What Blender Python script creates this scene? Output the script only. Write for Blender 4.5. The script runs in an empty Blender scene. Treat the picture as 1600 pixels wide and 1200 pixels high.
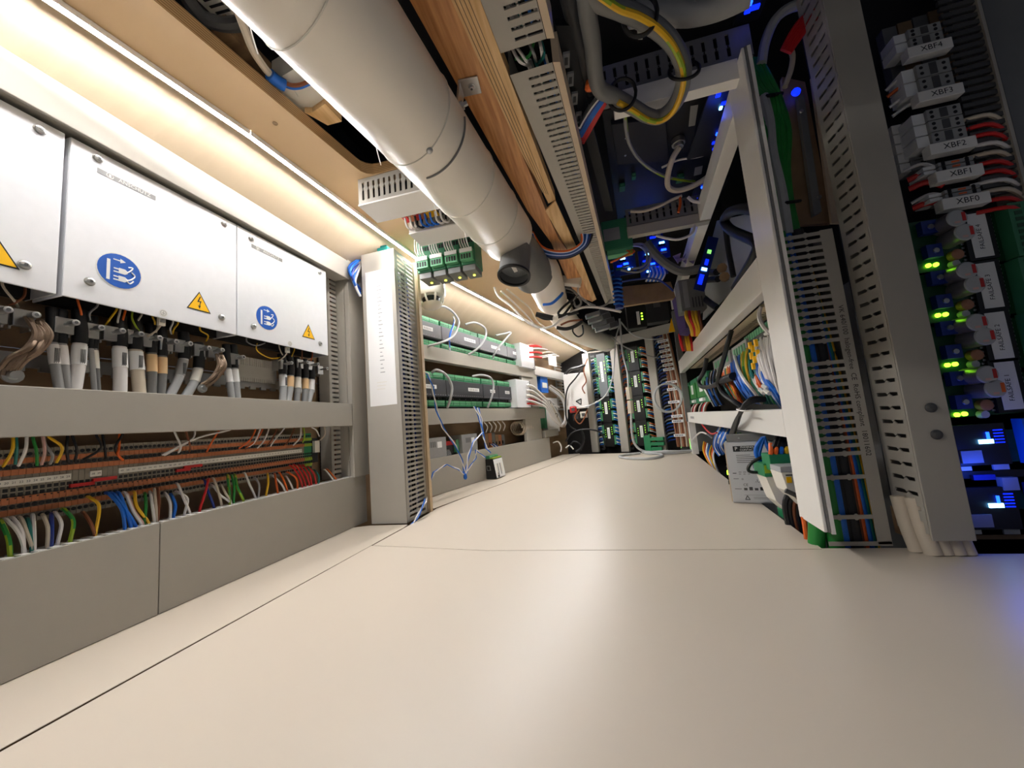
import bpy, math, random
from mathutils import Vector, Matrix
random.seed(7)
scene = bpy.context.scene
COL = scene.collection

# ---------------------------------------------------------------- camera
FPX, CX, CY, CAM_H = 570.0, 800.0, 600.0, 0.30
def _n(v): v = Vector(v); return v.normalized()
_Z = _n((370-CX, -4500-CY, FPX))
_y = _n((938-CX, 652-CY, FPX))
_Y = (_y - _Z*_y.dot(_Z)).normalized()
_X = _Y.cross(_Z)*-1
if _X.x < 0: _X = -_X
R3 = Matrix((_X, _Y, _Z))                      # world = R3 @ camera (x right, y down, z forward)
CAM = Vector((0, 0, CAM_H))
cd = bpy.data.cameras.new('camera'); cam = bpy.data.objects.new('camera', cd); COL.objects.link(cam)
cd.sensor_width = 36.0; cd.lens = FPX/1600*36.0; cd.clip_start = 0.01
mw = Matrix.Identity(4)
for i, ax in enumerate((Vector((1, 0, 0)), Vector((0, -1, 0)), Vector((0, 0, -1)))):
    c = R3 @ ax
    for k in range(3): mw[k][i] = c[k]
mw.translation = CAM
cam.matrix_world = mw
scene.camera = cam

# ---------------------------------------------------------------- view, world, light
scene.view_settings.view_transform = 'Standard'
scene.view_settings.look = 'None'
scene.view_settings.gamma = 1.0
scene.view_settings.use_curve_mapping = False
scene.view_settings.exposure = 1.22
LED_POWER = 124.0
BLUE_POWER = .15
wd = bpy.data.worlds.new('world'); scene.world = wd; wd.use_nodes = True
wd.node_tree.nodes['Background'].inputs[0].default_value = (0.55, 0.6, 0.75, 1)
wd.node_tree.nodes['Background'].inputs[1].default_value = 0.06

# ---------------------------------------------------------------- helpers
class Frame:
    """a plane in the room: origin, u along it, n out of it towards the aisle, w up"""
    def __init__(s, o, u, n, w=(0, 0, 1)):
        s.o, s.u, s.n, s.w = Vector(o), Vector(u).normalized(), Vector(n).normalized(), Vector(w).normalized()
    def P(s, u, n, z): return s.o + s.u*u + s.n*n + s.w*z
    def pt(s, x, y, n=0.0):
        d = R3 @ Vector(((x-CX)/FPX, (y-CY)/FPX, 1.0))
        q = s.o + s.n*n
        return CAM + d*((q-CAM).dot(s.n)/d.dot(s.n))
    def px(s, x, y, n=0.0):
        p = s.pt(x, y, n) - s.o
        return p.dot(s.u), p.dot(s.w)
def R(a): return math.radians(a)
WL = Frame((-.85, 0, 0), (0, 1, 0), (1, 0, 0))                                  # left wall, near stretch
A2 = R(14.6)
S2 = Frame((-.726, 1.845, 0), (math.sin(A2), math.cos(A2), 0), (math.cos(A2), -math.sin(A2), 0))   # left wall, far stretch
B3 = R(5.6)
RF = Frame((.396, .85, 0), (math.sin(B3), math.cos(B3), 0), (-math.cos(B3), math.sin(B3), 0))       # right rack
FW = Frame((-.2, 3.40, 0), (.85, -.50, 0), (-.50, -.85, 0))                      # far wall
FL = Frame((0, 0, 0), (1, 0, 0), (0, 0, 1), (0, 1, 0))                           # floor: px gives (x, y)
def FY(y): return Frame((0, y, 0), (1, 0, 0), (0, -1, 0))                        # planes facing the near end
def FZ(z): return Frame((0, 0, z), (1, 0, 0), (0, 0, -1), (0, 1, 0))             # planes facing down
def FX(x): return Frame((x, 0, 0), (0, 1, 0), (-1, 0, 0))                        # planes facing -x
WORLD = Frame((0, 0, 0), (1, 0, 0), (0, 1, 0))

MATS = {}
def lin(c):
    return tuple(((v/255)/12.92 if v/255 <= .04045 else ((v/255+.055)/1.055)**2.4) for v in c) + (1.0,)
def mat(name, rgb, rough=.5, metal=0.0, emit=0.0, noise=.06, scale=40.0, bump=0.0, spec=.5, emit_rgb=None):
    m = bpy.data.materials.new(name); m.use_nodes = True; MATS[name] = m
    nt = m.node_tree; b = nt.nodes['Principled BSDF']
    c = lin(rgb)
    b.inputs['Roughness'].default_value = rough
    b.inputs['Metallic'].default_value = metal
    b.inputs['Specular IOR Level'].default_value = spec
    if emit:
        b.inputs['Emission Color'].default_value = lin(emit_rgb or rgb); b.inputs['Emission Strength'].default_value = emit
    if noise and not emit:
        tc = nt.nodes.new('ShaderNodeTexCoord'); nz = nt.nodes.new('ShaderNodeTexNoise'); mx = nt.nodes.new('ShaderNodeMix')
        mx.data_type = 'RGBA'
        nz.inputs['Scale'].default_value = scale; nz.inputs['Detail'].default_value = 2
        mx.inputs[6].default_value = tuple(v*(1-noise) for v in c[:3])+(1,)
        mx.inputs[7].default_value = tuple(min(1, v*(1+noise)) for v in c[:3])+(1,)
        nt.links.new(tc.outputs['Object'], nz.inputs['Vector']); nt.links.new(nz.outputs['Fac'], mx.inputs[0])
        nt.links.new(mx.outputs[2], b.inputs['Base Color'])
        if bump:
            bp = nt.nodes.new('ShaderNodeBump'); bp.inputs['Strength'].default_value = bump; bp.inputs['Distance'].default_value = .002
            nt.links.new(nz.outputs['Fac'], bp.inputs['Height']); nt.links.new(bp.outputs['Normal'], b.inputs['Normal'])
    else:
        b.inputs['Base Color'].default_value = c
    return m
def wood(name, rgb, rgb2, stretch, scale=14.0, rough=.5):
    m = bpy.data.materials.new(name); m.use_nodes = True; MATS[name] = m
    nt = m.node_tree; b = nt.nodes['Principled BSDF']; b.inputs['Roughness'].default_value = rough
    tc = nt.nodes.new('ShaderNodeTexCoord'); mp = nt.nodes.new('ShaderNodeMapping'); nz = nt.nodes.new('ShaderNodeTexNoise'); cr = nt.nodes.new('ShaderNodeValToRGB')
    mp.inputs['Scale'].default_value = stretch; nz.inputs['Scale'].default_value = scale; nz.inputs['Detail'].default_value = 6
    cr.color_ramp.elements[0].position = .35; cr.color_ramp.elements[1].position = .68
    cr.color_ramp.elements[0].color = lin(rgb); cr.color_ramp.elements[1].color = lin(rgb2)
    nt.links.new(tc.outputs['Object'], mp.inputs[0]); nt.links.new(mp.outputs[0], nz.inputs['Vector'])
    nt.links.new(nz.outputs['Fac'], cr.inputs[0]); nt.links.new(cr.outputs[0], b.inputs['Base Color'])
    return m
def layered(name, rgb, rgb2, axis, pitch):
    """plywood edge: thin layers across one axis"""
    m = bpy.data.materials.new(name); m.use_nodes = True; MATS[name] = m
    nt = m.node_tree; b = nt.nodes['Principled BSDF']; b.inputs['Roughness'].default_value = .6
    tc = nt.nodes.new('ShaderNodeTexCoord'); wv = nt.nodes.new('ShaderNodeTexWave'); cr = nt.nodes.new('ShaderNodeValToRGB')
    wv.bands_direction = axis; wv.inputs['Scale'].default_value = .314/pitch; wv.inputs['Distortion'].default_value = 1.0; wv.inputs['Detail'].default_value = 2
    cr.color_ramp.elements[0].color = lin(rgb); cr.color_ramp.elements[1].color = lin(rgb2)
    nt.links.new(tc.outputs['Object'], wv.inputs['Vector']); nt.links.new(wv.outputs['Color'], cr.inputs[0]); nt.links.new(cr.outputs[0], b.inputs['Base Color'])
    return m

mat('beige', (210, 190, 162), .42, noise=.02, scale=6)
mat('tan_board', (206, 174, 132), .45, noise=.02, scale=6)
mat('beige_floor', (206, 194, 177), .36, noise=.015, scale=3)
mat('joint', (112, 84, 56), .7)
mat('lit_mark', (150, 255, 120), emit=.5)
mat('face_grey', (200, 202, 204), .4, noise=.02)
mat('grey', (160, 157, 147), .5, noise=.02)
mat('lid_grey', (170, 165, 154), .45, noise=.02)
mat('frame_white', (238, 235, 229), .33, noise=.015)
mat('dark_grey', (70, 70, 70), .5)
mat('mid_grey', (118, 118, 116), .5)
mat('black', (13, 13, 14), .5)
mat('soft_black', (34, 34, 36), .6)
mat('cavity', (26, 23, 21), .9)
mat('steel', (206, 208, 212), .32, metal=.85, noise=.03, scale=90)
mat('cover', (246, 247, 250), .36, metal=.25, noise=.03, scale=60)
mat('zinc', (190, 190, 188), .3, metal=.9, noise=.05)
mat('braid', (120, 100, 82), .5, metal=.6, noise=.3, scale=300)
mat('white', (235, 233, 228), .5, noise=.02)
mat('paper', (240, 240, 238), .7, noise=.01)
mat('pipe', (246, 238, 224), .28, noise=.03, scale=12)
mat('plastic_white', (226, 222, 210), .4, noise=.02)
mat('ink', (22, 22, 24), .7, noise=0)
mat('pale_ink', (150, 150, 150), .7, noise=0)
mat('sign_blue', (16, 84, 176), .45, noise=.02)
mat('sign_yellow', (255, 196, 0), .45, noise=.02)
mat('orange', (186, 112, 68), .5, noise=.08)
mat('term_grey', (142, 134, 118), .55)
mat('green', (38, 132, 84), .45)
mat('pale_green', (96, 170, 122), .45)
mat('din_green', (52, 122, 84), .5)
mat('pcb', (14, 70, 34), .4)
mat('red', (190, 30, 26), .45)
mat('w_blue', (20, 104, 204), .4)
mat('w_navy', (26, 50, 130), .4)
mat('w_white', (228, 224, 220), .4)
mat('w_grey', (150, 150, 148), .45)
mat('w_cable', (176, 178, 178), .42)
mat('w_beige', (204, 192, 172), .45)
mat('w_yellow', (226, 178, 30), .4)
mat('w_gy', (150, 176, 40), .4)
mat('w_green', (34, 130, 50), .4)
mat('w_teal', (16, 112, 104), .4)
mat('w_orange', (226, 100, 30), .4)
mat('w_red', (204, 28, 30), .4)
mat('w_brown', (128, 72, 40), .45)
mat('w_black', (13, 13, 14), .5)
mat('w_pink', (214, 170, 160), .4)
mat('w_violet', (120, 104, 160), .4)
mat('copper', (176, 122, 92), .4, metal=.4)
mat('tag', (232, 228, 216), .6, noise=.01)
mat('orange_tag', (230, 194, 146), .6)
mat('smoke_lens', (70, 66, 64), .25)
mat('glass', (190, 190, 190), .12)
mat('clear_box', (120, 124, 126), .2)
mat('can', (150, 140, 146), .3, metal=.4)
mat('led_white', (251, 250, 251), emit=LED_POWER)
mat('led_green', (150, 255, 40), emit=3)
mat('led_yellow', (235, 240, 60), emit=4)
mat('led_blue', (16, 60, 255), emit=26*BLUE_POWER)
mat('led_dim_blue', (10, 40, 255), emit=5*BLUE_POWER)
mat('led_cyan', (110, 190, 255), emit=26*BLUE_POWER)
wood('veneer', (186, 124, 70), (226, 168, 108), (14, .8, 14), 9, .4)
wood('pine', (212, 168, 110), (236, 200, 146), (10, .8, 10), 8, .5)
wood('ply_face', (120, 92, 62), (150, 118, 82), (1, 8, 8), 6, .6)
layered('ply_edge', (150, 112, 70), (214, 178, 126), 'Z', .005)
layered('ply_edge_x', (170, 140, 104), (216, 190, 152), 'X', .005)
wood('brown_board', (140, 112, 80), (160, 130, 96), (3, .6, 3), 5, .6)

class MB:
    def __init__(s): s.v, s.f, s.m, s.mats = [], [], [], []
    def mi(s, m):
        if m not in s.mats: s.mats.append(m)
        return s.mats.index(m)
    def face(s, pts, m):
        i = len(s.v); s.v += [tuple(p) for p in pts]; s.f.append(tuple(range(i, i+len(pts)))); s.m.append(s.mi(m)); return s
    def box(s, fr, u0, u1, n0, n1, z0, z1, m, top=None, front=None):
        c = [fr.P(u, n, z) for z in (z0, z1) for n in (n0, n1) for u in (u0, u1)]
        return s.hexa(c, m, top, front)
    def hexa(s, c, m, top=None, front=None):
        i = len(s.v); s.v += [tuple(p) for p in c]
        ctr = sum((Vector(p) for p in c), Vector())/8
        for k, q in enumerate(((0, 1, 3, 2), (4, 6, 7, 5), (0, 4, 5, 1), (2, 3, 7, 6), (0, 2, 6, 4), (1, 5, 7, 3))):
            a, b, d = (Vector(c[j]) for j in q[:3])
            nn = (b-a).cross(d-a)
            mid = sum((Vector(c[j]) for j in q), Vector())/4
            if nn.dot(mid-ctr) < 0: q = q[::-1]
            s.f.append(tuple(i+j for j in q)); s.m.append(s.mi(top if (k == 1 and top) else front if (k == 3 and front) else m))
        return s
    def prism(s, pts, d, m, cap=None):
        """polygon pts extruded by vector d"""
        d = Vector(d); a = [Vector(p) for p in pts]; b = [p+d for p in a]; n = len(a); i = len(s.v)
        s.v += [tuple(p) for p in a+b]
        nn = Vector()
        for k in range(n): nn += a[k].cross(a[(k+1) % n])
        flip = nn.dot(d) > 0
        f0 = tuple(i+k for k in range(n)); f1 = tuple(i+n+k for k in range(n))
        s.f += [f0[::-1] if flip else f0, f1 if flip else f1[::-1]]; s.m += [s.mi(cap or m)]*2
        for k in range(n):
            q = (i+k, i+(k+1) % n, i+n+(k+1) % n, i+n+k)
            s.f.append(q if flip else q[::-1]); s.m.append(s.mi(m))
        return s
    def ring(s, c, ax, r, seg, ph=0.0):
        ax = Vector(ax).normalized(); e = Vector((0, 0, 1)) if abs(ax.z) < .9 else Vector((1, 0, 0))
        e1 = ax.cross(e).normalized(); e2 = ax.cross(e1)
        return [Vector(c)+e1*math.cos(ph+2*math.pi*k/seg)*r+e2*math.sin(ph+2*math.pi*k/seg)*r for k in range(seg)]
    def lathe(s, c, ax, prof, m, seg=16, mats=None, close=True):
        """prof: list of (distance along axis, radius)"""
        ax = Vector(ax).normalized(); i = len(s.v)
        for t, r in prof: s.v += [tuple(p) for p in s.ring(Vector(c)+ax*t, ax, max(r, 1e-5), seg)]
        for k in range(len(prof)-1):
            mm = s.mi(mats[k] if mats else m)
            for j in range(seg):
                a, b = i+k*seg+j, i+k*seg+(j+1) % seg
                s.f.append((a, b, b+seg, a+seg)); s.m.append(mm)
        if close:
            s.f.append(tuple(i+j for j in range(seg))[::-1]); s.m.append(s.mi(mats[0] if mats else m))
            k = i+(len(prof)-1)*seg
            s.f.append(tuple(k+j for j in range(seg))); s.m.append(s.mi(mats[-1] if mats else m))
        return s
    def cyl(s, p, q, r, m, seg=10, r2=None):
        p, q = Vector(p), Vector(q)
        return s.lathe(p, q-p, [(0, r), ((q-p).length, r if r2 is None else r2)], m, seg)
    def tube(s, pts, r, m, seg=6, sub=5, smooth=True, m2=None):
        pts = [Vector(p) for p in pts]
        if smooth and len(pts) > 2:
            out = []
            for k in range(len(pts)-1):
                p0, p1, p2, p3 = pts[max(k-1, 0)], pts[k], pts[k+1], pts[min(k+2, len(pts)-1)]
                for j in range(sub):
                    t = j/sub
                    out.append(.5*((2*p1)+(p2-p0)*t+(2*p0-5*p1+4*p2-p3)*t*t+(3*p1-p0-3*p2+p3)*t**3))
            out.append(pts[-1]); pts = out
        i = len(s.v); n = len(pts); t = (pts[1]-pts[0]).normalized()
        e = Vector((0, 0, 1)) if abs(t.z) < .9 else Vector((1, 0, 0))
        e1 = t.cross(e).normalized()
        for k in range(n):
            t = (pts[min(k+1, n-1)]-pts[max(k-1, 0)]).normalized()
            e1 = (e1-t*e1.dot(t))
            e1 = e1.normalized() if e1.length > 1e-6 else t.orthogonal().normalized()
            e2 = t.cross(e1)
            s.v += [tuple(pts[k]+e1*math.cos(2*math.pi*j/seg)*r+e2*math.sin(2*math.pi*j/seg)*r) for j in range(seg)]
        mm = s.mi(m); mk = s.mi(m2) if m2 else mm
        for k in range(n-1):
            for j in range(seg):
                a, b = i+k*seg+j, i+k*seg+(j+1) % seg
                s.f.append((a, a+seg, b+seg, b)); s.m.append(mk if (m2 and (j+k//3) % seg < seg//3) else mm)
        s.f.append(tuple(i+j for j in range(seg))); s.m.append(mm)
        s.f.append(tuple(i+(n-1)*seg+j for j in range(seg))[::-1]); s.m.append(mm)
        return s
    def slab(s, mp, a0, a1, b0, b1, rows, holes, t, m):
        """slotted sheet. mp(a,b,d)->point; rows: list of (b_lo,b_hi); holes: list of (a_lo,a_hi,frac)"""
        def q(x0, x1, y0, y1): s.face([mp(x0, y0, 0), mp(x1, y0, 0), mp(x1, y1, 0), mp(x0, y1, 0)], m)
        edge = b0
        for lo, hi in rows:
            q(a0, a1, edge, lo); edge = hi; cur = a0
            for h0, h1, fr in holes:
                if h0 > cur: q(cur, h0, lo, hi)
                c, hh = (lo+hi)/2, (hi-lo)/2*fr
                l2, h2 = c-hh, c+hh
                if fr < 1: q(h0, h1, lo, l2); q(h0, h1, h2, hi)
                s.face([mp(h0, h2, 0), mp(h1, h2, 0), mp(h1, h2, t), mp(h0, h2, t)], m)
                s.face([mp(h0, l2, 0), mp(h1, l2, 0), mp(h1, l2, t), mp(h0, l2, t)], m)
                s.face([mp(h0, l2, 0), mp(h0, h2, 0), mp(h0, h2, t), mp(h0, l2, t)], m)
                s.face([mp(h1, l2, 0), mp(h1, h2, 0), mp(h1, h2, t), mp(h1, l2, t)], m)
                cur = h1
            if cur < a1: q(cur, a1, lo, hi)
        q(a0, a1, edge, b1)
        return s
    def mesh(s, name, smooth=False, origin=None, bevel=0.0):
        me = bpy.data.meshes.new(name)
        o = Vector(origin) if origin is not None else Vector((0, 0, 0))
        me.from_pydata([tuple(Vector(p)-o) for p in s.v], [], s.f)
        for k in s.mats: me.materials.append(MATS[k])
        me.polygons.foreach_set('material_index', s.m)
        if bevel:
            import bmesh
            bm = bmesh.new(); bm.from_mesh(me); bmesh.ops.remove_doubles(bm, verts=bm.verts, dist=1e-5)
            ed = [e for e in bm.edges if len(e.link_faces) == 2 and e.calc_face_angle(0) > .5]
            bmesh.ops.bevel(bm, geom=ed, offset=bevel, segments=2, affect='EDGES', profile=.6, clamp_overlap=True)
            bm.to_mesh(me); bm.free()
        if smooth:
            me.polygons.foreach_set('use_smooth', [True]*len(me.polygons))
            try: me.set_sharp_from_angle(angle=.7)
            except Exception: pass
        me.update(); return me
    def base(s):
        xs, ys, zs = zip(*s.v)
        return Vector(((min(xs)+max(xs))/2, (min(ys)+max(ys))/2, min(zs)))

POS = {}
def tagit(o, label=None, cat=None, group=None, kind=None):
    if label: o['label'] = label
    if cat: o['category'] = cat
    if group: o['group'] = group
    if kind: o['kind'] = kind
    return o
def place(o, w, parent=None):
    w = Vector(w); POS[o.name] = w
    if parent is not None:
        o.parent = parent; o.location = w - POS[parent.name]
    else: o.location = w
    COL.objects.link(o); return o
def obj(name, mb, parent=None, label=None, cat=None, group=None, kind=None, smooth=False, bevel=0.0):
    if kind is None and parent is not None and name in ('print', 'slots', 'pins', 'vent', 'lamp_row', 'light_bars', 'grooves', 'pictogram', 'folds'): kind = 'stuff'
    b = mb.base()
    o = bpy.data.objects.new(name, mb.mesh(name, smooth, b, bevel))
    place(o, b, parent)
    return tagit(o, label, cat, group, kind)
def thing(name, loc, label, cat, group=None):
    o = bpy.data.objects.new(name, None); o.empty_display_size = .02
    place(o, loc); return tagit(o, label, cat, group)
def share(name, me, loc, parent=None, rot=None, **k):
    """another piece that uses mesh data already made"""
    o = bpy.data.objects.new(name, me); place(o, loc, parent)
    if rot is not None: o.rotation_euler = rot
    return tagit(o, **k)
TEXTS = []
def lettering(txt, fr, u, n, z, size, m, parent, du=(1, 0), dz=(0, 1), align='CENTER', depth=.0004):
    """flat print: text laid on a frame, du/dz the (u,z) directions of its lines and its height"""
    cu = bpy.data.curves.new('lettering', 'FONT'); cu.body = txt; cu.size = size; cu.align_x = align; cu.align_y = 'CENTER'
    cu.resolution_u = 2
    o = bpy.data.objects.new('lettering', cu); COL.objects.link(o)
    X = (fr.u*du[0]+fr.w*du[1]).normalized(); Y = (fr.u*dz[0]+fr.w*dz[1]).normalized(); Zv = X.cross(Y)
    M4 = Matrix.Identity(4)
    for i, c in enumerate((X, Y, Zv)):
        for k in range(3): M4[k][i] = c[k]
    M4.translation = fr.P(u, n, z)
    TEXTS.append((o, M4, m, parent))
def flush_text():
    dg = bpy.context.evaluated_depsgraph_get()
    for o, M4, m, parent in TEXTS:
        me = bpy.data.meshes.new_from_object(o.evaluated_get(dg)); me.name = 'lettering'
        me.materials.clear(); me.materials.append(MATS[m])
        q = bpy.data.objects.new('lettering', me)
        rot = M4.to_3x3().to_4x4()
        me.transform(rot)
        place(q, M4.translation, parent)
    for o, *_ in TEXTS:
        cu = o.data; bpy.data.objects.remove(o); bpy.data.curves.remove(cu)
ORD = ('first second third fourth fifth sixth seventh eighth ninth tenth eleventh twelfth thirteenth fourteenth fifteenth sixteenth seventeenth '
       'eighteenth nineteenth twentieth').split()
def od(i):
    if i < 20: return ORD[i]
    t = ('twenty', 'thirty', 'forty', 'fifty', 'sixty')[(i+1)//10-2]
    return t+('-'+ORD[(i+1) % 10-1] if (i+1) % 10 else 'th').replace('y-th', 'ieth')
# ================================================================ the room
def struct(name, mb, **k): return obj(name, mb, kind='structure', **k)
def root(name, loc):
    o = bpy.data.objects.new(name, None); place(o, loc); o['kind'] = 'structure'; return o

# floor: boards with open joints between them, resting on a dark sub-floor
fl = root('floor', (0, 0, 0))
def board(poly, z=0.0, t=.018, b=.001):
    obj('floor_board', MB().prism([(x, y, z-t) for x, y in poly], (0, 0, t), 'joint', 'beige_floor'), fl, bevel=b)
board([(-.90, -.6), (-.675, -.6), (-.655, 1.10), (-.66, 1.137), (-.80, 1.135), (-.90, 1.10)])
board([(-.664, -.6), (1.25, -.6), (1.25, .86), (.56, .86), (.55, .892), (.405, .892), (.404, .886), (-.30, .886), (-.655, .93)])
ex = FL.px(1190, 787); ey = FL.px(1082, 709); e0 = FL.px(1286, 858)
board([(-.652, .932), (-.298, .8885), (e0[0], .8885), ex, (.452, 1.40), (ey[0]+.02, 2.80), (ey[0]+.02, 2.90), (-.20, 3.24), (-.525, 1.90), (-.60, 1.62), (-.66, 1.36), (-.649, 1.13)])
board([(-.672, 1.36), (-.606, 1.62), (-.531, 1.905), (-.205, 3.243), (-.21, 3.30), (-.36, 3.30), (-.76, 1.80), (-.82, 1.36)])
obj('joint_strip', MB().prism([(-.672, -.6, -.012), (-.664, -.6, -.012), (-.645, 1.12, -.012), (-.653, 1.12, -.012)], (0, 0, .009), 'joint'), fl, label='dark brown strip in the open joint')
sub = MB().box(WORLD, -1.1, 1.4, -.7, 3.9, -.30, -.28, 'cavity')
obj('sub_floor', sub, fl)

# the LED line along the left upper corner is also the edge between wall and ceiling
def Wz(x, y, z): return FZ(z).pt(x, y)
ZC = 1.02                                                    # ceiling height
LED = [Wz(80, 0, ZC), Wz(385, 207, ZC), Wz(600, 366, ZC), Wz(690, 431, ZC), Wz(800, 489, .985), Wz(915, 549, .93)]
LED.insert(0, LED[0]+(LED[0]-LED[1])*((LED[0].y+.32)/(LED[1].y-LED[0].y)))
LED[0].z = ZC
low = [Vector((-.95, LED[0].y, .5)), Vector((-.95, LED[1].y, .5)), Vector((-.95, LED[2].y, .5)), Vector((-.95, 1.18, .5)), S2.P(-.14, -.15, .5), S2.P(.42, -.15, .5), S2.P(1.8, -.06, .5)]
def wall_strip(mb, lo, hi, m):
    for k in range(len(lo)-1): mb.face([lo[k], lo[k+1], hi[k+1], hi[k]], m)
mid_, top_ = [], []
for k, p in enumerate(LED):
    d = (LED[min(k+1, 6)]-LED[max(k-1, 0)]).normalized(); out = Vector((d.y, -d.x, 0)).normalized()
    if k < 3: mid_.append(Vector((-.872, p.y, .942))); top_.append(p-out*.016+Vector((0, 0, .021)))
    elif k == 3: mid_.append(Vector((-.86, 1.18, .945))); top_.append(p-out*.016+Vector((0, 0, .021)))
    else: mid_.append(Vector((low[k].x, low[k].y, .86))); top_.append(p-out*.016+Vector((0, 0, .021)))
def ruled(mb, lo, hi, m, n=8):
    L = [lo[k].lerp(lo[k+1], j/n) for k in range(len(lo)-1) for j in range(n)]+[lo[-1]]
    H = [hi[k].lerp(hi[k+1], j/n) for k in range(len(hi)-1) for j in range(n)]+[hi[-1]]
    wall_strip(mb, L, H, m)
wl = MB(); shelf_ = [Vector((p.x, p.y, .95)) if k < 4 else m for k, (p, m) in enumerate(zip(low, mid_))]
wall_strip(wl, low, shelf_, 'brown_board'); wall_strip(wl, shelf_[:4], mid_[:4], 'beige'); ruled(wl, mid_, top_, 'beige'); wall_strip(wl, top_, [p+Vector((0, 0, .022)) for p in LED], 'beige')
base = [Vector((p.x-.005, p.y, -.30)) for p in low]
wall_strip(wl, base, [Vector((p.x-.005, p.y, .5)) for p in low], 'brown_board')
struct('wall_left', wl)
# ceiling soffit with a routed opening for the pipe
cz = lambda y: ZC if y < 1.53 else max(.90, ZC-(y-1.53)*.047)
h0 = Wz(240, 0, ZC); h1 = Wz(556, 262, ZC)
hd = (h1-h0).normalized(); hs = h0-hd*(h0.y-LED[0].y)/hd.y
corner = [h1+Vector((.04-.04*math.cos(a), .04*math.sin(a), 0)) for a in (0, .4, .8, 1.2, math.pi/2)]
inner = [hs, h0]+corner+[Vector((-.29, corner[-1].y+.004, ZC))]
OUT = [Vector((p.x, p.y, cz(p.y))) for p in LED]
ce = MB()
def tri(mb, pts, m, up=.032):
    mb.face(pts, m); mb.face([p+Vector((0, 0, up)) for p in pts][::-1], m)
tri(ce, [OUT[0], hs, h0, OUT[1]], 'tan_board')
tri(ce, [OUT[1], h0, h1, OUT[2]], 'tan_board')
tri(ce, [OUT[2]]+corner+[OUT[3]], 'tan_board')
pR = [Vector((-.29, 1.17, ZC)), Vector((-.27, 1.53, ZC)), Vector((-.10, 2.5, cz(2.5))), Vector((.05, 3.5, cz(3.5)))]
tri(ce, [OUT[3], corner[-1], inner[-1], pR[0]], 'tan_board')
tri(ce, [OUT[3], pR[0], pR[1], OUT[4]], 'tan_board')
tri(ce, [OUT[4], pR[1], pR[2], OUT[5]], 'tan_board')
tri(ce, [OUT[5], pR[2], pR[3], OUT[6]], 'tan_board')
cl = struct('ceiling', ce)
ee = MB()
for k in range(len(inner)-1):
    a, b = inner[k], inner[k+1]; u = Vector((0, 0, .032))
    ee.face([a, b, b+u, a+u], 'ply_edge')
obj('opening_edge', ee, cl, label='plywood layers showing along the routed opening')
hole = MB()
hp = WORLD
obj('screw_cap', MB().lathe(Wz(430, 193, ZC-.0001), (0, 0, -1), [(0, .0055), (.001, .005), (.001, .0035), (.0005, .003)], 'brown_board', 12), cl, label='round tan screw cap')
# ceiling void above
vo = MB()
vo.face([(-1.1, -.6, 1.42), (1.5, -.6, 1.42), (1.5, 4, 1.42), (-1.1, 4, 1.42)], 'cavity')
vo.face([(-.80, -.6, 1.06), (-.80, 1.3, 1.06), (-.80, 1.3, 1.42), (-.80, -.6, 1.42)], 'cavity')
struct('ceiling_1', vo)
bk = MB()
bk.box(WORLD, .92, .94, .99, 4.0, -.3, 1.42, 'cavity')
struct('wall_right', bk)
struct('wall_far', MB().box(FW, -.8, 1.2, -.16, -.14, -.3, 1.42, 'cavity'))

# ---------------------------------------------------------------- LED strip
ls = thing('led_strip', LED[1], 'long white led strip glowing where the left wall meets the ceiling', 'light')
em, pf = MB(), MB()
for k in range(len(LED)-1):
    a, b = LED[k], LED[k+1]
    d = (b-a).normalized(); out = Vector((d.y, -d.x, 0)).normalized()
    D_ = lambda o, z: (a+out*o+Vector((0, 0, z)), b+out*o+Vector((0, 0, z)))
    # slanted diffuser aimed down into the aisle, in a shallow channel
    A, B, A2_, B2 = D_(.0035, -.0125), D_(.0112, -.0035), D_(.0028, -.0118), D_(.0105, -.0028)
    em.hexa([A[0], A[1], B[0], B[1], A2_[0], A2_[1], B2[0], B2[1]], 'led_white')
    for o0, o1, z in ((.0118, .0140, -.0108), (.0002, .0016, -.0110)):
        C0, C1, C2, C3 = D_(o0, z), D_(o1, z), D_(o0, -.001), D_(o1, -.001)
        pf.hexa([C0[0], C0[1], C1[0], C1[1], C2[0], C2[1], C3[0], C3[1]], 'frame_white')
    C0, C1, C2, C3 = D_(.0002, -.0012), D_(.014, -.0012), D_(.0002, -.0004), D_(.014, -.0004)
    pf.hexa([C0[0], C0[1], C1[0], C1[1], C2[0], C2[1], C3[0], C3[1]], 'frame_white')
obj('diffuser', em, ls, label='glowing diffuser'); obj('profile', pf, ls)
# ================================================================ left wall, near stretch
def strip_holes(a0, a1): 
    w = a1-a0
    return [(a0+w*.12, a0+w*.46, 1), (a0+w*.46, a0+w*.54, .3), (a0+w*.54, a0+w*.90, 1)]
def slot_rows(b0, b1, pitch=.0165, gap=.0065, skip=()):
    n = int((b1-b0-.006)/pitch); s = (b1-b0-n*pitch)/2
    return [(b0+s+k*pitch+(pitch-gap)/2, b0+s+k*pitch+(pitch+gap)/2) for k in range(n) if k not in skip]
UR = WL.px(546, 430, .015)[0]
# upper duct
t = thing('wiring_duct', WL.P(.4, -.03, .866), 'light grey duct rail running along the wall above the three metal cover boxes', 'duct')
obj('lid', MB().box(WL, -.5, UR, .009, .015, .875, .945, 'lid_grey'), t, bevel=.0015)
obj('channel', MB().box(WL, -.5, UR-.002, -.045, .009, .878, .942, 'lid_grey'), t)
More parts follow.
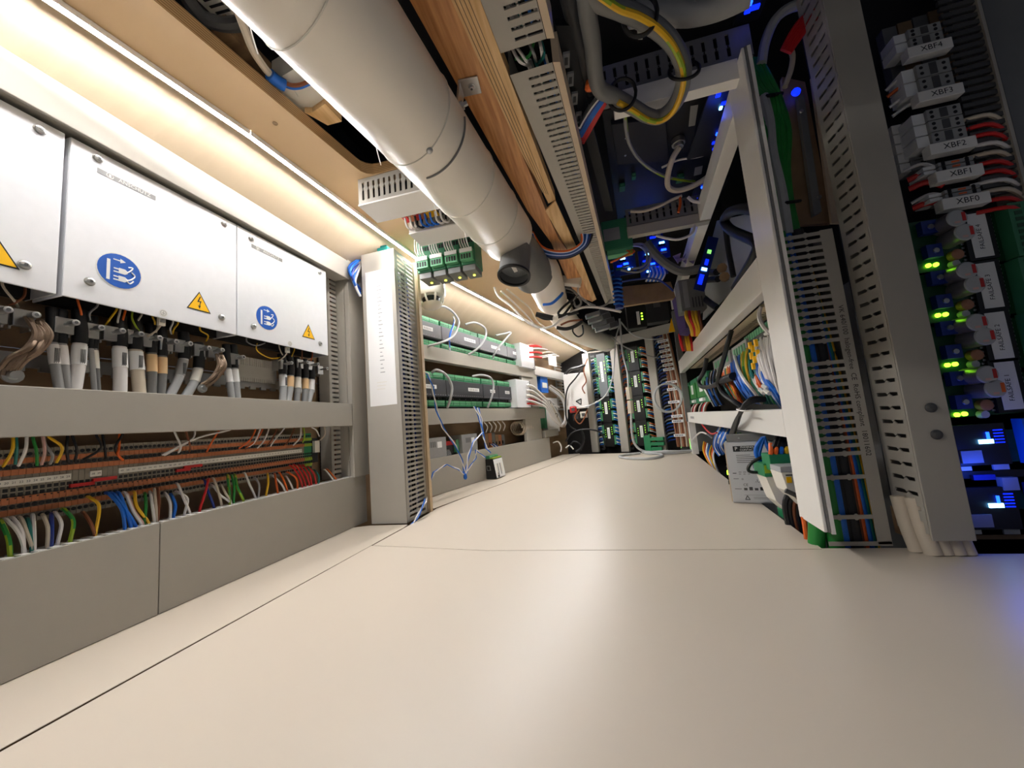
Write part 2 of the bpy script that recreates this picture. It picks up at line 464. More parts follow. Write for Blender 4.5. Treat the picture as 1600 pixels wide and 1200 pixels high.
# middle duct
MR = WL.px(550, 640, .01)[0]
t = thing('wiring_duct', WL.P(.4, -.02, .343), 'grey duct rail between the hanging cables and the orange terminal row', 'duct')
obj('lid', MB().box(WL, -.5, MR, .004, .010, .343, .420, 'lid_grey'), t, bevel=.0015)
obj('channel', MB().box(WL, -.5, MR-.002, -.026, .004, .346, .417, 'lid_grey'), t)
# lower duct with two lids
BR = WL.px(572, 780, 0)[0]; BS = WL.px(248, 880, 0)[0]
t = thing('wiring_duct', WL.P(.4, -.03, 0), 'grey duct with a seam in its lid on the floor below the orange terminal row', 'duct')
obj('lid', MB().box(WL, -.5, BS-.0008, -.004, .002, .001, .1685, 'lid_grey'), t, bevel=.001)
obj('lid', MB().box(WL, BS+.0008, BR, -.004, .002, .001, .1685, 'lid_grey'), t, bevel=.001)
cm = MB(); ks = []; k = -.02
while k < BR-.01: ks.append(k); k += .0165
cm.box(WL, -.5, BR-.002, -.010, -.0045, .160, .1664, 'frame_white')
obj('comb_edge', cm, t, label='pale upper edge')
fm0 = MB().box(WL, 0, .010, -.042, -.0045, .1665, .1690, 'frame_white'); fb0 = fm0.base(); fm1 = fm0.mesh('comb_finger', False, fb0)
for k in ks: share('comb_finger', fm1, Vector((0, k, 0))+fb0, t)
obj('channel', MB().box(WL, -.5, BR-.002, -.045, -.0055, .001, .150, 'lid_grey'), t)
# upright slotted duct at the end of the stretch
t = thing('wiring_duct', WL.P(1.08, -.06, .17), 'upright slotted grey duct beside the rightmost cover box', 'duct')
SU0, SU1 = WL.px(513, 520, -.045)[0], WL.px(541, 520, -.045)[0]
sb = MB().slab(lambda a, b, d: WL.P(a, -.045-d, b), SU0, SU1, .168, .905, slot_rows(.17, .905), strip_holes(SU0, SU1), .002, 'lid_grey')
obj('slotted_side', sb, t)
obj('channel', MB().box(WL, SU0, SU1, -.092, -.088, .168, .905, 'cavity').box(WL, SU0, SU0+.002, -.09, -.047, .168, .905, 'lid_grey').box(WL, SU1-.002, SU1, -.09, -.047, .168, .905, 'lid_grey'), t)
inn = MB()
for k in range(7):
    u = SU0+.012+(SU1-SU0-.024)*k/6
    inn.tube([WL.P(u, -.07, .17), WL.P(u+random.uniform(-.01, .01), -.066, .5), WL.P(u, -.07, .9)], .004, ('w_blue', 'w_white', 'w_grey', 'w_brown')[k % 4], 5)
obj('wire_fill', inn, t, kind='stuff', label='blue and white wires inside the slots')
t = thing('frame_post', WL.P(1.16, -.02, .17), 'flat grey upright closing the near wall bay before the papered duct post', 'post')
FU0, FU1 = WL.px(548, 560, .008)[0], WL.px(570, 560, .008)[0]
obj('web', MB().box(WL, FU0, FU1, -.01, .008, .165, .955, 'lid_grey'), t, bevel=.001)
obj('flange', MB().box(WL, FU0, FU0+.004, -.085, -.012, .17, .955, 'lid_grey'), t)

# ---------------------------------------------------------------- cover boxes
def circle(fr, u, n, z, r, seg=28, ru=1.0): return [fr.P(u+math.cos(2*math.pi*k/seg)*r*ru, n, z+math.sin(2*math.pi*k/seg)*r) for k in range(seg)]
def poly(fr, n, pts): return [fr.P(u, n, z) for u, z in pts]
def screw(fr, u, n, z, r, parent, name='screw'):
    mb = MB().lathe(fr.P(u, n, z), fr.n, [(0, r*1.25), (.0008, r*1.25), (.0009, r), (.004, r*.95), (.0052, r*.7)], 'zinc', 14)
    mb.lathe(fr.P(u, n, z), fr.n, [(.0051, r*.42), (.0054, r*.40)], 'dark_grey', 6)
    return obj(name, mb, parent, smooth=True)
def blue_sign(fr, u, n, z, r, parent):
    s = MB().prism(circle(fr, u, n, z, r), fr.n*.0004, 'white').prism(circle(fr, u, n+.0004, z, r*.94), fr.n*.0003, 'sign_blue')
    o = obj('warning_sign', s, parent, label='round blue sign showing a plug pulled from its socket')
    P = lambda pts: poly(fr, n+.0007, [(u+a*r, z+b*r) for a, b in pts])
    g = MB(); e = fr.n*.0003
    g.prism(P([(-.56, -.62), (-.42, -.62), (-.42, .52), (-.56, .52)]), e, 'white')
    g.prism(P([(-.30, .56), (.02, .56), (.02, .62), (-.30, .62)]), e, 'white')
    g.prism(P([(0, .46), (.24, .59), (0, .72)]), e, 'white')
    for dz in (.02, -.42):
        g.prism(P([(-.05, dz-.14), (.22, dz-.14), (.34, dz-.05), (.34, dz+.06), (.22, dz+.16), (-.05, dz+.16)]), e, 'white')
        for q in (-.10, .08): g.prism(P([(-.27, dz+q-.035), (-.04, dz+q-.035), (-.04, dz+q+.035), (-.27, dz+q+.035)]), e, 'white')
    W = lambda pts: [fr.P(u+a*r, n+.0008, z+b*r) for a, b in pts]
    g.tube(W([(.3, .02), (.46, .2), (.55, .4), (.36, .36)]), r*.035, 'white', 5)
    g.tube(W([(.3, -.42), (.5, -.3), (.66, -.05), (.5, .12)]), r*.035, 'white', 5)
    g.tube(W([(.3, -.44), (.44, -.56), (.6, -.36)]), r*.035, 'white', 5)
    obj('pictogram', g, o, label='white plug and arrow')
def yellow_sign(fr, u, n, z, h, parent):
    w = h*.58
    T = lambda k: [(u-w*k, z-h*.40*k), (u+w*k, z-h*.40*k), (u, z+h*.62*k)]
    s = MB().prism(poly(fr, n, T(1)), fr.n*.0004, 'ink').prism(poly(fr, n+.0004, T(.86)), fr.n*.0003, 'sign_yellow')
    o = obj('warning_sign', s, parent, label='yellow triangle with a black lightning bolt')
    b = [(.02, .36), (-.10, .05), (.04, .07), (-.01, -.14), (-.06, -.12), (.02, -.30), (.07, -.10), (.03, -.12), (.10, .13), (-.02, .11), (.07, .36)]
    obj('pictogram', MB().prism(poly(fr, n+.0007, [(u+a*h, z+c*h) for a, c in b]), fr.n*.0003, 'ink'), o, label='black lightning bolt')
def brand_plate(fr, px0, px1, n, parent):
    u0, z0 = fr.px(*px0, n); u1, z1 = fr.px(*px1, n)
    z = (z0+z1)/2; h = .0095
    o = obj('name_plate', MB().box(fr, u0, u1, n, n+.0005, z-h/2, z+h/2, 'pale_ink'), parent, label='grey strip with white lettering')
    g = MB()
    c = circle(fr, u0+.018, n+.0005, z, h*.52, 20)
    g.tube(c+[c[0]], .0006, 'white', 5, smooth=False)
    g.box(fr, u0+.0165, u0+.0195, n+.0005, n+.0008, z-.003, z+.003, 'white')
    obj('emblem', g, o, label='white ring emblem')
    lettering('ANSCHÜTZ', fr, u0+(u1-u0)*.62, n+.0006, z, .0098, 'white', o)
CB = .0
def cover_box(u0, u1, label, screws, blue, tri_, plate, earth):
    z0, z1 = .577, .867
    t = thing('cover_box', WL.P((u0+u1)/2, -.03, z0), label, 'cover', None)
    obj('front_plate', MB().box(WL, u0, u1, -.003, 0, z0, z1, 'cover'), t, bevel=.0012)
    sh = MB().box(WL, u0, u0+.002, -.075, -.0032, z0, z1, 'cover').box(WL, u1-.002, u1, -.075, -.0032, z0, z1, 'cover')
    sh.box(WL, u0+.002, u1-.002, -.075, -.0032, z1-.002, z1, 'cover').box(WL, u0+.002, u1-.002, -.075, -.060, z0, z1-.002, 'cavity')
    obj('side_walls', sh, t)
    for p in screws:
        u, z = WL.px(*p, 0); screw(WL, u, 0, z, .0062, t)
    if blue: u, z = WL.px(*blue, 0); blue_sign(WL, u, .0001, z, .0345, t)
    if tri_: u, z = WL.px(*tri_, 0); yellow_sign(WL, u, .0001, z, .044, t)
    if plate: brand_plate(WL, plate[0], plate[1], .0001, t)
    if earth:
        u, z = WL.px(*earth, 0)
        e = obj('earth_mark', MB().prism(circle(WL, u, .0001, z, .0075), WL.n*.0004, 'white'), t, label='small round earth sticker')
        g = MB(); c = circle(WL, u, .0006, z, .005, 16)
        g.tube(c+[c[0]], .0004, 'pale_ink', 4, smooth=False)
        for k, w in enumerate((.003, .002, .001)): g.box(WL, u-w, u+w, .0005, .0008, z-.0005-k*.0014, z-k*.0014, 'pale_ink')
        g.box(WL, u-.0003, u+.0003, .0005, .0008, z, z+.003, 'pale_ink')
        obj('pictogram', g, e)
E1, E2, E3, E4 = WL.px(104, 340, 0)[0], WL.px(100, 340, 0)[0], WL.px(370, 440, 0)[0], WL.px(511, 490, 0)[0]
cover_box(.085, E2-.004, 'bright metal cover box cut off by the edge of the view, no blue sign', [(62, 203), (38, 414)], None, (-9, 394), None, None)
cover_box(E2+.003, E3-.0012, 'middle metal cover box with the larger looking blue plug sign', [(153, 248), (350, 350), (140, 440), (346, 496)], (187, 424), (311, 474), ((152, 262), (243, 313)), (255, 489))
cover_box(E3+.0012, E4, 'metal cover box beside the upright slotted duct', [(392, 373), (499, 426), (396, 510), (500, 537)], (417, 497), (482, 520), ((393, 382), (441, 409)), (453, 537))

# ---------------------------------------------------------------- clamps and thick cables under the boxes
cr = MB().box(WL, .1, 1.03, -.075, -.066, .462, .486, 'zinc')
for k in range(28): cr.box(WL, .12+k*.032, .136+k*.032, -.066, -.060, .455, .463, 'zinc')
tagit(obj('clamp_rail', cr), 'toothed metal rail carrying the row of cable clamps', 'rail')
tips = [(12, 484), (56, 492), (118, 504), (158, 512), (191, 517), (220, 522), (249, 528), (275, 534), (297, 537), (326, 544), (347, 547), (380, 558), (455, 567), (480, 566), (497, 569), (511, 576)]
CL = []
for i, p in enumerate(tips):
    u, z = WL.px(*p, -.006)
    t = thing('cable_clamp', WL.P(u, -.05, z-.02), f'metal cable clamp with protruding screw under the cover boxes, {od(i)} from the near end', 'clamp', 'cable clamps under the cover boxes')
    s = MB().box(WL, u-.013, u+.011, -.040, -.030, z-.016, z+.012, 'zinc').box(WL, u-.013, u-.010, -.062, -.040, z-.02, z+.012, 'zinc').box(WL, u+.008, u+.011, -.062, -.040, z-.02, z+.012, 'zinc')
    obj('saddle', s, t, bevel=.001)
    sc = MB().lathe(WL.P(u, -.030, z), WL.n, [(0, .0032), (.012, .0032), (.0121, .0052), (.026, .0052), (.0265, .0035)], 'zinc', 12)
    sc.lathe(WL.P(u, -.0036, z), WL.n, [(0, .0026), (.0004, .0026)], 'dark_grey', 8)
    obj('screw', sc, t, smooth=True); CL.append((u, z))
thick = [((81, 530), (93, 607), 6, 'w_grey', 'w_white', 'orange_tag', 'grey cable with white and orange tag, first of the leaning pair by the near braid'),
 ((95, 532), (106, 608), 6, 'w_grey', 'w_white', None, 'grey cable with a pale upper sleeve, second of the leaning pair by the near braid'),
 ((125, 532), (115, 610), 8, 'w_white', 'paper', 'ink', 'thick whitish cable with a printed label bending towards the near end'),
 ((142, 540), (148, 611), 3.5, 'w_grey', None, None, 'thin grey cable tied below a white tie, first of a pair'),
 ((148, 540), (153, 611), 3.5, 'mid_grey', 'tag', None, 'thin darker grey cable tied below a white tie, second of a pair'),
 ((187, 537), (187, 613), 8, 'w_white', 'paper', 'ink', 'thick whitish straight cable with a white printed label'),
 ((211, 542), (218, 615), 8, 'w_beige', 'paper', 'ink', 'thick beige cable with a small white label'),
 ((237, 547), (236, 616), 6, 'mid_grey', 'orange_tag', None, 'dark grey cable with an orange tag, nearer of two'),
 ((253, 552), (250, 617), 6, 'mid_grey', 'orange_tag', None, 'dark grey cable with an orange tag, farther of two'),
 ((288, 557), (264, 617), 6, 'w_cable', 'w_grey', 'orange_tag', 'pale grey cable slanting down towards the near end beside the beige one'),
 ((311, 572), (288, 619), 6, 'w_cable', 'tag', None, 'pale grey cable with a cream label slanting beside the farther braid'),
 ((355, 572), (362, 621), 4.5, 'w_cable', 'paper', None, 'slim pale cable in front of the comb strip, first of two'),
 ((366, 572), (371, 621), 4.5, 'w_cable', 'paper', None, 'slim pale cable in front of the comb strip, second of two'),
 ((442, 582), (441, 625), 5, 'w_cable', 'paper', 'ink', 'slim cable with white tag, first of the last five cables'),
 ((454, 584), (449, 625), 5, 'w_cable', 'orange_tag', None, 'slim cable with orange tag, second of the last five cables'),
 ((465, 586), (463, 626), 4.5, 'w_grey', 'tag', None, 'slim grey cable, third of the last five cables'),
 ((477, 588), (475, 627), 4.5, 'w_grey', 'orange_tag', None, 'slim grey cable with orange tag, fourth of the last five cables'),
 ((487, 590), (481, 628), 4.5, 'w_cable', 'paper', None, 'slim cable with white tag, last of the cables under the boxes')]
for a, b, r, c, lab, mark, label in thick:
    p, q = WL.pt(*a, -.038), WL.pt(*b, -.036)
    d = (R3.transposed() @ (p-CAM)).z; rr = r*d/FPX
    top = p+Vector((-.004, 0, .055)); q = q+(q-p).normalized()*.02
    mid = p.lerp(q, .45)+Vector((.002, (p.y-q.y)*.12, 0))
    t = thing('cable', q, label, 'cable', 'thick cables under the cover boxes')
    obj('jacket', MB().tube([p, mid, q], rr, c, 10), t, smooth=True)
    obj('sleeve', MB().tube([top, p+Vector((0, 0, .02)), p+(mid-p)*.12], rr*1.18, 'w_black', 10), t, smooth=True, label='black shrink sleeve')
    if lab:
        o = obj('tag', MB().tube([p.lerp(mid, .2), p.lerp(mid, .55), p.lerp(mid, .92)], rr*1.10, lab, 10), t, smooth=True)
        if mark:
            g = MB(); w = p.lerp(mid, .6)+WL.n*(rr*1.13)
            for k in range(6): g.box(WORLD, w.x, w.x+.0004, w.y-.003+k*.0012, w.y-.0025+k*.0012, w.z-.014+(k % 2)*.002, w.z+.012, 'ink')
            obj('print', g, o)
# braided earth straps
def braid(pts, label, w=.016):
    P = [WL.pt(x, y, n) for x, y, n in pts]
    t = thing('earth_strap', P[-1], label, 'strap')
    mb = MB()
    for k in range(7):
        o = (k-3)/3
        q = [P[i]+Vector((0, o*w*.5, 0))+Vector((.004*math.sin(k*2+i*3), 0, .003*math.cos(k+i*2))) for i in range(len(P))]
        mb.tube(q, .0038, 'braid', 6, 6)
    obj('braid', mb, t, smooth=True)
    return t
t = braid([(52, 500, -.02), (66, 522, -.012), (52, 545, -.012), (25, 565, -.02), (10, 585, -.03)], 'frayed brown braided earth strap hanging at the near end')
obj('lug', MB().lathe(WL.pt(18, 587, -.028), (1, 0, 0), [(0, .012), (.004, .012), (.0041, .007), (.010, .006)], 'zinc', 12), t, smooth=True)
t = braid([(343, 556, -.02), (346, 572, -.012), (335, 590, -.018), (318, 604, -.03)], 'frayed brown braided earth strap below the joint between the cover boxes', .014)
obj('lug', MB().lathe(WL.pt(315, 607, -.028), (1, 0, 0), [(0, .010), (.004, .010), (.0041, .006), (.008, .005)], 'zinc', 12), t, smooth=True)
# comb strip behind the cables
t = thing('comb_strip', WL.P(.8, -.07, .47), 'grey comb strip of toothed duct behind the cables under the farther cover box', 'duct')
c0, c1 = WL.px(366, 570, -.06), WL.px(432, 578, -.06)
cb = MB().box(WL, c0[0], c1[0], -.064, -.060, c0[1]-.030, c0[1]+.004, 'lid_grey')
n = 20
for k in range(n):
    u = c0[0]+(c1[0]-c0[0])*k/n
    cb.box(WL, u, u+.0055, -.064, -.060, c0[1]+.004, c0[1]+.026, 'lid_grey'); cb.box(WL, u, u+.0055, -.064, -.060, c0[1]-.040, c0[1]-.030, 'lid_grey')
obj('comb', cb, t)
# thin wires coming out of the boxes
thin = [((4, 446), (22, 470), (28, 480), 'w_beige'), ((38, 462), (26, 472), (12, 478), 'w_brown'), ((121, 468), (127, 490), (126, 505), 'w_orange'), ((152, 478), (140, 490), (143, 508), 'w_grey'),
 ((183, 482), (172, 498), (165, 508), 'w_yellow'), ((188, 484), (184, 502), (186, 510), 'w_white'), ((196, 484), (192, 500), (191, 508), 'w_orange'), ((207, 500), (222, 522), (240, 526), 'w_gy'),
 ((222, 490), (216, 500), (212, 508), 'w_beige'), ((238, 494), (242, 504), (240, 514), 'w_yellow'), ((250, 500), (244, 518), (241, 524), 'w_beige'), ((270, 504), (266, 514), (268, 522), 'w_white'), ((278, 505), (272, 514), (270, 522), 'w_yellow'),
 ((313, 516), (325, 524), (322, 533), 'w_yellow'), ((386, 534), (400, 540), (414, 536), 'w_grey'), ((402, 548), (424, 560), (446, 556), 'w_yellow'), ((436, 541), (440, 552), (447, 562), 'w_beige'), ((460, 546), (456, 556), (454, 562), 'w_yellow'), ((472, 551), (472, 560), (470, 566), 'w_brown'), ((488, 556), (486, 562), (487, 568), 'w_orange')]
cnt = {}
CN = dict(w_beige='beige', w_brown='brown', w_orange='orange', w_grey='grey', w_yellow='yellow', w_white='white', w_gy='green-yellow', w_teal='teal', w_green='green', w_pink='pink', w_black='black', w_blue='blue', w_navy='navy', w_red='red', w_violet='violet', w_cable='pale grey')
for a, m_, b, c in thin:
    k = cnt[c] = cnt.get(c, -1)+1
    P = [WL.pt(*a, -.035)+Vector((0, 0, .02)), WL.pt(*a, -.03), WL.pt(*m_, -.03), WL.pt(*b, -.045)]
    tagit(obj('wire', MB().tube(P, .0017, c, 5), smooth=True), f'thin {CN[c]} wire dropping from the cover boxes, {od(k)} {CN[c]} one from near end', 'wire', 'thin wires below the cover boxes')
for p, w in (((252, 503), 'middle'), ((449, 547), 'farther')):
    q = WL.pt(*p, -.012)
    m = MB().box(Frame(q, WL.u, WL.n), -.006, .006, -.003, .003, -.008, .008, 'tag').box(Frame(q, WL.u, WL.n), -.004, .004, .003, .005, -.002, .004, 'zinc')
    m.tube([q+Vector((0, 0, -.006)), q+Vector((-.005, -.006, -.02)), q+Vector((-.02, -.012, -.032))], .0018, 'w_beige', 5)
    tagit(obj('earth_plug', m), f'cream push-on earth plug hanging under the {w} cover box', 'plug')

# ---------------------------------------------------------------- the orange terminal row
NT = -.062
zr = lambda y: WL.px(65, y, NT)[1]
tr = thing('terminal_strip', WL.P(.6, -.08, .2), 'long row of orange and black terminal blocks with a white number strip', 'terminals')
PIT = .00785
def terminal(c1, body):
    m = MB(); O = Frame((0, 0, 0), (0, 1, 0), (1, 0, 0)); w = PIT*.47
    m.box(O, -w, w, -.04, 0, zr(812), zr(700), body)
    for a, b, n in ((713.5, 721.5, .0025), (730, 738.5, .0035), (771, 781, .0035), (789, 797.5, .0025)): m.box(O, -w, w, 0, n, zr(b), zr(a), c1)
    m.box(O, -w, w, 0, .0015, zr(768), zr(739.5), body)
    for y, n, r in ((708, .0003, .0031), (726, .002, .0033), (785, .002, .0033), (803, .0003, .0031)):
        if n > .002: m.box(O, -w, w, 0, n-.0005, zr(y+4), zr(y-4), body)
        m.prism(circle(O, 0, n, zr(y), r, 8), (.0008, 0, 0), 'ink')
    for y in (760, 767.5): m.box(O, -.0025, .0025, .0015, .0024, zr(y+2.6), zr(y-2.6), 'ink')
    m.prism(circle(O, .0022, .0036, zr(773), .0012, 6), (.0005, 0, 0), 'ink')
    return m
TB = terminal('orange', 'term_grey'); TO = TB.base(); TM = TB.mesh('terminal', False, TO)
TG = terminal('w_gy', 'green').mesh('terminal', False, TO)
u = .262; us = []
uEnd = WL.px(487, 700, NT)[0]; uG = WL.px(474, 700, NT)[0]
while u < uEnd:
    g = u > uG
    share('terminal', TG if g else TM, WL.P(u, NT, 0)-Vector((0, 0, 0))+TO, tr, label='green-yellow earth terminal' if g else None)
    us.append(u); u += PIT
obj('mounting_rail', MB().box(WL, .2, uEnd+.03, -.112, -.103, .235, .27, 'zinc'), tr)
zt = (zr(744.5), zr(754)); nt = .0045
def tags(px0, px1, nums):
    a, b = WL.px(*px0, NT+nt)[0], WL.px(*px1, NT+nt)[0]
    m = MB().box(WL, a, b, NT+.0016, NT+nt, zt[1], zt[0], 'tag')
    o = obj('number_strip', m, tr, label='white number strip')
    n = len(nums)
    for i, s in enumerate(nums):
        if s: lettering(s, WL, a+(b-a)*(i+.5)/n, NT+nt+.0001, (zt[0]+zt[1])/2, .0048 if i < 16 else .004, 'ink', o)
tags((-60, 752), (111, 747), [str(k) for k in range(15, 30)])
tags((141, 742), (159, 740), ['38', '39'])
tags((186, 737), (472, 712), [str(49+k) for k in range(49)])
for a, b in (((112, 761), (150, 756)), ((148, 752), (185, 746)), ((278, 737), (300, 733)), ((290, 731), (318, 728))):
    p, q = WL.px(*a, NT+.01), WL.px(*b, NT+.01)
    obj('jumper', MB().box(WL, p[0], q[0], NT+.0026, NT+.007, min(p[1], q[1])-.001, min(p[1], q[1])+.005, 'red'), tr, label='red jumper bridge')
e0_ = WL.px(490, 709, NT); e1_ = WL.px(499, 709, NT)
t = thing('end_stop', WL.P(e0_[0], NT, .2), 'cream end stop standing between the green terminals and the upright duct', 'bracket')
obj('body', MB().box(WL, e0_[0], e1_[0], -.10, NT-.006, zr(790), zr(715), 'soft_black'), t)
obj('tag_holder', MB().box(WL, e0_[0]+.002, e1_[0]-.002, NT-.005, NT+.004, zr(760), zr(724), 'tag'), t)
upw = [('w_yellow', (21, 681), (19, 705), (5, 729)), ('w_teal', (25, 680), (26, 700), (24, 725)), ('w_white', (42, 680), (40, 703), (29, 728)), ('w_green', (51, 680), (57, 705), (58, 727)), ('w_pink', (67, 680), (70, 705), (65, 726)),
 ('w_grey', (69, 690), (82, 711), (78, 725)), ('w_yellow', (74, 679), (97, 699), (88, 723)), ('w_black', (106, 680), (104, 700), (107, 722)), ('w_black', (113, 680), (120, 702), (117, 721)), ('w_black', (150, 678), (158, 700), (130, 718)), ('w_black', (160, 676), (164, 700), (165, 716)),
 ('w_black', (193, 675), (180, 700), (190, 718)), ('w_orange', (186, 700), (184, 710), (192, 719)), ('w_white', (272, 672), (282, 696), (279, 707)), ('w_brown', (290, 671), (297, 696), (296, 705)), ('w_white', (303, 683), (282, 696), (253, 711)), ('w_orange', (343, 670), (332, 689), (323, 706)), ('w_white', (365, 669), (310, 684), (256, 712)),
 ('w_orange', (400, 668), (391, 687), (373, 701)), ('w_white', (407, 667), (399, 689), (389, 698)), ('w_orange', (412, 667), (400, 688), (384, 700)), ('w_white', (421, 667), (412, 689), (402, 700)), ('w_brown', (434, 666), (424, 688), (414, 698)), ('w_white', (446, 666), (428, 689), (423, 697)), ('w_brown', (461, 665), (451, 689), (443, 696)),
 ('w_white', (470, 666), (469, 683), (458, 696)), ('w_gy', (474, 667), (476, 680), (473, 691)), ('w_white', (486, 666), (494, 672), (499, 682)), ('w_beige', (506, 663), (508, 678), (500, 688))]
cnt = {}
for c, a, m_, b in upw:
    k = cnt[c] = cnt.get(c, -1)+1
    P = [WL.pt(*a, -.04)+Vector((0, 0, .03)), WL.pt(*a, -.038), WL.pt(*m_, -.036), WL.pt(*b, -.052)]
    tagit(obj('wire', MB().tube(P, .0021, c, 6), smooth=True), f'{CN[c]} wire entering the upper terminal holes, {od(k)} {CN[c]} one from near end', 'wire', 'wires into the upper terminal holes')
lowr = [('w_gy', (-2, 812), (13, 841), (16, 868)), ('w_white', (6, 811), (30, 835), (39, 864)), ('w_white', (18, 809), (35, 833), (37, 864)), ('w_beige', (30, 808), (43, 833), (51, 859)), ('w_teal', (42, 810), (47, 828), (50, 858)), ('w_white', (51, 804), (53, 831), (53, 858)), ('w_beige', (66, 804), (75, 826), (74, 853)),
 ('w_navy', (80, 802), (81, 825), (80, 852)), ('w_white', (85, 800), (96, 820), (90, 849)), ('w_gy', (97, 795), (115, 815), (110, 844)), ('w_brown', (128, 800), (143, 820), (148, 836)), ('w_yellow', (136, 776), (155, 792), (149, 834)), ('w_blue', (165, 770), (190, 796), (195, 826)), ('w_blue', (172, 770), (196, 796), (212, 822)), ('w_blue', (183, 769), (197, 797), (205, 824)),
 ('w_white', (193, 769), (208, 798), (221, 820)), ('w_pink', (196, 770), (210, 800), (224, 819)), ('w_yellow', (209, 768), (214, 792), (232, 817)), ('w_green', (226, 770), (228, 790), (225, 818)), ('w_white', (234, 768), (238, 790), (241, 815)), ('w_beige', (241, 764), (243, 785), (245, 814)), ('w_brown', (246, 762), (248, 785), (246, 813)), ('w_white', (257, 770), (266, 787), (266, 809)), ('w_blue', (266, 772), (274, 790), (271, 808)),
 ('w_white', (275, 755), (288, 781), (297, 803)), ('w_white', (274, 768), (293, 780), (288, 804)), ('w_navy', (318, 749), (326, 770), (334, 791)), ('w_red', (326, 748), (322, 765), (312, 797)), ('w_beige', (332, 747), (341, 768), (346, 789)), ('w_white', (329, 758), (345, 774), (360, 786)), ('w_beige', (344, 757), (352, 770), (361, 785)), ('w_gy', (355, 742), (358, 765), (359, 785)), ('w_green', (361, 742), (366, 762), (365, 784)), ('w_gy', (366, 741), (371, 762), (380, 780)),
 ('w_white', (381, 739), (390, 757), (399, 777)), ('w_grey', (397, 746), (405, 758), (404, 776)), ('w_yellow', (418, 740), (419, 755), (416, 773)), ('w_white', (422, 742), (440, 757), (445, 768)), ('w_orange', (429, 740), (431, 752), (434, 770)), ('w_orange', (435, 738), (444, 752), (449, 767)), ('w_white', (446, 744), (453, 754), (458, 766)), ('w_orange', (448, 738), (463, 748), (465, 764)),
 ('w_red', (452, 727), (466, 742), (473, 762)), ('w_red', (458, 726), (471, 740), (478, 761)), ('w_red', (465, 726), (478, 742), (484, 760)), ('w_red', (472, 727), (484, 742), (487, 759)), ('w_red', (480, 729), (491, 742), (494, 757)), ('w_teal', (490, 734), (498, 744), (498, 756)), ('w_orange', (509, 733), (521, 744), (526, 751)), ('w_white', (506, 734), (517, 745), (521, 752))]
cnt = {}
for c, a, m_, b in lowr:
    k = cnt[c] = cnt.get(c, -1)+1
    P = [WL.pt(*a, -.054), WL.pt(a[0]*.7+m_[0]*.3, a[1]*.86+m_[1]*.14, -.032), WL.pt(*m_, -.022), WL.pt(*b, -.022), WL.pt(*b, -.022)-Vector((0, 0, .02))]
    tagit(obj('wire', MB().tube(P, .0029 if c in ('w_blue', 'w_gy') else .0025, c, 6, m2='w_green' if c == 'w_gy' else None), smooth=True), f'{CN[c]} wire from lower terminal holes into duct, {od(k)} {CN[c]} one from near end', 'wire', 'wires out of the lower terminal holes')

# ---------------------------------------------------------------- duct post with the paper list
FP = FY(1.145)
pa, pb = FP.px(580, 821), FP.px(637, 819)
pz = FP.px(566, 398)[1]
t = thing('duct_post', ((pa[0]+pb[0])/2, 1.22, 0), 'tall grey slotted duct post with a long white paper list stuck on it', 'duct')
X0, X1 = pa[0]+.002, -.667
obj('lid', MB().box(FP, X0, X1, -.004, 0, .001, pz, 'lid_grey'), t, bevel=.001)
D1 = FX(X1).px(668, 800)[0]
sb = MB().slab(lambda a, b, d: Vector((X1-d, a, b)), 1.150, D1, .002, pz+.0, slot_rows(.002, pz, .0165, .0082), strip_holes(1.150, D1), .002, 'lid_grey')
obj('slotted_side', sb, t)
obj('channel', MB().box(WORLD, X0, X0+.003, 1.149, D1, .001, pz, 'lid_grey').box(WORLD, X0+.003, X1-.003, D1-.003, D1, .001, pz, 'lid_grey').box(WORLD, X0+.05, X0+.053, 1.15, D1, .001, pz-.01, 'cavity'), t)
f2 = MB()
for k in range(8):
    y = 1.165+(D1-1.18)*k/7
    f2.tube([Vector((X1-.03, y, .02)), Vector((X1-.028, y+.01, .5)), Vector((X1-.03, y, pz-.05))], .004, ('w_grey', 'w_black', 'w_black', 'w_navy')[k % 4], 5)
obj('wire_fill', f2, t, kind='stuff')
g0, g1, g2 = FP.px(569, 425), FP.px(610, 421), FP.px(585, 635)
pp = obj('paper_list', MB().box(FP, g0[0]+.004, g1[0]+.001, 0.0001, .0006, g2[1], g0[1]-.004, 'paper'), t, label='long white paper list with a column of faint print')
g = MB(); gx = (g0[0]+g1[0])/2
for k in range(24):
    z = g0[1]-.05-k*.0145
    w = .006+.004*((k*7) % 3)
    g.box(FP, gx-w*.3, gx+w, .0006, .0009, z-.0012, z+.0012, 'pale_ink')
for k in range(3): g.box(FP, gx-.02, gx+.02-.004*k, .0006, .0009, g0[1]-.42-k*.012, g0[1]-.418-k*.012, 'tag')
obj('print', g, pp)
# bundle and connector on top of the post
t = thing('wire_bundle', WL.pt(553, 440, .02), 'bundle of blue and white wires bulging out between the wall bay and the papered post', 'wires')
for k in range(12):
    a = WL.pt(566, 402+k*.8, .02+.003*(k % 4)); b = WL.pt(545+k*.9, 420+k*1.8, .026+.004*(k % 3)); c = WL.pt(561+(k % 3), 450+k*1.2, .02+.002*k)
    obj('wire', MB().tube([a, b, c], .0048, ('w_blue', 'w_navy', 'w_blue', 'w_white')[k % 4], 6), t, smooth=True)
q = FP.pt(590, 387); fr = Frame(q+Vector((0, .05, 0)), (1, 0, 0), (0, -1, 0))
tagit(obj('connector', MB().box(fr, -.022, .022, -.02, .02, -.012, .016, 'w_teal').box(fr, -.012, .014, -.015, .015, .016, .026, 'w_teal'), bevel=.002), 'teal connector lying on top of the papered duct post', 'connector')
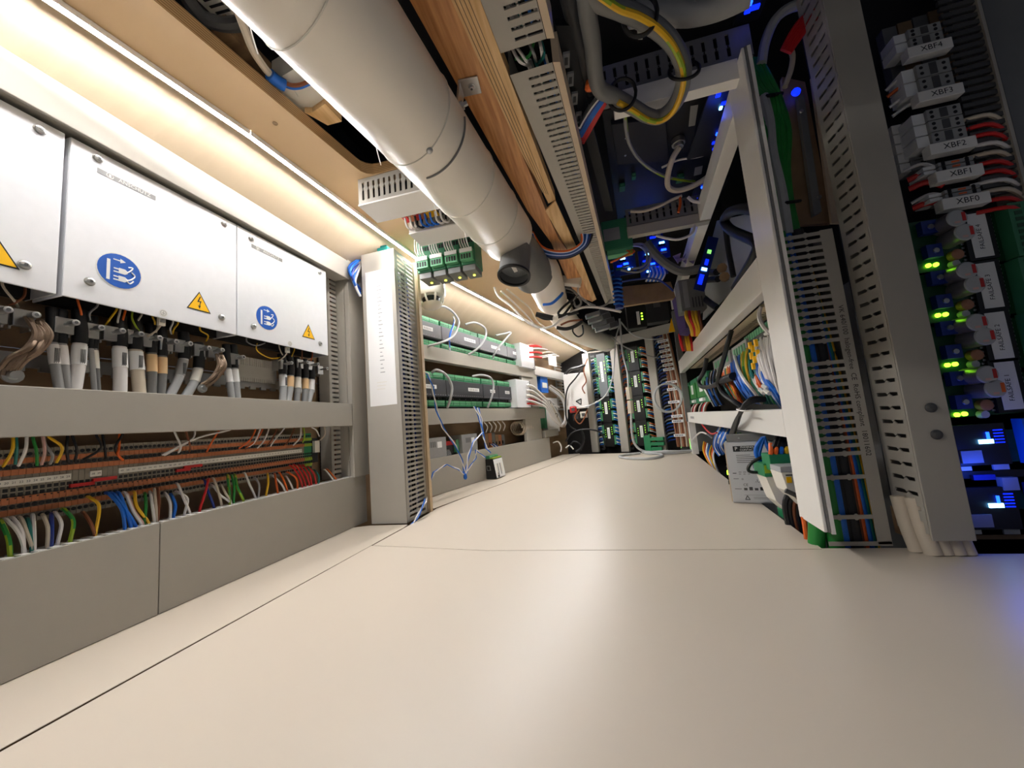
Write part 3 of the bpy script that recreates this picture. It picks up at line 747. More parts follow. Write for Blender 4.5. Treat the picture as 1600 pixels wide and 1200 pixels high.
# ================================================================ left wall, far stretch
# plywood divider behind the post
pl = MB()
d0, d1 = FL.px(650, 800), FL.px(672, 796)
pz2 = .985
Fd = FX(-.66)
o = thing('divider_panel', (-.74, 1.31, 0), 'upright plywood divider panel with a pale edge behind the papered duct post', 'panel')
obj('panel', MB().box(WORLD, -.80, -.662, D1+.004, D1+.022, 0, pz2, 'beige'), o)
obj('edge', MB().box(WORLD, -.6615, -.655, D1+.003, D1+.023, 0, pz2, 'ply_edge_x'), o, label='pale plywood edge')
def s2(x, y, n=0): return S2.px(x, y, n)
U0 = s2(668, 640, 0)[0]-.10
def rail(px_end, z0, z1, label, depth=.05, n=0.0):
    u1 = s2(*px_end, n)[0]
    t = thing('wiring_duct', S2.P(.3, -.02, z0), label, 'duct')
    obj('lid', MB().box(S2, U0, u1, n-.006, n, z0, z1, 'lid_grey'), t, bevel=.001)
    obj('channel', MB().box(S2, U0, u1-.002, n-depth, n-.0062, z0+.003, z1-.003, 'lid_grey'), t)
    return u1
rail((833, 585), .652, .722, 'upper grey duct rail under the grey module row beyond the post')
rail((852, 648), .332, .410, 'middle grey duct rail under the black module row beyond the post')
rail((859, 690), .002, .172, 'low grey duct panel on the floor behind the blue and white wires', .06)
# two upright end plates
t = thing('frame_post', S2.P(1.2, -.03, .17), 'narrow grey upright at the far end of the module shelves', 'post')
a0, a1 = s2(822, 670, -.01)[0], s2(846, 670, -.01)[0]
obj('web', MB().box(S2, a0, a1, -.03, -.010, .172, .742, 'lid_grey'), t, bevel=.001)
def conn_row(fr, u0, u1, n0, n1, z0, z1, k, parent, m='green', m2='pale_green'):
    w = (u1-u0)/k
    for i in range(k):
        a, b = u0+i*w+.0008, u0+(i+1)*w-.0008
        mb = MB().box(fr, a, b, n0, n1, z0, z1, m)
        mb.box(fr, a+.001, b-.001, n1, n1+.002, z0+(z1-z0)*.25, z1-.001, m2)
        q = max(2, int((b-a)/.008))
        for j in range(q):
            c = a+(b-a)*(j+.5)/q
            mb.box(fr, c-.0016, c+.0016, n1+.002, n1+.0024, z0+(z1-z0)*.35, z0+(z1-z0)*.6, 'ink')
        obj('connector', mb, parent, label='green plug connector')
def module(u0, u1, z0, z1, nf, label, body, face, top, bot, tag_at=.55, lights=0):
    """DIN-rail controller: stepped body, printed face, connector rows above and below"""
    t = thing('controller_module', S2.P((u0+u1)/2, nf-.05, z0), label, 'module', 'controller modules on the far left shelves')
    h = z1-z0
    obj('body', MB().box(S2, u0, u1, nf-.09, nf-.028, z0, z1, body), t, bevel=.001)
    obj('face', MB().box(S2, u0, u1, nf-.0278, nf, z0+h*.30, z1-h*.22, face), t, bevel=.0015)
    if top: conn_row(S2, u0+.004, u1-.004, nf-.0275, nf-.012, z1-h*.20, z1-h*.02, top, t)
    if bot: conn_row(S2, u0+.004, u1-.004, nf-.0275, nf-.012, z0+h*.03, z0+h*.20, bot, t)
    w = (u1-u0)
    c = u0+w*tag_at; zz = z0+h*.56
    o = obj('tag', MB().box(S2, c-w*.16, c+w*.16, nf+.0002, nf+.0007, zz-.010, zz+.010, 'paper'), t)
    g = MB()
    for k in range(5): g.box(S2, c-w*.12+k*w*.05, c-w*.12+k*w*.05+w*.022, nf+.0007, nf+.001, zz-.006, zz+.005, 'pale_ink')
    obj('print', g, o)
    d = MB()
    for k in range(int(w/.02)):
        a = u0+.01+k*.02
        d.box(S2, a, a+.010, nf+.0001, nf+.0004, z0+h*.34, z0+h*.355, 'pale_ink')
    obj('print', d, t)
    if lights:
        l = MB()
        for k in range(lights): l.box(S2, u0+w*(k+.5)/lights-.0014, u0+w*(k+.5)/lights+.0014, nf-.0277, nf-.0268, z0+h*.25, z0+h*.268, 'tag')
        obj('indicator', l, t)
mat('mod_grey', (104, 104, 108), .55); mat('mod_dark', (52, 52, 56), .5)
nf = -.012
def us(y, *xs): return [s2(x, y, nf)[0] for x in xs]
r1 = us(520, 640, 690, 748, 790, 809)
lb1 = ['grey module under the smoke detector, nearest on the upper shelf', 'wide grey module behind the first looping white cable, upper shelf', 'grey module behind the second looping white cable, upper shelf', 'narrow grey module beside the bright patch panel, upper shelf']
for i in range(4): module(r1[i]+.002, r1[i+1]-.002, .727, .882, nf, lb1[i], 'soft_black', 'mod_grey', (3, 5, 3, 2)[i], (5, 5, 3, 2)[i], (.55, .72, .55, .6)[i])
r2 = us(600, 640, 697, 754, 778, 800)
lb2 = ['black module behind the blue and white pair, middle shelf', 'wide black module with arrow print between the grey cables, middle shelf', 'small black module behind the short bent grey cable, middle shelf', 'small black module beside the patch panel, middle shelf']
for i in range(4): module(r2[i]+.002, r2[i+1]-.002, .418, .600, nf, lb2[i], 'black', 'mod_dark', (3, 4, 2, 2)[i], (4, 6, 2, 2)[i], (.55, .72, .6, .6)[i], (4, 6, 3, 2)[i])
# bottom bay: grey boxes, terminals, coil
def plain_box(u0, u1, z0, z1, nf, label, cat='module'):
    t = thing('relay_box', S2.P((u0+u1)/2, nf-.04, z0), label, cat)
    obj('housing', MB().box(S2, u0, u1, nf-.08, nf, z0, z1, 'w_grey'), t, bevel=.002)
    obj('sticker', MB().box(S2, u0+(u1-u0)*.6, u0+(u1-u0)*.8, nf+.0002, nf+.0007, z1-.05, z1-.02, 'paper'), t)
    g = MB()
    for k in range(4): g.box(S2, u0+(u1-u0)*(.25+.08*k), u0+(u1-u0)*(.28+.08*k), nf+.0001, nf+.0006, z1-.045, z1-.018, 'dark_grey')
    obj('vent', g, t)
    conn_row(S2, u1-.012, u1+.012, nf-.06, nf-.02, z1-.075, z1-.02, 1, t)
    obj('foot', MB().box(S2, u0+.004, u1-.004, nf-.075, nf-.006, z0-.03, z0-.0005, 'soft_black'), t)
q = us(690, 660, 697, 722, 746)
plain_box(q[0], q[1], .115, .268, -.012, 'grey relay box low behind the plywood divider edge')
plain_box(q[2], q[3], .115, .268, -.012, 'grey relay box low behind the hanging blue wires')
t = thing('terminal_block', S2.P((q[1]+q[2])/2, -.06, .16), 'small black terminal block with a red top between the two grey relay boxes', 'terminals')
obj('body', MB().box(S2, q[1]+.014, q[2]-.004, -.10, -.05, .10, .235, 'soft_black'), t)
obj('jumper', MB().box(S2, q[1]+.02, q[2]-.03, -.05, -.035, .222, .243, 'red'), t, label='red bridge')
obj('connector', MB().box(S2, q[2]-.026, q[2]-.006, -.05, -.03, .18, .245, 'pale_green'), t, label='green connector')
w_ = MB()
for k in range(6): w_.tube([S2.P(q[1]+.02+k*.008, -.045, .20), S2.P(q[1]+.022+k*.008, -.03, .16), S2.P(q[1]+.02+k*.008, -.04, .11)], .0018, 'w_cable', 5)
obj('wire_fill', w_, t, kind='stuff')
v = us(680, 770, 800)
t = thing('terminal_block', S2.P(v[0], -.08, .1), 'brown terminal block with small wires under the middle shelf', 'terminals')
for k in range(6):
    a = v[0]+(v[1]-v[0])*k/6
    obj('terminal', MB().box(S2, a, a+(v[1]-v[0])/6-.002, -.12, -.07, .12, .24+.02*(k < 3), ('brown_board', 'orange', 'mid_grey')[k % 3]).box(S2, a+.004, a+.012, -.07, -.066, .18, .20, 'ink'), t)
for k in range(4): obj('wire', MB().tube([S2.P(v[0]+.05+k*.016, -.066, .19), S2.P(v[0]+.055+k*.016, -.04, .16), S2.P(v[0]+.05+k*.016, -.05, .10)], .003, ('w_white', 'w_blue')[k % 2], 5), t)
co = MB(); cu_, czz = s2(822, 668, -.03)
pts = []
for k in range(6*14+1):
    a = 2*math.pi*k/14; pts.append(S2.P(cu_-.10+.030*k/14, -.062+.050*math.cos(a), czz+.048*math.sin(a)))
tagit(obj('cable_coil', co.tube(pts, .006, 'w_beige', 6, smooth=False), smooth=True), 'coil of pale cable lying in the bottom bay under the middle shelf', 'cable')
for k in range(5):
    u = s2(756+k*7, 655, -.05)[0]
    tagit(obj('wire', MB().tube([S2.P(u, -.05, .33), S2.P(u+.02, -.04, .30), S2.P(u+.01, -.05, .265)], .004, 'w_white', 5)), f'short white cable loop dropping below the middle rail, {od(k)} of five', 'wire', 'white loops below the middle rail')
# patch panels
def patch(u0, u1, z0, z1, nf, label, px):
    t = thing('patch_panel', S2.P((u0+u1)/2, nf-.05, z0), label, 'panel')
    obj('housing', MB().box(S2, u0, u1, nf-.10, nf, z0, z1, 'cover'), t, bevel=.002)
    obj('port_face', MB().box(S2, u1+.0005, u1+.02, nf-.10, nf-.004, z0, z1, 'soft_black'), t)
    for p in ((.9, .06), (.9, .94)): screw(S2, u0+(u1-u0)*p[0], nf, z0+(z1-z0)*p[1], .003, t)
    return t
b1 = us(550, 806, 824); b2 = us(620, 799, 818)
patch(b1[0]+.004, b1[1]+.03, .715, .892, .025, 'bright metal patch panel with red plugs at the end of the upper shelf', 1)
patch(b2[0]+.004, b2[1]+.03, .415, .612, .03, 'bright metal patch panel with the fat white cable bundle, middle shelf', 2)
bu = thing('cable_bundle', S2.pt(862, 655, .06), 'fat drooping bundle of white network cables tied in black, leaving the middle patch panel', 'cables')
for k in range(16):
    r = k//4; c = k % 4
    y0 = 602+k*1.9
    P = [S2.pt(822, y0, .03-.01*c), S2.pt(835, y0+3, .05-.012*c), S2.pt(858-r*1.5+c*2, 630+k*.6, .06-.015*c), S2.pt(870-r*2.2+c*3, 655+c, .06-.012*c), S2.pt(878+c*1.6-r, 667-r, .05-.012*c), S2.pt(884+c-r*.6, 652, .03-.012*c), S2.pt(880+c*1.2-r, 620+r*2, .0-.012*c), S2.pt(858+c*1.4, 602+r*2.6, -.03-.01*c)]
    if k % 3 == 0: P = P[:5]
    obj('cable', MB().tube(P, .0062, ('w_white', 'w_beige', 'w_white', 'w_cable')[c], 6), bu, smooth=True)
for p in ((857, 630), (868, 650)):
    q_ = S2.pt(*p, .045)
    obj('cable_tie', MB().tube([q_+Vector((.028*math.cos(a)*.7+.0, .02*math.sin(a), .02*math.cos(a+1.0))) for a in [2*math.pi*j/10 for j in range(11)]], .0025, 'w_black', 5), bu, smooth=True, label='black cable tie')
for k, (y, p2) in enumerate(((541, 'upper'), (551, 'upper'), (558, 'upper'), (625, 'middle'), (631, 'middle'))):
    P = [S2.pt(826 if k < 3 else 820, y, .02), S2.pt(838 if k < 3 else 830, y-.5, .03), S2.pt(846, y+1, .03)]
    t = thing('network_plug', P[0], f'red network plug on the {p2} patch panel, {od(k if k < 3 else k-3)} from the top', 'plug', 'red network plugs')
    obj('boot', MB().tube(P, .009, 'red', 6), t); obj('cable', MB().tube([P[2], S2.pt(858, y+1.5 if k > 2 else y-1, .03), S2.pt(874, 556 if k < 3 else 636, .02)], .005, 'w_white', 5), t)
for k in range(5):
    y = 533+k*6.4
    P = [S2.pt(824, y, .01), S2.pt(842, y-1.5, .03), S2.pt(862, 541+k*3.2, .03), S2.pt(876, 550+k*.8, .02)]
    tagit(obj('cable', MB().tube(P, .0052, ('w_white', 'w_beige')[k % 2], 5), smooth=True), f'white network cable running right from the upper patch panel, {od(k)} from the top', 'cable', 'white cables from the upper patch panel')
# looping cables over the modules
loops = [('w_cable', .0062, [(676, 482), (694, 479), (710, 490), (717, 505), (708, 525), (690, 535), (668, 541)], 'white cable looping over the modules under the smoke detector'),
 ('w_cable', .0066, [(727, 507), (742, 504), (757, 512), (759, 525), (748, 543), (732, 554)], 'white cable looping over the second grey module'),
 ('w_cable', .0066, [(775, 524), (789, 521), (799, 519), (790, 530), (775, 548), (770, 560)], 'bent white cable over the fourth module by the patch panel'),
 ('w_cable', .0066, [(675, 582), (683, 578), (697, 586), (706, 604), (704, 622), (699, 637)], 'grey cable arching over the wide black module'),
 ('w_cable', .0062, [(738, 588), (752, 586), (766, 590), (771, 602), (769, 618), (762, 637)], 'grey cable bending over the small black module')]
for c, r, P, lab in loops:
    tagit(obj('cable', MB().tube([S2.pt(x, y, .0 if i in (0, len(P)-1) else .035) for i, (x, y) in enumerate(P)], r, c, 8), smooth=True), lab, 'cable')
tagit(obj('cable', MB().tube([S2.pt(x, y, .03) for x, y in ((708, 495), (710, 503), (704, 520), (702, 534), (703, 548))], .005, 'w_blue', 6, m2='w_white'), smooth=True), 'blue and white wire with a white sleeve hanging before the upper modules', 'cable')
# smoke detector
t = thing('smoke_detector', S2.pt(672, 462, .13), 'white domed smoke detector with black side vents beside the papered post', 'detector')
q = S2.pt(671, 448, .13); ax = Vector((.10, -.05, -1)).normalized()
sc_ = (q-CAM).length/FPX
obj('base', MB().lathe(q-ax*14*sc_, ax, [(0, 22*sc_), (10*sc_, 23*sc_), (13*sc_, 21*sc_)], 'white', 28), t, smooth=True)
obj('dome', MB().lathe(q, ax, [(0, 22*sc_), (14*sc_, 22.5*sc_), (18*sc_, 20*sc_), (19*sc_, 14*sc_)], 'plastic_white', 28), t, smooth=True)
obj('sensor', MB().lathe(q+ax*19.2*sc_, ax, [(0, 13*sc_), (9*sc_, 11*sc_)], 'black', 20), t)
obj('cap', MB().lathe(q+ax*28*sc_, ax, [(0, 15*sc_), (4*sc_, 13*sc_), (7*sc_, 7*sc_)], 'plastic_white', 24), t, smooth=True)
for k in range(8):
    a = 2*math.pi*k/8; rg = MB().ring(q, ax, 1, 8)
    dv = (rg[k]-q)
    obj('rib', MB().tube([q+ax*18*sc_+dv*19*sc_, q+ax*24*sc_+dv*17*sc_, q+ax*29*sc_+dv*13*sc_], 1.6*sc_, 'plastic_white', 5), t)
# blue and white flexible pair and the little black converter
def pair(P, lab, r=.0042, cat='cable'):
    t = thing('twisted_pair', P[-1], lab, cat)
    a, b = MB(), MB(); n = len(P)
    out = []
    for k in range(n-1):
        for j in range(6): out.append(P[k].lerp(P[k+1], j/6))
    out.append(P[-1])
    for m_, c, ph in ((a, 'w_blue', 0), (b, 'w_white', math.pi)):
        m_.tube([p+Vector((.0036*math.cos(i*.55+ph), .0036*math.sin(i*.55+ph), 0)) for i, p in enumerate(out)], r*.72, c, 6, 2)
    obj('blue_wire', a, t, smooth=True, label='blue wire'); obj('white_wire', b, t, smooth=True, label='white wire')
pts = lambda L, n: [S2.pt(x, y, n[i] if isinstance(n, (list, tuple)) else n) for i, (x, y) in enumerate(L)]
pair(pts([(657, 577), (668, 584), (676, 605), (682, 640), (692, 668), (712, 697), (722, 720), (727, 742)], [0, .03, .04, .04, .05, .07, .09, .10]), 'blue and white wire pair hanging from the middle shelf down to the knot')
pair(pts([(741, 635), (748, 650), (754, 676), (740, 690), (732, 712), (727, 742)], [.01, .03, .05, .07, .09, .10]), 'blue and white wire pair rising from the knot to the middle rail')
pair(pts([(747, 637), (752, 655), (755, 680), (760, 700), (766, 708)], [.01, .03, .05, .08, .10]), 'blue and white wire pair from the middle rail into the black converter')
pair([S2.pt(727, 742, .10), S2.pt(716, 733, .10), S2.pt(697, 726, .11), S2.pt(678, 738, .10), S2.pt(669, 762, .09), FX(-.64).pt(664, 785), FX(-.645).pt(650, 812), FX(-.65).pt(642, 822)], 'loose blue and white wire pair curling from the knot down beside the post', .0034)
pair(pts([(727, 742), (735, 728), (743, 716), (744, 703), (758, 715)], [.10, .10, .10, .10, .11]), 'short beige and blue wire pair from the knot to the green plug', .003)
tagit(obj('knot', MB().lathe(S2.pt(727, 744, .10), (0, 0, 1), [(-.016, .004), (-.008, .010), (.004, .009), (.012, .005)], 'w_blue', 8), smooth=True), 'blue taped knot where the loose wire pairs meet', 'knot')
fu = S2.P(s2(772, 745, .10)[0], .10, 0)
gp = FL.px(779, 748)
F6 = Frame((gp[0], gp[1], 0), (math.sin(A2-.08), math.cos(A2-.08), 0), (math.cos(A2-.08), -math.sin(A2-.08), 0), (-.16, .06, 1))
t = thing('media_converter', F6.o, 'small black converter box with green plug and printed face leaning on the low panel', 'converter')
obj('housing', MB().box(F6, -.02, .10, -.075, .0, .004, .115, 'black'), t, bevel=.002)
obj('label_face', MB().box(F6, -.018, .098, .0002, .001, .006, .112, 'paper'), t)
g = MB()
for k in range(5): g.box(F6, .0+.016*k, .012+.016*k, .001, .0014, .02+.012*(k % 3), .085, 'pale_ink' if k % 2 else 'tag')
g.box(F6, .0, .022, .001, .0014, .008, .034, 'ink')
obj('print', g, t)
obj('socket', MB().box(F6, -.0225, -.0205, -.050, -.026, .05, .078, 'mid_grey').box(F6, -.0232, -.0226, -.046, -.030, .054, .073, 'ink'), t)
conn_row(F6, -.018, .095, -.055, -.022, .1155, .134, 3, t, 'din_green', 'pale_green')
obj('tag_row', MB().box(F6, -.018, .098, -.020, -.0005, .1155, .122, 'w_gy'), t)
# ================================================================ overhead: pipe, boards, ducts
AX = Vector((.0918, .9943, .0535)).normalized(); PA = Vector((-.325, .001, .84))
PL_ = AX.cross(Vector((-.516, .002, .857))).normalized()
def pax(y): return PA+AX*y
t = thing('duct_pipe', pax(.6)-Vector((0, 0, .084)), 'fat white ventilation pipe running overhead along the plywood board', 'pipe')
obj('tube', MB().lathe(pax(-.5), AX, [(0, .0837), (1.58, .0837), (1.585, .081), (1.585, .067)], 'pipe', 48), t, smooth=True)
sd = (pax(0)-Vector(CAM)).normalized()
def on_pipe(y, a, r=.0842):
    """point on the pipe skin: a = angle from straight down, positive to the left"""
    dn = (Vector((0, 0, -1))-AX*AX.dot(Vector((0, 0, -1)))).normalized(); lf = AX.cross(dn)
    if lf.x > 0: lf = -lf
    return pax(y)+(dn*math.cos(a)+lf*math.sin(a))*r
for y in (.32, .56, .77, .94):
    m = MB().tube([on_pipe(y+.015*math.sin(a), a, .0845) for a in [2*math.pi*k/40 for k in range(41)]], .0012, 'plastic_white', 5, smooth=False)
    m.tube([on_pipe(y, 1.5, .085), on_pipe(y+.004, 1.2, .090), on_pipe(y+.01, .95, .101)], .0009, 'white', 4)
    obj('cable_tie', m, t, smooth=True, label='thin clear tie round the pipe')
q = on_pipe(.62, -.02); 
def skin_at(px, r=.0837):
    """where the sight line of a photo point meets the pipe"""
    d = (R3 @ Vector(((px[0]-CX)/FPX, (px[1]-CY)/FPX, 1))).normalized()
    w = CAM-PA; dd = d-AX*d.dot(AX); ww = w-AX*w.dot(AX)
    a, b, c = dd.dot(dd), dd.dot(ww), ww.dot(ww)-r*r
    D = b*b-a*c
    k = (-b-math.sqrt(D))/a if D > 0 else -b/a
    return CAM+d*k
q = skin_at((671, 235)); nn = (q-PA); nn = (nn-AX*nn.dot(AX)).normalized()
obj('screw', MB().lathe(q, nn, [(0, .0062), (.001, .0062), (.003, .005), (.004, .003)], 'zinc', 12), t, smooth=True)
# clamp bracket on the board
ZB = .957
b_ = Wz(735, 134, ZB-.001); F9 = Frame(b_, (.99, .09, 0), (0, 0, -1), (-.09, .99, 0))
ct = thing('pipe_bracket', b_, 'zinc bracket bolted to the wooden board and holding the fat white pipe', 'bracket')
obj('plate', MB().box(F9, -.020, .018, 0, .003, -.018, .018, 'zinc'), ct, bevel=.001)
obj('bolt', MB().lathe(F9.P(.002, .003, 0), (0, 0, -1), [(0, .008), (.001, .008), (.0012, .0055), (.005, .005)], 'zinc', 10).lathe(F9.P(.002, .0079, 0), (0, 0, -1), [(0, .0025), (.0004, .0025)], 'dark_grey', 6), ct, smooth=True)
obj('arm', MB().hexa([F9.P(-.020, 0, -.016), F9.P(-.016, 0, -.016), F9.P(-.030, .05, -.012), F9.P(-.026, .05, -.012), F9.P(-.020, 0, .016), F9.P(-.016, 0, .016), F9.P(-.030, .05, .012), F9.P(-.026, .05, .012)], 'zinc'), ct)
obj('nut', MB().lathe(F9.P(-.026, .040, 0), (1, 0, .2), [(0, .008), (.010, .008), (.0101, .0045), (.018, .0045)], 'zinc', 6), ct)
yb = b_.y-.01
obj('band', MB().tube([on_pipe(yb+.006*k/20, -1.6+1.7*k/20, .085) for k in range(21)], .002, 'mid_grey', 5, smooth=False), ct, label='thin dark band round the pipe')
# grey branch piece and its open mouth
br = thing('pipe_branch', FY(1.08).pt(803, 432), 'dark grey pipe branch with an open black-rimmed mouth at the end of the fat pipe', 'pipe')
p1 = pax(1.17)+Vector((0, 0, -.008))
pe = [FY(1.46).pt(846, 428), FY(1.85).pt(862, 468)]
obj('body', MB().lathe(pax(1.085), (p1-pax(1.085)), [(-.02, .065), (.09, .070), (.18, .077), (.31, .079)], 'mid_grey', 32), br, smooth=True)
mo = FY(1.045).pt(803, 431); md = (mo-(pax(1.08)+Vector((0, 0, .0)))).normalized()
md = Vector((-.10, -.30, -1)).normalized()
r0 = .047
obj('stub', MB().lathe(mo-md*.10, md, [(0, r0*.98), (.098, r0)], 'mid_grey', 32, close=False), br, smooth=True)
obj('rim', MB().lathe(mo-md*.004, md, [(0, r0*1.08), (.007, r0*1.08), (.0075, r0*.93), (.0, r0*.93)], 'black', 32, close=False), br, smooth=True, label='black rubber rim')
obj('inside', MB().lathe(mo-md*.03, md, [(0, .001), (.0005, r0*.95)], 'clear_box', 24, close=False).box(Frame(mo-md*.026, (1, 0, 0), (0, -1, 0)), -.006, .006, -.03, .03, -.002, .002, 'white'), br, label='dim inside of the mouth')
t = thing('duct_pipe', pe[0], 'slimmer pale pipe continuing overhead beyond the dark grey branch', 'pipe')
obj('tube', MB().tube([pax(1.37)+Vector((0, 0, -.011)), pe[0], pe[1]], .079, 'pipe', 32, 6), t, smooth=True)
obj('stripe', MB().tube([FY(1.53).pt(849, 476), FY(1.51).pt(862, 474), FY(1.51).pt(874, 464), FY(1.53).pt(879, 458)], .006, 'w_blue', 6), t, label='blue tape mark')
t = thing('duct_pipe', FY(2.34).pt(905, 520), 'last pale pipe stretch overhead ending near the far frame', 'pipe')
obj('tube', MB().tube([FY(1.98).pt(872, 482), FY(2.25).pt(893, 512), FY(2.7).pt(925, 528), FY(3.05).pt(948, 536)], .072, 'pipe', 28, 6), t, smooth=True)

# wooden board and strip beside the pipe
def flat(px, z, up, m, cap=None):
    return MB().prism([Wz(x, y, z) for x, y in px], (0, 0, up), m, cap)
t = thing('board', Wz(760, 150, ZB), 'brown veneered board hanging overhead between the fat pipe and the slotted duct', 'board')
obj('veneer_face', flat([(472, -300), (640, 0), (774, 240), (824, 329), (861, 379), (882, 428), (900, 462), (926, 472), (893, 400), (872, 372), (850, 322), (815, 240), (705, 0), (568, -300)], ZB, .030, 'veneer'), t)
sp = flat([(568, -300), (705, 0), (815, 240), (848, 300), (857, 318), (868, 312), (841, 240), (750, 0), (634, -300)], ZB-.002, .030, 'pine')
obj('edge_strip', sp, t, label='lighter layered edge')
gr = MB()
for k in range(4):
    f_ = .12+.16*k
    lerp = lambda a, b: (a[0]+(b[0]-a[0])*f_, a[1]+(b[1]-a[1])*f_)
    A = [lerp((568, -300), (634, -300)), lerp((705, 0), (750, 0)), lerp((815, 240), (841, 240)), lerp((845, 300), (864, 306))]
    for i in range(3): gr.tube([Wz(*A[i], ZB-.0024), Wz(*A[i+1], ZB-.0024)], .0007, 'brown_board', 4, smooth=False)
obj('grooves', gr, t, label='dark glue lines in the layered edge')
t = thing('batten', Wz(890, 400, ZB), 'pale pine batten at the far end of the brown board', 'batten')
obj('batten', flat([(852, 330), (868, 314), (900, 385), (932, 468), (926, 471), (885, 387)], ZB-.008, .006, 'pine'), t, bevel=.001)
# slotted duct overhead
def lx(p, q): 
    a, b = Wz(*p, ZB), Wz(*q, ZB)
    return lambda y: a.x+(b.x-a.x)*(y-a.y)/(b.y-a.y)
XLf, XRf, XE = lx((750, 6), (944, 470)), lx((838, 0), (958, 470)), lx((853, 0), (967, 490))
def over_duct(y0, y1, label):
    t = thing('wiring_duct', (XLf(y0)+.05, y0, ZB), label, 'duct')
    mp = lambda a, b, d: Vector((XLf(b)+(XRf(b)-XLf(b))*a, b, ZB+d))
    obj('slotted_face', MB().slab(mp, 0, 1, y0, y1, slot_rows(y0, y1, .0172, .006), [(.38, .62, 1), (.62, .66, .35), (.66, .98, 1)], .003, 'lid_grey'), t)
    side = MB()
    side.hexa([Vector((XRf(y0)+.001, y0, ZB)), Vector((XE(y0), y0, ZB-.004)), Vector((XRf(y1)+.001, y1, ZB)), Vector((XE(y1), y1, ZB-.004)), Vector((XRf(y0)+.001, y0, ZB+.06)), Vector((XE(y0), y0, ZB+.06)), Vector((XRf(y1)+.001, y1, ZB+.06)), Vector((XE(y1), y1, ZB+.06))], 'beige')
    obj('lip', side, t, label='pale lip along the right edge')
    bx = MB()
    bx.face([(XLf(y0), y0, ZB+.07), (XRf(y0), y0, ZB+.07), (XRf(y1), y1, ZB+.07), (XLf(y1), y1, ZB+.07)], 'cavity')
    bx.face([(XLf(y0), y0, ZB+.003), (XLf(y1), y1, ZB+.003), (XLf(y1), y1, ZB+.07), (XLf(y0), y0, ZB+.07)], 'lid_grey')
    obj('channel', bx, t)
    wf = MB()
    for k in range(6):
        f_ = .42+.09*k
        n_ = 8
        wf.tube([Vector((XLf(y)+(XRf(y)-XLf(y))*(f_+random.uniform(-.04, .04)), y, ZB+.03)) for y in [y0+.01+(y1-y0-.02)*j/n_ for j in range(n_+1)]], .0035, ('w_white', 'w_grey', 'w_teal', 'w_black', 'w_blue', 'w_white')[k], 4, 3)
    obj('wire_fill', wf, t, kind='stuff')
yA = Wz(778, 85, ZB).y; yB = Wz(800, 100, ZB).y+.02; yC = Wz(950, 475, ZB).y
over_duct(-.3, yA, 'short slotted grey overhead duct nearest the viewer, ending at the wire gap')
over_duct(yB, yC, 'long slotted grey duct overhead beside the brown board')
for k, (c, a, m_, b) in enumerate([('w_white', (800, 76), (812, 96), (830, 104)), ('w_white', (806, 72), (820, 92), (826, 100)), ('w_green', (835, 62), (826, 88), (806, 92)), ('w_teal', (846, 66), (850, 86), (842, 98)), ('w_white', (842, 60), (846, 78), (847, 92)), ('w_grey', (826, 66), (834, 84), (838, 96))]):
    tagit(obj('wire', MB().tube([Wz(*a, ZB+.03), Wz(*m_, ZB+.004), Wz(*b, ZB+.03)], .003, c, 5), smooth=True), f'{CN[c]} wire showing in the gap between the overhead ducts, {od(k)} of six', 'wire', 'wires in the overhead duct gap')
lo = thing('wire_bundle', Wz(880, 400, .92), 'loom of blue, black, white and orange wires sagging under the brown board', 'wires')
for k in range(11):
    o = k*1.7
    P = [FY(1.21).pt(832-o*.3, 362+o), FZ(.93).pt(846-o*.3, 384+o*.8), FZ(.917).pt(866, 392+o*.7), FZ(.917).pt(890+o*.2, 391+o*.6), FZ(.93).pt(908+o*.5, 379+o*.4), FZ(.961).pt(908+o*1.1, 364)]
    obj('wire', MB().tube(P, .0036, ('w_orange', 'w_white', 'w_blue', 'w_black', 'w_blue', 'w_white', 'w_blue', 'w_black', 'w_navy', 'w_black', 'w_black')[k], 5), lo, smooth=True)
# ceiling fittings behind the pipe
def ceil_duct(x0, x1, y0, y1, z0, label):
    t = thing('wiring_duct', ((x0+x1)/2, y0, z0), label, 'duct')
    n = int((x1-x0)/.0165)
    rows = [(x0+.012+k*.0165, x0+.0185+k*.0165) for k in range(n-1)]
    obj('slotted_side', MB().slab(lambda a, b, d: Vector((b, y0+d, a)), z0, (ZC-.001), x0, x1, rows, [(z0+.012, z0+.04, 1), (z0+.04, z0+.048, .35), (z0+.048, ZC-.014, 1)], .002, 'lid_grey'), t)
    obj('lid', MB().box(WORLD, x0, x1, y0-.003, y1+.003, z0-.005, z0-.0005, 'frame_white'), t, bevel=.001)
    obj('channel', MB().box(WORLD, x0, x1, y1-.002, y1, z0, (ZC-.001), 'lid_grey').box(WORLD, x0, x0+.002, y0+.002, y1-.002, z0, (ZC-.001), 'lid_grey').box(WORLD, x0+.004, x1, y0+.05, y0+.052, z0, (ZC-.001), 'cavity'), t)
ceil_duct(-.590, -.297, .842, .927, .943, 'slotted grey duct across the ceiling beside the routed opening')
ceil_duct(-.54, -.297, 1.030, 1.112, .946, 'slotted grey duct across the ceiling before the green relay modules')
t = thing('terminal_block', (-.45, .98, .957), 'small ceiling terminal block in orange, yellow and black between the two slotted ducts', 'terminals')
for k, c in enumerate(('red', 'orange', 'red', 'orange', 'sign_yellow', 'sign_yellow', 'soft_black', 'soft_black')):
    x = -.54+k*.0198
    obj('terminal', MB().box(WORLD, x, x+.018, .945, 1.017, .975, (ZC-.001), c).box(WORLD, x+.004, x+.014, .954, .981, .971, .975, 'term_grey'), t)
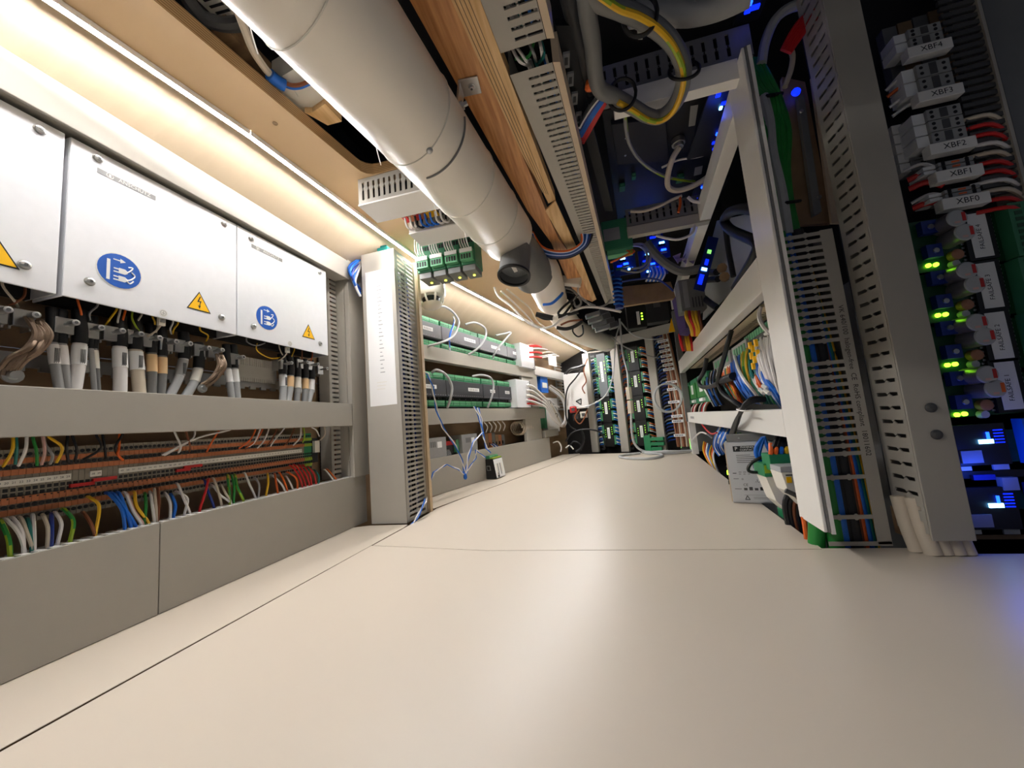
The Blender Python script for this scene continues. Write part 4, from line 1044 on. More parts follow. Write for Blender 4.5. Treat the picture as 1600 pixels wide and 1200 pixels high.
for k, c in enumerate(('w_white', 'w_white', 'w_black', 'w_blue', 'w_blue', 'w_blue', 'w_white', 'w_white')):
    x = -.531+k*.0171
    tagit(obj('wire', MB().tube([Vector((x, .99, .975)), Vector((x, 1.003, .952)), Vector((x+.011, 1.021, .950)), Vector((x+.014, 1.039, .970))], .0033, c, 5), smooth=True), f'{CN[c]} wire at the small ceiling terminal block, {od(k)} from the LED side', 'wire', 'wires at the ceiling terminal block')
for k in range(4):
    x0 = -.598+k*.0572; x1 = x0+.054; y0, y1 = 1.192, 1.278; z0 = .8625
    t = thing('relay_module', ((x0+x1)/2, 1.235, z0), f'green relay module hanging from the ceiling, {od(k)} from the LED strip', 'module', 'green relay modules on the ceiling')
    obj('housing', MB().box(WORLD, x0, x1, y0, y1, z0+.022, ZC-.002, 'din_green'), t, bevel=.002)
    obj('front', MB().box(WORLD, x0+.003, x1-.003, y0+.004, y1-.004, z0, z0+.0215, 'mid_grey'), t, bevel=.002, label='grey front with a small lamp')
    obj('indicator', MB().lathe((x0+.03, y0+.05, z0-.0005), (0, 0, -1), [(0, .0045), (.002, .004)], 'led_yellow', 10), t)
    obj('plug', MB().box(WORLD, x0+.004, x1-.004, y0-.020, y0-.0005, z0+.03, z0+.072, 'pale_green').box(WORLD, x0+.004, x1-.004, y0-.024, y0-.020, z0+.058, z0+.072, 'frame_white'), t, label='pale green plug')
    h = MB()
    for i in range(4):
        h.box(WORLD, x0+.008+i*.010, x0+.014+i*.010, y0-.0215, y0-.0205, z0+.035, z0+.052, 'ink')
        for j in range(2): h.box(WORLD, x0+.009+i*.011, x0+.017+i*.011, y0-.001, y0-.0002, ZC-.055+j*.024, ZC-.040+j*.024, 'ink')
    obj('slots', h, t)
    for i in range(4):
        x = x0+.012+i*.009
        obj('wire', MB().tube([Vector((x, y0-.01, .934)), Vector((x-.004, y0-.029, .957)), Vector((x-.010, y0-.018, .998)), Vector((x-.012, y0-.009, 1.015))], .0024, 'w_white', 5), t, smooth=True)
# inside the routed opening
ho = 1.07
t = thing('junction_box', Wz(470, 150, ho), 'white junction box with a blue crimped cable inside the routed ceiling opening', 'box')
obj('housing', MB().prism([Wz(x, y, ho) for x, y in ((425, 128), (450, 165), (500, 185), (560, 150), (490, 90))], (0, 0, .05), 'plastic_white'), t)
obj('lid', MB().prism([Wz(x, y, ho-.004) for x, y in ((434, 136), (450, 157), (466, 152), (452, 130))], (0, 0, .0035), 'plastic_white'), t, bevel=.001)
tagit(obj('cable', MB().tube([FZ(ho-.01).pt(x, y) for x, y in ((372, 18), (384, 50), (395, 78), (412, 104), (424, 118))], .0075, 'w_beige', 8), smooth=True), 'pale cable running through the routed opening to the blue crimp', 'cable')
tagit(obj('crimp', MB().tube([FZ(ho-.012).pt(x, y) for x, y in ((421, 116), (432, 126), (445, 134))], .012, 'w_blue', 10), smooth=True), 'blue crimp sleeve on the pale cable in the routed opening', 'sleeve')
for k, c in enumerate(('w_blue', 'w_brown')):
    tagit(obj('wire', MB().tube([FZ(ho-.012).pt(x, y-k*4) for x, y in ((444, 133), (456, 137), (470, 136), (484, 130))], .004, c, 6), smooth=True), f'{CN[c]} wire leaving the blue crimp in the routed opening', 'wire')
tagit(obj('cable', MB().tube([FZ(ho+.02).pt(x, y) for x, y in ((288, -10), (304, 14), (322, 30), (350, 38), (376, 36), (392, 24))], .012, 'dark_grey', 8), smooth=True), 'dark grey hose curving at the near end of the routed opening', 'hose')
t = thing('wiring_duct', Wz(340, 15, 1.11), 'pale slotted duct glimpsed high in the routed opening', 'duct')
P = [Wz(x, y, 1.13) for x, y in ((300, -8), (345, 36), (378, 28), (335, -20))]
m = MB().prism(P, (0, 0, .01), 'plastic_white')
for k in range(4):
    a = P[0].lerp(P[1], .2+.22*k); b = P[3].lerp(P[2], .2+.22*k); d = (P[1]-P[0])*.08
    c0_, c1_ = a.lerp(b, .2), a.lerp(b, .8)
    m.prism([c0_, c1_, c1_+d, c0_+d], (0, 0, -.001), 'ink')
obj('slotted_face', m, t)
tagit(obj('batten', flat([(476, 176), (512, 196), (534, 190), (508, 162), (488, 176)], 1.056, .03, 'pine')), 'short pale batten inside the routed opening beside the junction box', 'batten')
tagit(obj('batten', flat([(330, 50), (430, 135), (424, 118), (352, 44)], 1.083, .03, 'ply_face')), 'brown wooden batten deep in the routed opening', 'batten')

# tangle of cables and plugs where the overhead runs end
tang = [('w_white', .006, [(770, 440), (778, 462), (798, 478), (820, 500), (842, 512), (862, 510), (880, 497), (905, 482), (930, 480), (965, 486), (970, 488)], 'long white cable looping from the grey mouth across the overhead tangle'),
 ('w_beige', .005, [(792, 452), (812, 468), (828, 482), (838, 500), (852, 512)], 'beige cable along the ceiling below the slimmer pipe'),
 ('w_white', .005, [(783, 455), (806, 476), (824, 494), (836, 508)], 'white cable tied along the ceiling below the slimmer pipe'),
 ('w_white', .005, [(884, 437), (900, 432), (908, 438), (903, 452), (906, 462), (915, 470), (922, 478)], 'white cable bunched at the end of the batten'),
 ('w_grey', .006, [(877, 449), (892, 452), (903, 462), (908, 474), (900, 479), (897, 468), (905, 464), (918, 473), (930, 478)], 'grey cable knotted under the batten end'),
 ('w_black', .006, [(905, 462), (892, 470), (880, 480), (872, 490), (880, 492), (890, 480), (900, 468)], 'black cable looping beside the slimmer pipe'),
 ('w_black', .005, [(866, 472), (870, 462), (884, 456), (896, 458)], 'short black cable over the slimmer pipe'),
 ('w_black', .008, [(842, 494), (852, 498), (866, 497), (884, 492), (904, 488)], 'thick black cable with an inline plug under the slimmer pipe'),
 ('w_black', .009, [(870, 512), (884, 514), (898, 510), (910, 502)], 'black hose lying under the last pipe stretch'),
 ('w_black', .004, [(897, 508), (895, 518), (903, 526), (911, 521), (910, 508)], 'thin black loop hanging on the last pipe stretch'),
 ('w_grey', .005, [(915, 478), (935, 480), (948, 475), (954, 468)], 'grey cable sagging under the end of the slotted duct'),
 ('w_brown', .005, [(876, 508), (890, 502), (910, 500)], 'brown cable above the black hose')]
for c, r, P, lab in tang:
    Y = [1.75+.06*i for i in range(len(P))]
    tagit(obj('cable', MB().tube([FY(1.755).pt(x, y) if 'ceiling' not in lab else FZ(.966).pt(x, y) for x, y in P], r, c, 6), smooth=True), lab, 'cable')
p = FY(1.746).pt(864, 497); q = FY(1.746).pt(838, 491)
tagit(obj('inline_plug', MB().tube([q, q.lerp(p, .5), p], .013, 'black', 8).tube([p, FY(1.746).pt(872, 497)], .010, 'tag', 8, smooth=False), smooth=True), 'black inline plug with pale collar hanging below the slimmer pipe', 'plug')
for k, (x, y) in enumerate(((924, 493), (928, 501), (934, 508), (939, 514))):
    fr = Frame(FY(1.9).pt(x, y), (.97, .1, .18), (.1, -.99, 0), (-.18, 0, .98))
    tagit(obj('plug', MB().box(fr, -.03, .042, -.02, .02, -.010, .010, 'clear_box').box(fr, .042, .085, -.022, .022, -.016, .014, 'dark_grey'), bevel=.002), f'grey plug stacked at the end of the slotted overhead duct, {od(k)} from the top', 'plug', 'grey plugs at the duct end')
fr = Frame(FY(1.7).pt(893, 440), (.95, .1, -.25), (0, -1, 0), (.25, 0, .95))
t = thing('power_socket', fr.o, 'white cable socket hanging beside the end of the brown board', 'socket')
obj('housing', MB().box(fr, -.045, .045, -.02, .02, -.02, .02, 'plastic_white'), t, bevel=.006); obj('cap', MB().box(fr, -.052, -.046, -.016, .016, -.016, .016, 'plastic_white'), t, bevel=.002)
# ================================================================ far wall
fr_ = thing('rack_frame', FW.P(.35, -.02, 0), 'grey upright rack frame with three posts closing the far end of the aisle', 'frame')
for a, b, tp in (((917, 630), (927, 630), (914, 552)), ((961.5, 623), (973.5, 623), (957, 540)), ((1017.5, 615), (1030, 615), (1010, 526))):
    u0, u1 = FW.px(*a)[0], FW.px(*b)[0]; z1 = FW.px(*tp)[1]
    obj('post', MB().box(FW, u0, u1, -.03, 0, .001, z1, 'lid_grey'), fr_, bevel=.002)
zh0, zh1 = FW.px(1010, 527)[1], FW.px(1010, 513)[1]
obj('header', MB().box(FW, FW.px(930, 545)[0], FW.px(1062, 512)[0], -.03, .002, FW.px(957, 540)[1]+.002, FW.px(957, 540)[1]+.07, 'lid_grey'), fr_, bevel=.002)
ZT = FW.px(957, 540)[1]-.03
def far_stack(px, w, n, label, segs, left, right, body='black'):
    """column of controller modules between the posts"""
    u = FW.px(*px, n)[0]
    for i, (z0, z1, kind, lab) in enumerate(segs):
        t = thing('controller_module', FW.P(u, n-.05, z0), lab, 'module', 'controller modules on the far rack')
        obj('body', MB().box(FW, u-w, u+w, n-.05, n, z0, z1-.004, 'clear_box' if kind == 'clear' else body), t, bevel=.002)
        h = z1-z0
        o = obj('tag', MB().box(FW, u-.012, u+.012, n+.0003, n+.0012, z0+h*.34, z0+h*.80, 'paper'), t)
        g = MB()
        for k in range(6): g.box(FW, u-.005, u+.004, n+.0012, n+.0016, z0+h*(.40+.06*k), z0+h*(.425+.06*k), 'pale_ink')
        obj('print', g, o)
        l = MB()
        for k in range(4): l.box(FW, u-.031, u-.0275, n+.0003, n+.0016, z0+h*(.42+.09*k), z0+h*(.43+.09*k), 'led_green').box(FW, u+.030, u+.0335, n+.0003, n+.0016, z0+h*(.52+.09*k), z0+h*(.535+.09*k), 'led_green')
        obj('indicator', l, t, label='small green lamps')
        for sgn, side in ((-1, left), (1, right)):
            for k in range(2):
                a, b = z0+h*(.08+.46*k), z0+h*(.46+.46*k)
                uu = u+sgn*(w+.016)
                m = MB().box(FW, uu-.014, uu+.014, n-.045, n-.006, a, b, 'green').box(FW, uu-.010, uu+.010, n-.006, n-.003, a+.004, b-.004, 'pale_green')
                for j in range(6): m.box(FW, uu-.005, uu+.005, n-.003, n-.0024, a+(b-a)*(j+.2)/6, a+(b-a)*(j+.7)/6, 'ink')
                obj('connector', m, t, label='green plug connector')
                if side:
                    for j in range(5):
                        zz = a+(b-a)*(j+.5)/5
                        obj('wire', MB().tube([FW.P(uu+sgn*.006, n-.004, zz), FW.P(uu+sgn*.03, n+.012, zz-.004), FW.P(uu+sgn*.055, n-.02, zz-.02)], .0042, side[j % len(side)], 5), t)
zs = [.04+(ZT-.04)*k/4 for k in range(5)]
far_stack((946, 630), .042, -.06, '', [(zs[0], zs[1], 'b', 'black module lowest in the far rack between first and second posts'), (zs[1], zs[2]+.02, 'b', 'black module second from the floor between first and second far posts'), (zs[2]+.024, ZT, 'clear', 'tall grey transparent module at the top between first and second far posts')], ('w_blue', 'w_white', 'w_navy'), ('w_blue', 'w_white'))
far_stack((996, 620), .048, -.06, '', [(zs[0], zs[1], 'b', 'black module lowest in the far rack between second and third posts'), (zs[1], zs[2], 'b', 'black module second from the floor between second and third far posts'), (zs[2], zs[3], 'b', 'black module third from the floor between second and third far posts'), (zs[3], ZT, 'b', 'black module with most green lamps at the top between second and third far posts')], ('w_orange', 'w_brown', 'w_blue'), ('w_white', 'w_orange', 'w_blue'))
# slotted ducts left of each column
for p0, p1, lab in (((928, 630), (936, 630), 'dark slotted duct beside the first far post'), ((974, 622), (981, 622), 'dark slotted duct beside the second far post')):
    u0, u1 = FW.px(*p0, -.08)[0], FW.px(*p1, -.08)[0]
    t = thing('wiring_duct', FW.P((u0+u1)/2, -.09, .01), lab, 'duct')
    obj('slotted_face', MB().slab(lambda a, b, d: FW.P(a, -.085-d, b), u0, u1, .01, ZT, slot_rows(.01, ZT, .028, .012), [(u0+(u1-u0)*.2, u0+(u1-u0)*.9, 1)], .003, 'dark_grey'), t)
    obj('channel', MB().box(FW, u0, u1, -.13, -.12, .01, ZT, 'cavity'), t)
# right bay: brown cable trunks with white markers
bt = thing('wire_bundle', FW.P(FW.px(1055, 640, -.03)[0], -.03, 0), 'upright bundle of brown and tan wires with white markers at the far right corner', 'wires')
ub = FW.px(1047, 610, -.03)[0]
for k in range(7):
    o = k*.014
    obj('wire', MB().tube([FW.P(ub+o, -.04+.006*(k % 2), .03), FW.P(ub+o+random.uniform(-.006, .006), -.035, .35), FW.P(ub+o*.9-.01, -.04, .62), FW.P(ub+o*.7-.03, -.05, .95)], .008, ('copper', 'w_brown', 'w_beige')[k % 3], 6), bt, smooth=True)
tg = [(1036, 533), (1038, 541), (1039, 548), (1041, 556), (1042, 563), (1044, 570), (1045, 577), (1049, 597), (1051, 608), (1053, 628), (1058, 650), (1059, 658), (1062, 680)]
for k, (x, y) in enumerate(tg):
    u, z = FW.px(x, y, -.02)
    o = obj('marker', MB().box(FW, u-.042, u+.042, -.020, -.016, z-.010, z+.010, 'paper'), bt)
    g = MB()
    for j in range(5): g.box(FW, u-.03+.012*j, u-.023+.012*j, -.016, -.0156, z-.004, z+.004, 'ink')
    obj('print', g, o)
bw = thing('wire_bundle', FW.P(ub-.06, -.04, .05), 'row of dark blue wires feeding the brown bundle beside the third far post', 'wires')
for k in range(34):
    z = .08+k*.026
    obj('wire', MB().tube([FW.P(ub-.085, -.07, z-.015), FW.P(ub-.05, -.03, z), FW.P(ub-.005, -.035, z+.008)], .005, ('w_navy', 'w_blue', 'w_grey', 'w_navy')[k % 4], 5), bw)
# hanging and coiled grey cables
def FP2(y): return lambda x, yy: FY(y).pt(x, yy)
g2 = FP2(2.95)
t = thing('extension_cable', g2(985, 640), 'pale grey cable with two moulded connectors hanging before the second far post', 'cable')
obj('jacket', MB().tube([g2(968, 498), g2(970, 520), g2(973, 552), g2(980, 580), g2(982, 605)], .008, 'w_cable', 7).tube([g2(986, 645), g2(987, 672), g2(991, 692), g2(1003, 704), g2(1022, 707)], .009, 'w_cable', 7), t, smooth=True)
for a, b in (((982, 605), (984, 624)), ((984.5, 626), (986, 646))):
    obj('plug', MB().tube([g2(*a), g2((a[0]+b[0])/2, (a[1]+b[1])/2), g2(*b)], .022, 'w_beige', 8), t, smooth=True)
def flo(x, y, z=.008): return FZ(z).pt(x, y)
tagit(obj('cable', MB().tube([flo(1078, 706), flo(1050, 708), flo(1020, 709), flo(1008, 708), flo(1030, 709.5), flo(1034, 713), flo(1015, 716.5), flo(985, 716.5), flo(968, 714), flo(975, 711), flo(1000, 708)], .009, 'w_cable', 7), smooth=True), 'flat coil of pale grey cable lying on the floor at the far end', 'cable')
tagit(obj('cable', MB().tube([flo(1082, 704, .02), flo(1062, 705, .025), flo(1040, 705, .03), flo(1024, 706, .02), flo(1004, 707, .01)], .008, 'w_cable', 7), smooth=True), 'grey cable lying across the far floor behind the flat coil', 'cable')
pc = FY(2.7).pt(1044, 624)
lp = MB(); L = []
for k in range(36):
    a = 2*math.pi*k/12
    r = .088+.012*math.sin(k*.5)
    L.append(pc+Vector((r*math.cos(a), -.02+.004*(k//12), r*math.sin(a)*1.1)))
tagit(obj('cable', lp.tube(L, .0065, 'w_cable', 6, 3), smooth=True), 'hanging coil of pale grey cable before the white markers', 'cable')
thin_ = [([(969, 505), (962, 530), (960, 560), (957, 590), (948, 615), (933, 628), (915, 636)], 'w_cable', 'thin pale cable falling across the first far post towards the left', .006),
 ([(970, 503), (985, 520), (1003, 528), (1022, 530), (1036, 528)], 'w_cable', 'thin pale cable sagging under the far header', .006),
 ([(952, 525), (975, 541), (1003, 553), (1030, 560)], 'w_grey', 'thin grey cable slanting across the second far post', .005),
 ([(918, 551), (935, 549), (950, 546), (962, 544)], 'w_white', 'white cable crossing at the top of the first far post', .006)]
for P, c, lab, r in thin_:
    tagit(obj('cable', MB().tube([g2(*p) for p in P], r, c, 6), smooth=True), lab, 'cable')
t = thing('plug_block', flo(1018, 704), 'green multi-way plug block lying on the floor at the far right end', 'plug')
F7 = Frame(flo(1018, 705), (.9, -.43, 0), (-.43, -.9, 0))
obj('body', MB().box(F7, -.05, .0, -.05, 0, 0, .12, 'green'), t, bevel=.003)
for k in range(3): obj('step', MB().box(F7, .001, .10-.02*(k == 0), -.05, 0, .004+.037*k, .030+.037*k, 'green'), t, bevel=.002)
# ---------------------------------------------------------------- gap between the left shelves and the first far post
g3 = FP2(3.15)
t = thing('device_box', g3(892, 610), 'white wall box with a black triangle mark beyond the shelves', 'box')
q0, q1 = FY(3.2).px(885, 640), FY(3.2).px(912, 560)
obj('housing', MB().box(FY(3.2), q0[0], q1[0], -.05, 0, q0[1], q1[1]-.12, 'white'), t, bevel=.004)
tri_p = [FY(3.195).pt(*p) for p in ((900, 627), (908, 623), (908, 632))]
m = MB()
for k in range(3): m.tube([tri_p[k], tri_p[(k+1) % 3]], .004, 'ink', 5, smooth=False)
obj('mark', m, t)
t = thing('wiring_duct', S2.P(1.45, -.08, .4), 'slotted grey upright duct beyond the patch panels', 'duct')
a, b = S2.px(868, 600, -.06)[0], S2.px(884, 600, -.06)[0]
obj('slotted_face', MB().slab(lambda x, z, d: S2.P(x, -.06-d, z), a, b, .40, .93, slot_rows(.40, .93, .03, .014), [(a+(b-a)*.15, a+(b-a)*.92, 1)], .003, 'lid_grey'), t)
obj('channel', MB().box(S2, a, b, -.09, -.085, .40, .93, 'cavity'), t)
t = thing('shelf', S2.P(1.4, -.02, .55), 'short bright white shelf beyond the upper patch panel', 'shelf')
a, b = S2.px(836, 585, .0)[0], S2.px(882, 590, .0)[0]
obj('board', MB().box(S2, a, b, -.05, 0, S2.px(850, 588, 0)[1], S2.px(850, 575, 0)[1], 'frame_white'), t, bevel=.002)
tagit(obj('connector', MB().box(S2, S2.px(845, 600, -.02)[0], S2.px(856, 600, -.02)[0], -.06, -.02, S2.px(850, 613, -.02)[1], S2.px(850, 588, -.02)[1], 'w_blue').box(S2, S2.px(847, 600, -.02)[0], S2.px(854, 600, -.02)[0], -.0198, -.016, S2.px(850, 606, -.02)[1], S2.px(850, 598, -.02)[1], 'tag')), 'blue socket block under the short white shelf', 'connector')
tagit(obj('sign', MB().box(S2, S2.px(857, 560, .03)[0], S2.px(869, 560, .03)[0], .026, .03, S2.px(862, 571, .03)[1], S2.px(862, 555, .03)[1], 'paper').box(S2, S2.px(859, 560, .03)[0], S2.px(867, 560, .03)[0], .0301, .0306, S2.px(862, 568, .03)[1], S2.px(862, 559, .03)[1], 'tag')), 'small pale printed card behind the white cables', 'card')
bl = [([(884, 584), (892, 577), (904, 574), (914, 570)], .014, 'w_black', 'thick black sleeved cable bending towards the first far post'),
 ([(914, 570), (900, 590), (888, 605), (884, 622), (884, 648), (890, 665), (900, 672)], .007, 'w_black', 'thin black cable curving below the thick sleeved one'),
 ([(884, 690), (892, 678), (905, 672), (922, 671), (938, 676), (945, 690), (944, 702)], .008, 'w_black', 'black cable arching low across the first far post'),
 ([(888, 700), (896, 690), (906, 694), (908, 704)], .007, 'w_black', 'black loop on the floor left of the first far post'),
 ([(908, 672), (912, 685), (908, 700), (900, 706)], .012, 'w_black', 'thick black cable dropping to the floor left of the first far post'),
 ([(864, 692), (872, 690), (877, 698), (876, 706)], .006, 'w_white', 'white loop on the floor past the low grey panel'),
 ([(884, 700), (890, 696), (896, 702)], .006, 'w_white', 'second white loop on the floor past the low grey panel'),
 ([(918, 560), (912, 578), (916, 595), (910, 606), (914, 615)], .006, 'w_brown', 'brown cable winding down beside the first far post'),
 ([(892, 608), (891, 620), (896, 632), (908, 636), (917, 634)], .006, 'w_white', 'white cable looping across the white wall box'),
 ([(905, 640), (898, 652), (905, 662), (912, 655), (918, 640)], .006, 'w_brown', 'brown cable tangle under the white wall box')]
for P, r, c, lab in bl:
    tagit(obj('cable', MB().tube([g3(x, y) if y < 690 else (g3(x, y) if FL.px(x, y)[1] > 3.15 else FZ(.01).pt(x, y)) for x, y in P], r, c, 6), smooth=True), lab, 'cable')
for k, (x, y, c) in enumerate(((901, 652, 'soft_black'), (912, 648, 'plastic_white'), (896, 640, 'red'))):
    fr = Frame(FY(3.22).pt(x, y), (1, 0, 0), (0, -1, 0))
    tagit(obj('adapter', MB().box(fr, -.03, .03, -.03, .03, -.028, .028, c).box(fr, -.02, .02, .03, .05, -.02, .02, 'dark_grey'), bevel=.006), ('black', 'white', 'red')[k]+' adapter plugged in the tangle left of the first far post', 'adapter')
t = thing('equipment_box', g3(868, 640), 'pale grey equipment box behind the drooping white bundle', 'box')
a, b = S2.px(855, 660, -.05)[0], S2.px(874, 660, -.05)[0]
obj('housing', MB().box(S2, a, b, -.10, -.05, S2.px(864, 676, -.05)[1], S2.px(864, 622, -.05)[1], 'frame_white'), t, bevel=.004)
obj('connector', MB().box(S2, a-.05, a-.004, -.09, -.05, S2.px(864, 668, -.05)[1], S2.px(864, 635, -.05)[1], 'din_green'), t, label='green connector')
a, b = S2.px(853, 690, 0)[0], S2.px(874, 690, 0)[0]
tagit(obj('ledge', MB().box(S2, a, b, -.06, 0, S2.px(862, 682, 0)[1], S2.px(862, 671, 0)[1], 'lid_grey')), 'small grey ledge past the low duct panel', 'shelf')
# ================================================================ right rack along the aisle
rf = thing('rack_frame', RF.P(.06, -.02, .0), 'pale steel rack frame with wide near post and three long rails on the right', 'frame')
obj('post', MB().box(RF, 0, .117, -.006, 0, .043, 1.098, 'frame_white'), rf, bevel=.002)
obj('post_lip', MB().box(RF, -.0, .004, -.011, -.0065, .043, 1.098, 'mid_grey').box(RF, -.001, .004, -.018, -.0115, .040, 1.098, 'frame_white'), rf, label='grooved edge of the post')
obj('rail', MB().box(RF, .1175, 1.95, -.040, 0, 1.030, 1.098, 'frame_white'), rf, bevel=.0015)
obj('rail', MB().box(RF, .1175, 1.98, -.030, 0, .566, .652, 'frame_white'), rf, bevel=.0015)
obj('rail', MB().box(RF, .1175, 1.88, -.030, 0, .219, .283, 'frame_white'), rf, bevel=.0015)
obj('post', MB().box(RF, 1.88, 1.95, -.04, -.002, .0, .219, 'frame_white').box(RF, 1.98, 2.03, -.04, -.002, .2195, 1.03, 'mid_grey'), rf)
tagit(obj('back_panel', MB().box(RF, .16, 2.1, -.26, -.25, -.28, .60, 'dark_grey')), 'dark grey panel behind the wires of the right rack', 'panel')
# slotted duct under the middle rail
t = thing('wiring_duct', RF.P(1, -.06, .53), 'long slotted tan duct tucked under the middle rail of the right rack', 'duct')
rows = [(.135+.022*k, .143+.022*k) for k in range(70)]
obj('slotted_face', MB().slab(lambda a, b, d: RF.P(b, -.10+a*.07, .562-.0*d-.001), 0, 1, .13, 1.7, rows, [(.25, .55, 1)], .002, 'beige'), t)
def rwire(pts, n0, n1, r, c, name, lab, group=None, seg=6, cat='wire', m2=None):
    k = len(pts)
    P = [RF.pt(x, y, n0+(n1-n0)*math.sin(math.pi*i/(k-1)) if isinstance(n1, float) else n1[i]) for i, (x, y) in enumerate(pts)]
    return tagit(obj(name, MB().tube(P, r, c, seg, m2=m2), smooth=True), lab, cat, group)
# terminal rows under it
def rbox(name, p0, p1, n0, n1, m, parent=None, lab=None, cat=None, group=None, bevel=.001):
    a, b = RF.px(*p0, n1), RF.px(*p1, n1)
    return tagit(obj(name, MB().box(RF, min(a[0], b[0]), max(a[0], b[0]), n0, n1, min(a[1], b[1]), max(a[1], b[1]), m), parent, bevel=bevel), lab, cat, group)
t = thing('terminal_row', RF.P(.3, -.1, .44), 'grey terminal row with green tops above the white wires of the right rack', 'terminals')
ua, ub_ = RF.px(1206, 515, -.07)[0], RF.px(1166, 540, -.07)[0]
zt0, zt1 = .455, .515
k = 0; u = ua
while u < ub_:
    m = MB().box(RF, u, u+.0115, -.12, -.07, zt0, zt1, 'dark_grey').box(RF, u+.001, u+.0105, -.115, -.068, zt1, zt1+.020, ('green', 'pale_green')[k % 2])
    m.box(RF, u+.003, u+.0085, -.07, -.0695, zt0+.012, zt0+.036, 'ink')
    obj('terminal', m, t); u += .0122; k += 1
mods = [((1164, 522), (1143, 548), 'grey terminal module beside the grey terminal row'), ((1139, 545), (1114, 568), 'pale terminal module before the orange wires')]
for p0, p1, lab in mods:
    a, b = RF.px(*p0, -.06), RF.px(*p1, -.06)
    u0, u1 = min(a[0], b[0]), max(a[0], b[0]); z0, z1 = .44, .525
    t = thing('relay_module', RF.P((u0+u1)/2, -.1, z0), lab, 'module')
    obj('housing', MB().box(RF, u0, u1, -.12, -.06, z0, z1, 'w_grey'), t, bevel=.002)
    g = MB()
    for j in range(5): g.box(RF, u0+(u1-u0)*(.1+.17*j), u0+(u1-u0)*(.2+.17*j), -.0598, -.058, z1-.04, z1-.012, 'pale_green')
    obj('lamp_row', g, t, label='pale green lamps'); obj('print', MB().box(RF, u0+.004, u1-.004, -.0598, -.059, z0+.01, z0+.03, 'tag'), t)
for k, (x0, x1) in enumerate(((1105, 1088), (1087, 1077), (1076, 1067))):
    u0, u1 = RF.px(x0, 600, -.05)[0], RF.px(x1, 600, -.05)[0]
    t = thing('relay_module', RF.P((u0+u1)/2, -.08, .34), f'bright green relay module on the right rack, {od(k)} behind the taped black cables', 'module', 'bright green modules of the right rack')
    obj('housing', MB().box(RF, u0+.004, u1-.004, -.10, -.055, .335, .500, 'green'), t, bevel=.004)
    obj('cap', MB().box(RF, u0+.012, u1-.012, -.0545, -.045, .37, .47, 'w_green'), t, bevel=.003)
    w = (u1-u0)
    obj('tag', MB().box(RF, u0+w*.35, u0+w*.65, -.0448, -.0435, .40, .46, 'paper'), t); obj('tag', MB().box(RF, u0+w*.4, u0+w*.75, -.0545, -.040, .345, .362, 'paper'), t)
    for j in range(5): obj('wire', MB().tube([RF.P(u0+w*(.2+.15*j), -.06, .335), RF.P(u0+w*(.18+.15*j), -.04, .31), RF.P(u0+w*(.2+.15*j), -.03, .27)], .005, ('w_brown', 'w_white', 'w_red', 'w_black', 'w_beige')[j], 5), t)
def L2(a, b, t): return (a[0]+(b[0]-a[0])*t, a[1]+(b[1]-a[1])*t)
def fan(n, A, B, r, cols, word, place, group, n0=-.068, n1=-.02, jit=1.2, r2=None):
    """n wires between two edge wires A and B (lists of photo points)"""
    cn = {}
    for k in range(n):
        s = k/max(1, n-1)
        P = [L2(A[i], B[i], s) for i in range(len(A))]
        P = [(x+random.uniform(-jit, jit)*(0 < i < len(P)-1), y+random.uniform(-jit, jit)*.5) for i, (x, y) in enumerate(P)]
        c = cols[k % len(cols)]
        cn[c] = cn.get(c, -1)+1
        rwire(P, n0+random.uniform(-.012, .0), n1+random.uniform(-.014, .006), r, c, 'wire', f'{CN[c]} wire {place}, {od(cn[c])} {CN[c]} from the post', group, m2='w_green' if c == 'w_gy' else None)
fan(12, [(1213, 518), (1216, 560), (1224, 610), (1231, 640)], [(1180, 531), (1184, 560), (1200, 595), (1220, 618)], .0044, ['w_white'], 'white', 'curving down behind the wide post', 'white wires by the wide post', n1=-.012)
fan(4, [(1206, 540), (1196, 585), (1212, 612), (1226, 637)], [(1190, 545), (1183, 580), (1204, 612), (1222, 638)], .0050, ['w_blue', 'w_blue', 'w_white'], 'blue', 'falling to the rail corner by the post', 'blue wires at the rail corner', n1=-.006)
fan(14, [(1190, 530), (1190, 570), (1204, 604), (1214, 630)], [(1166, 540), (1166, 575), (1178, 605), (1192, 630)], .0042, ['w_teal', 'w_teal', 'w_green', 'w_teal', 'w_navy'], 'green', 'in the teal and green curtain', 'green wires of the right rack', n1=-.03)
fan(6, [(1172, 538), (1168, 565), (1172, 590), (1180, 615)], [(1160, 545), (1158, 570), (1164, 596), (1176, 618)], .0042, ['w_gy', 'w_yellow', 'w_gy'], 'gy', 'between the blue and teal wires', 'green-yellow wires of the right rack', n1=-.028)
fan(14, [(1160, 548), (1158, 580), (1172, 608), (1188, 630)], [(1142, 562), (1146, 588), (1158, 610), (1172, 628)], .0046, ['w_blue', 'w_blue', 'w_navy', 'w_blue'], 'blue', 'in the thick blue curtain', 'blue wires of the right rack', n1=-.018)
rwire([(1148, 556), (1153, 575), (1164, 595), (1178, 612), (1190, 630)], -.06, .004, .0048, 'w_white', 'wire', 'single white wire sweeping across the blue curtain')
fan(10, [(1142, 566), (1142, 590), (1150, 612), (1160, 630)], [(1122, 575), (1130, 598), (1140, 616), (1150, 630)], .0046, ['w_orange', 'w_orange', 'w_orange', 'w_yellow', 'w_teal'], 'orange', 'in the orange bundle before the black tape', 'orange wires of the right rack', n1=-.03)
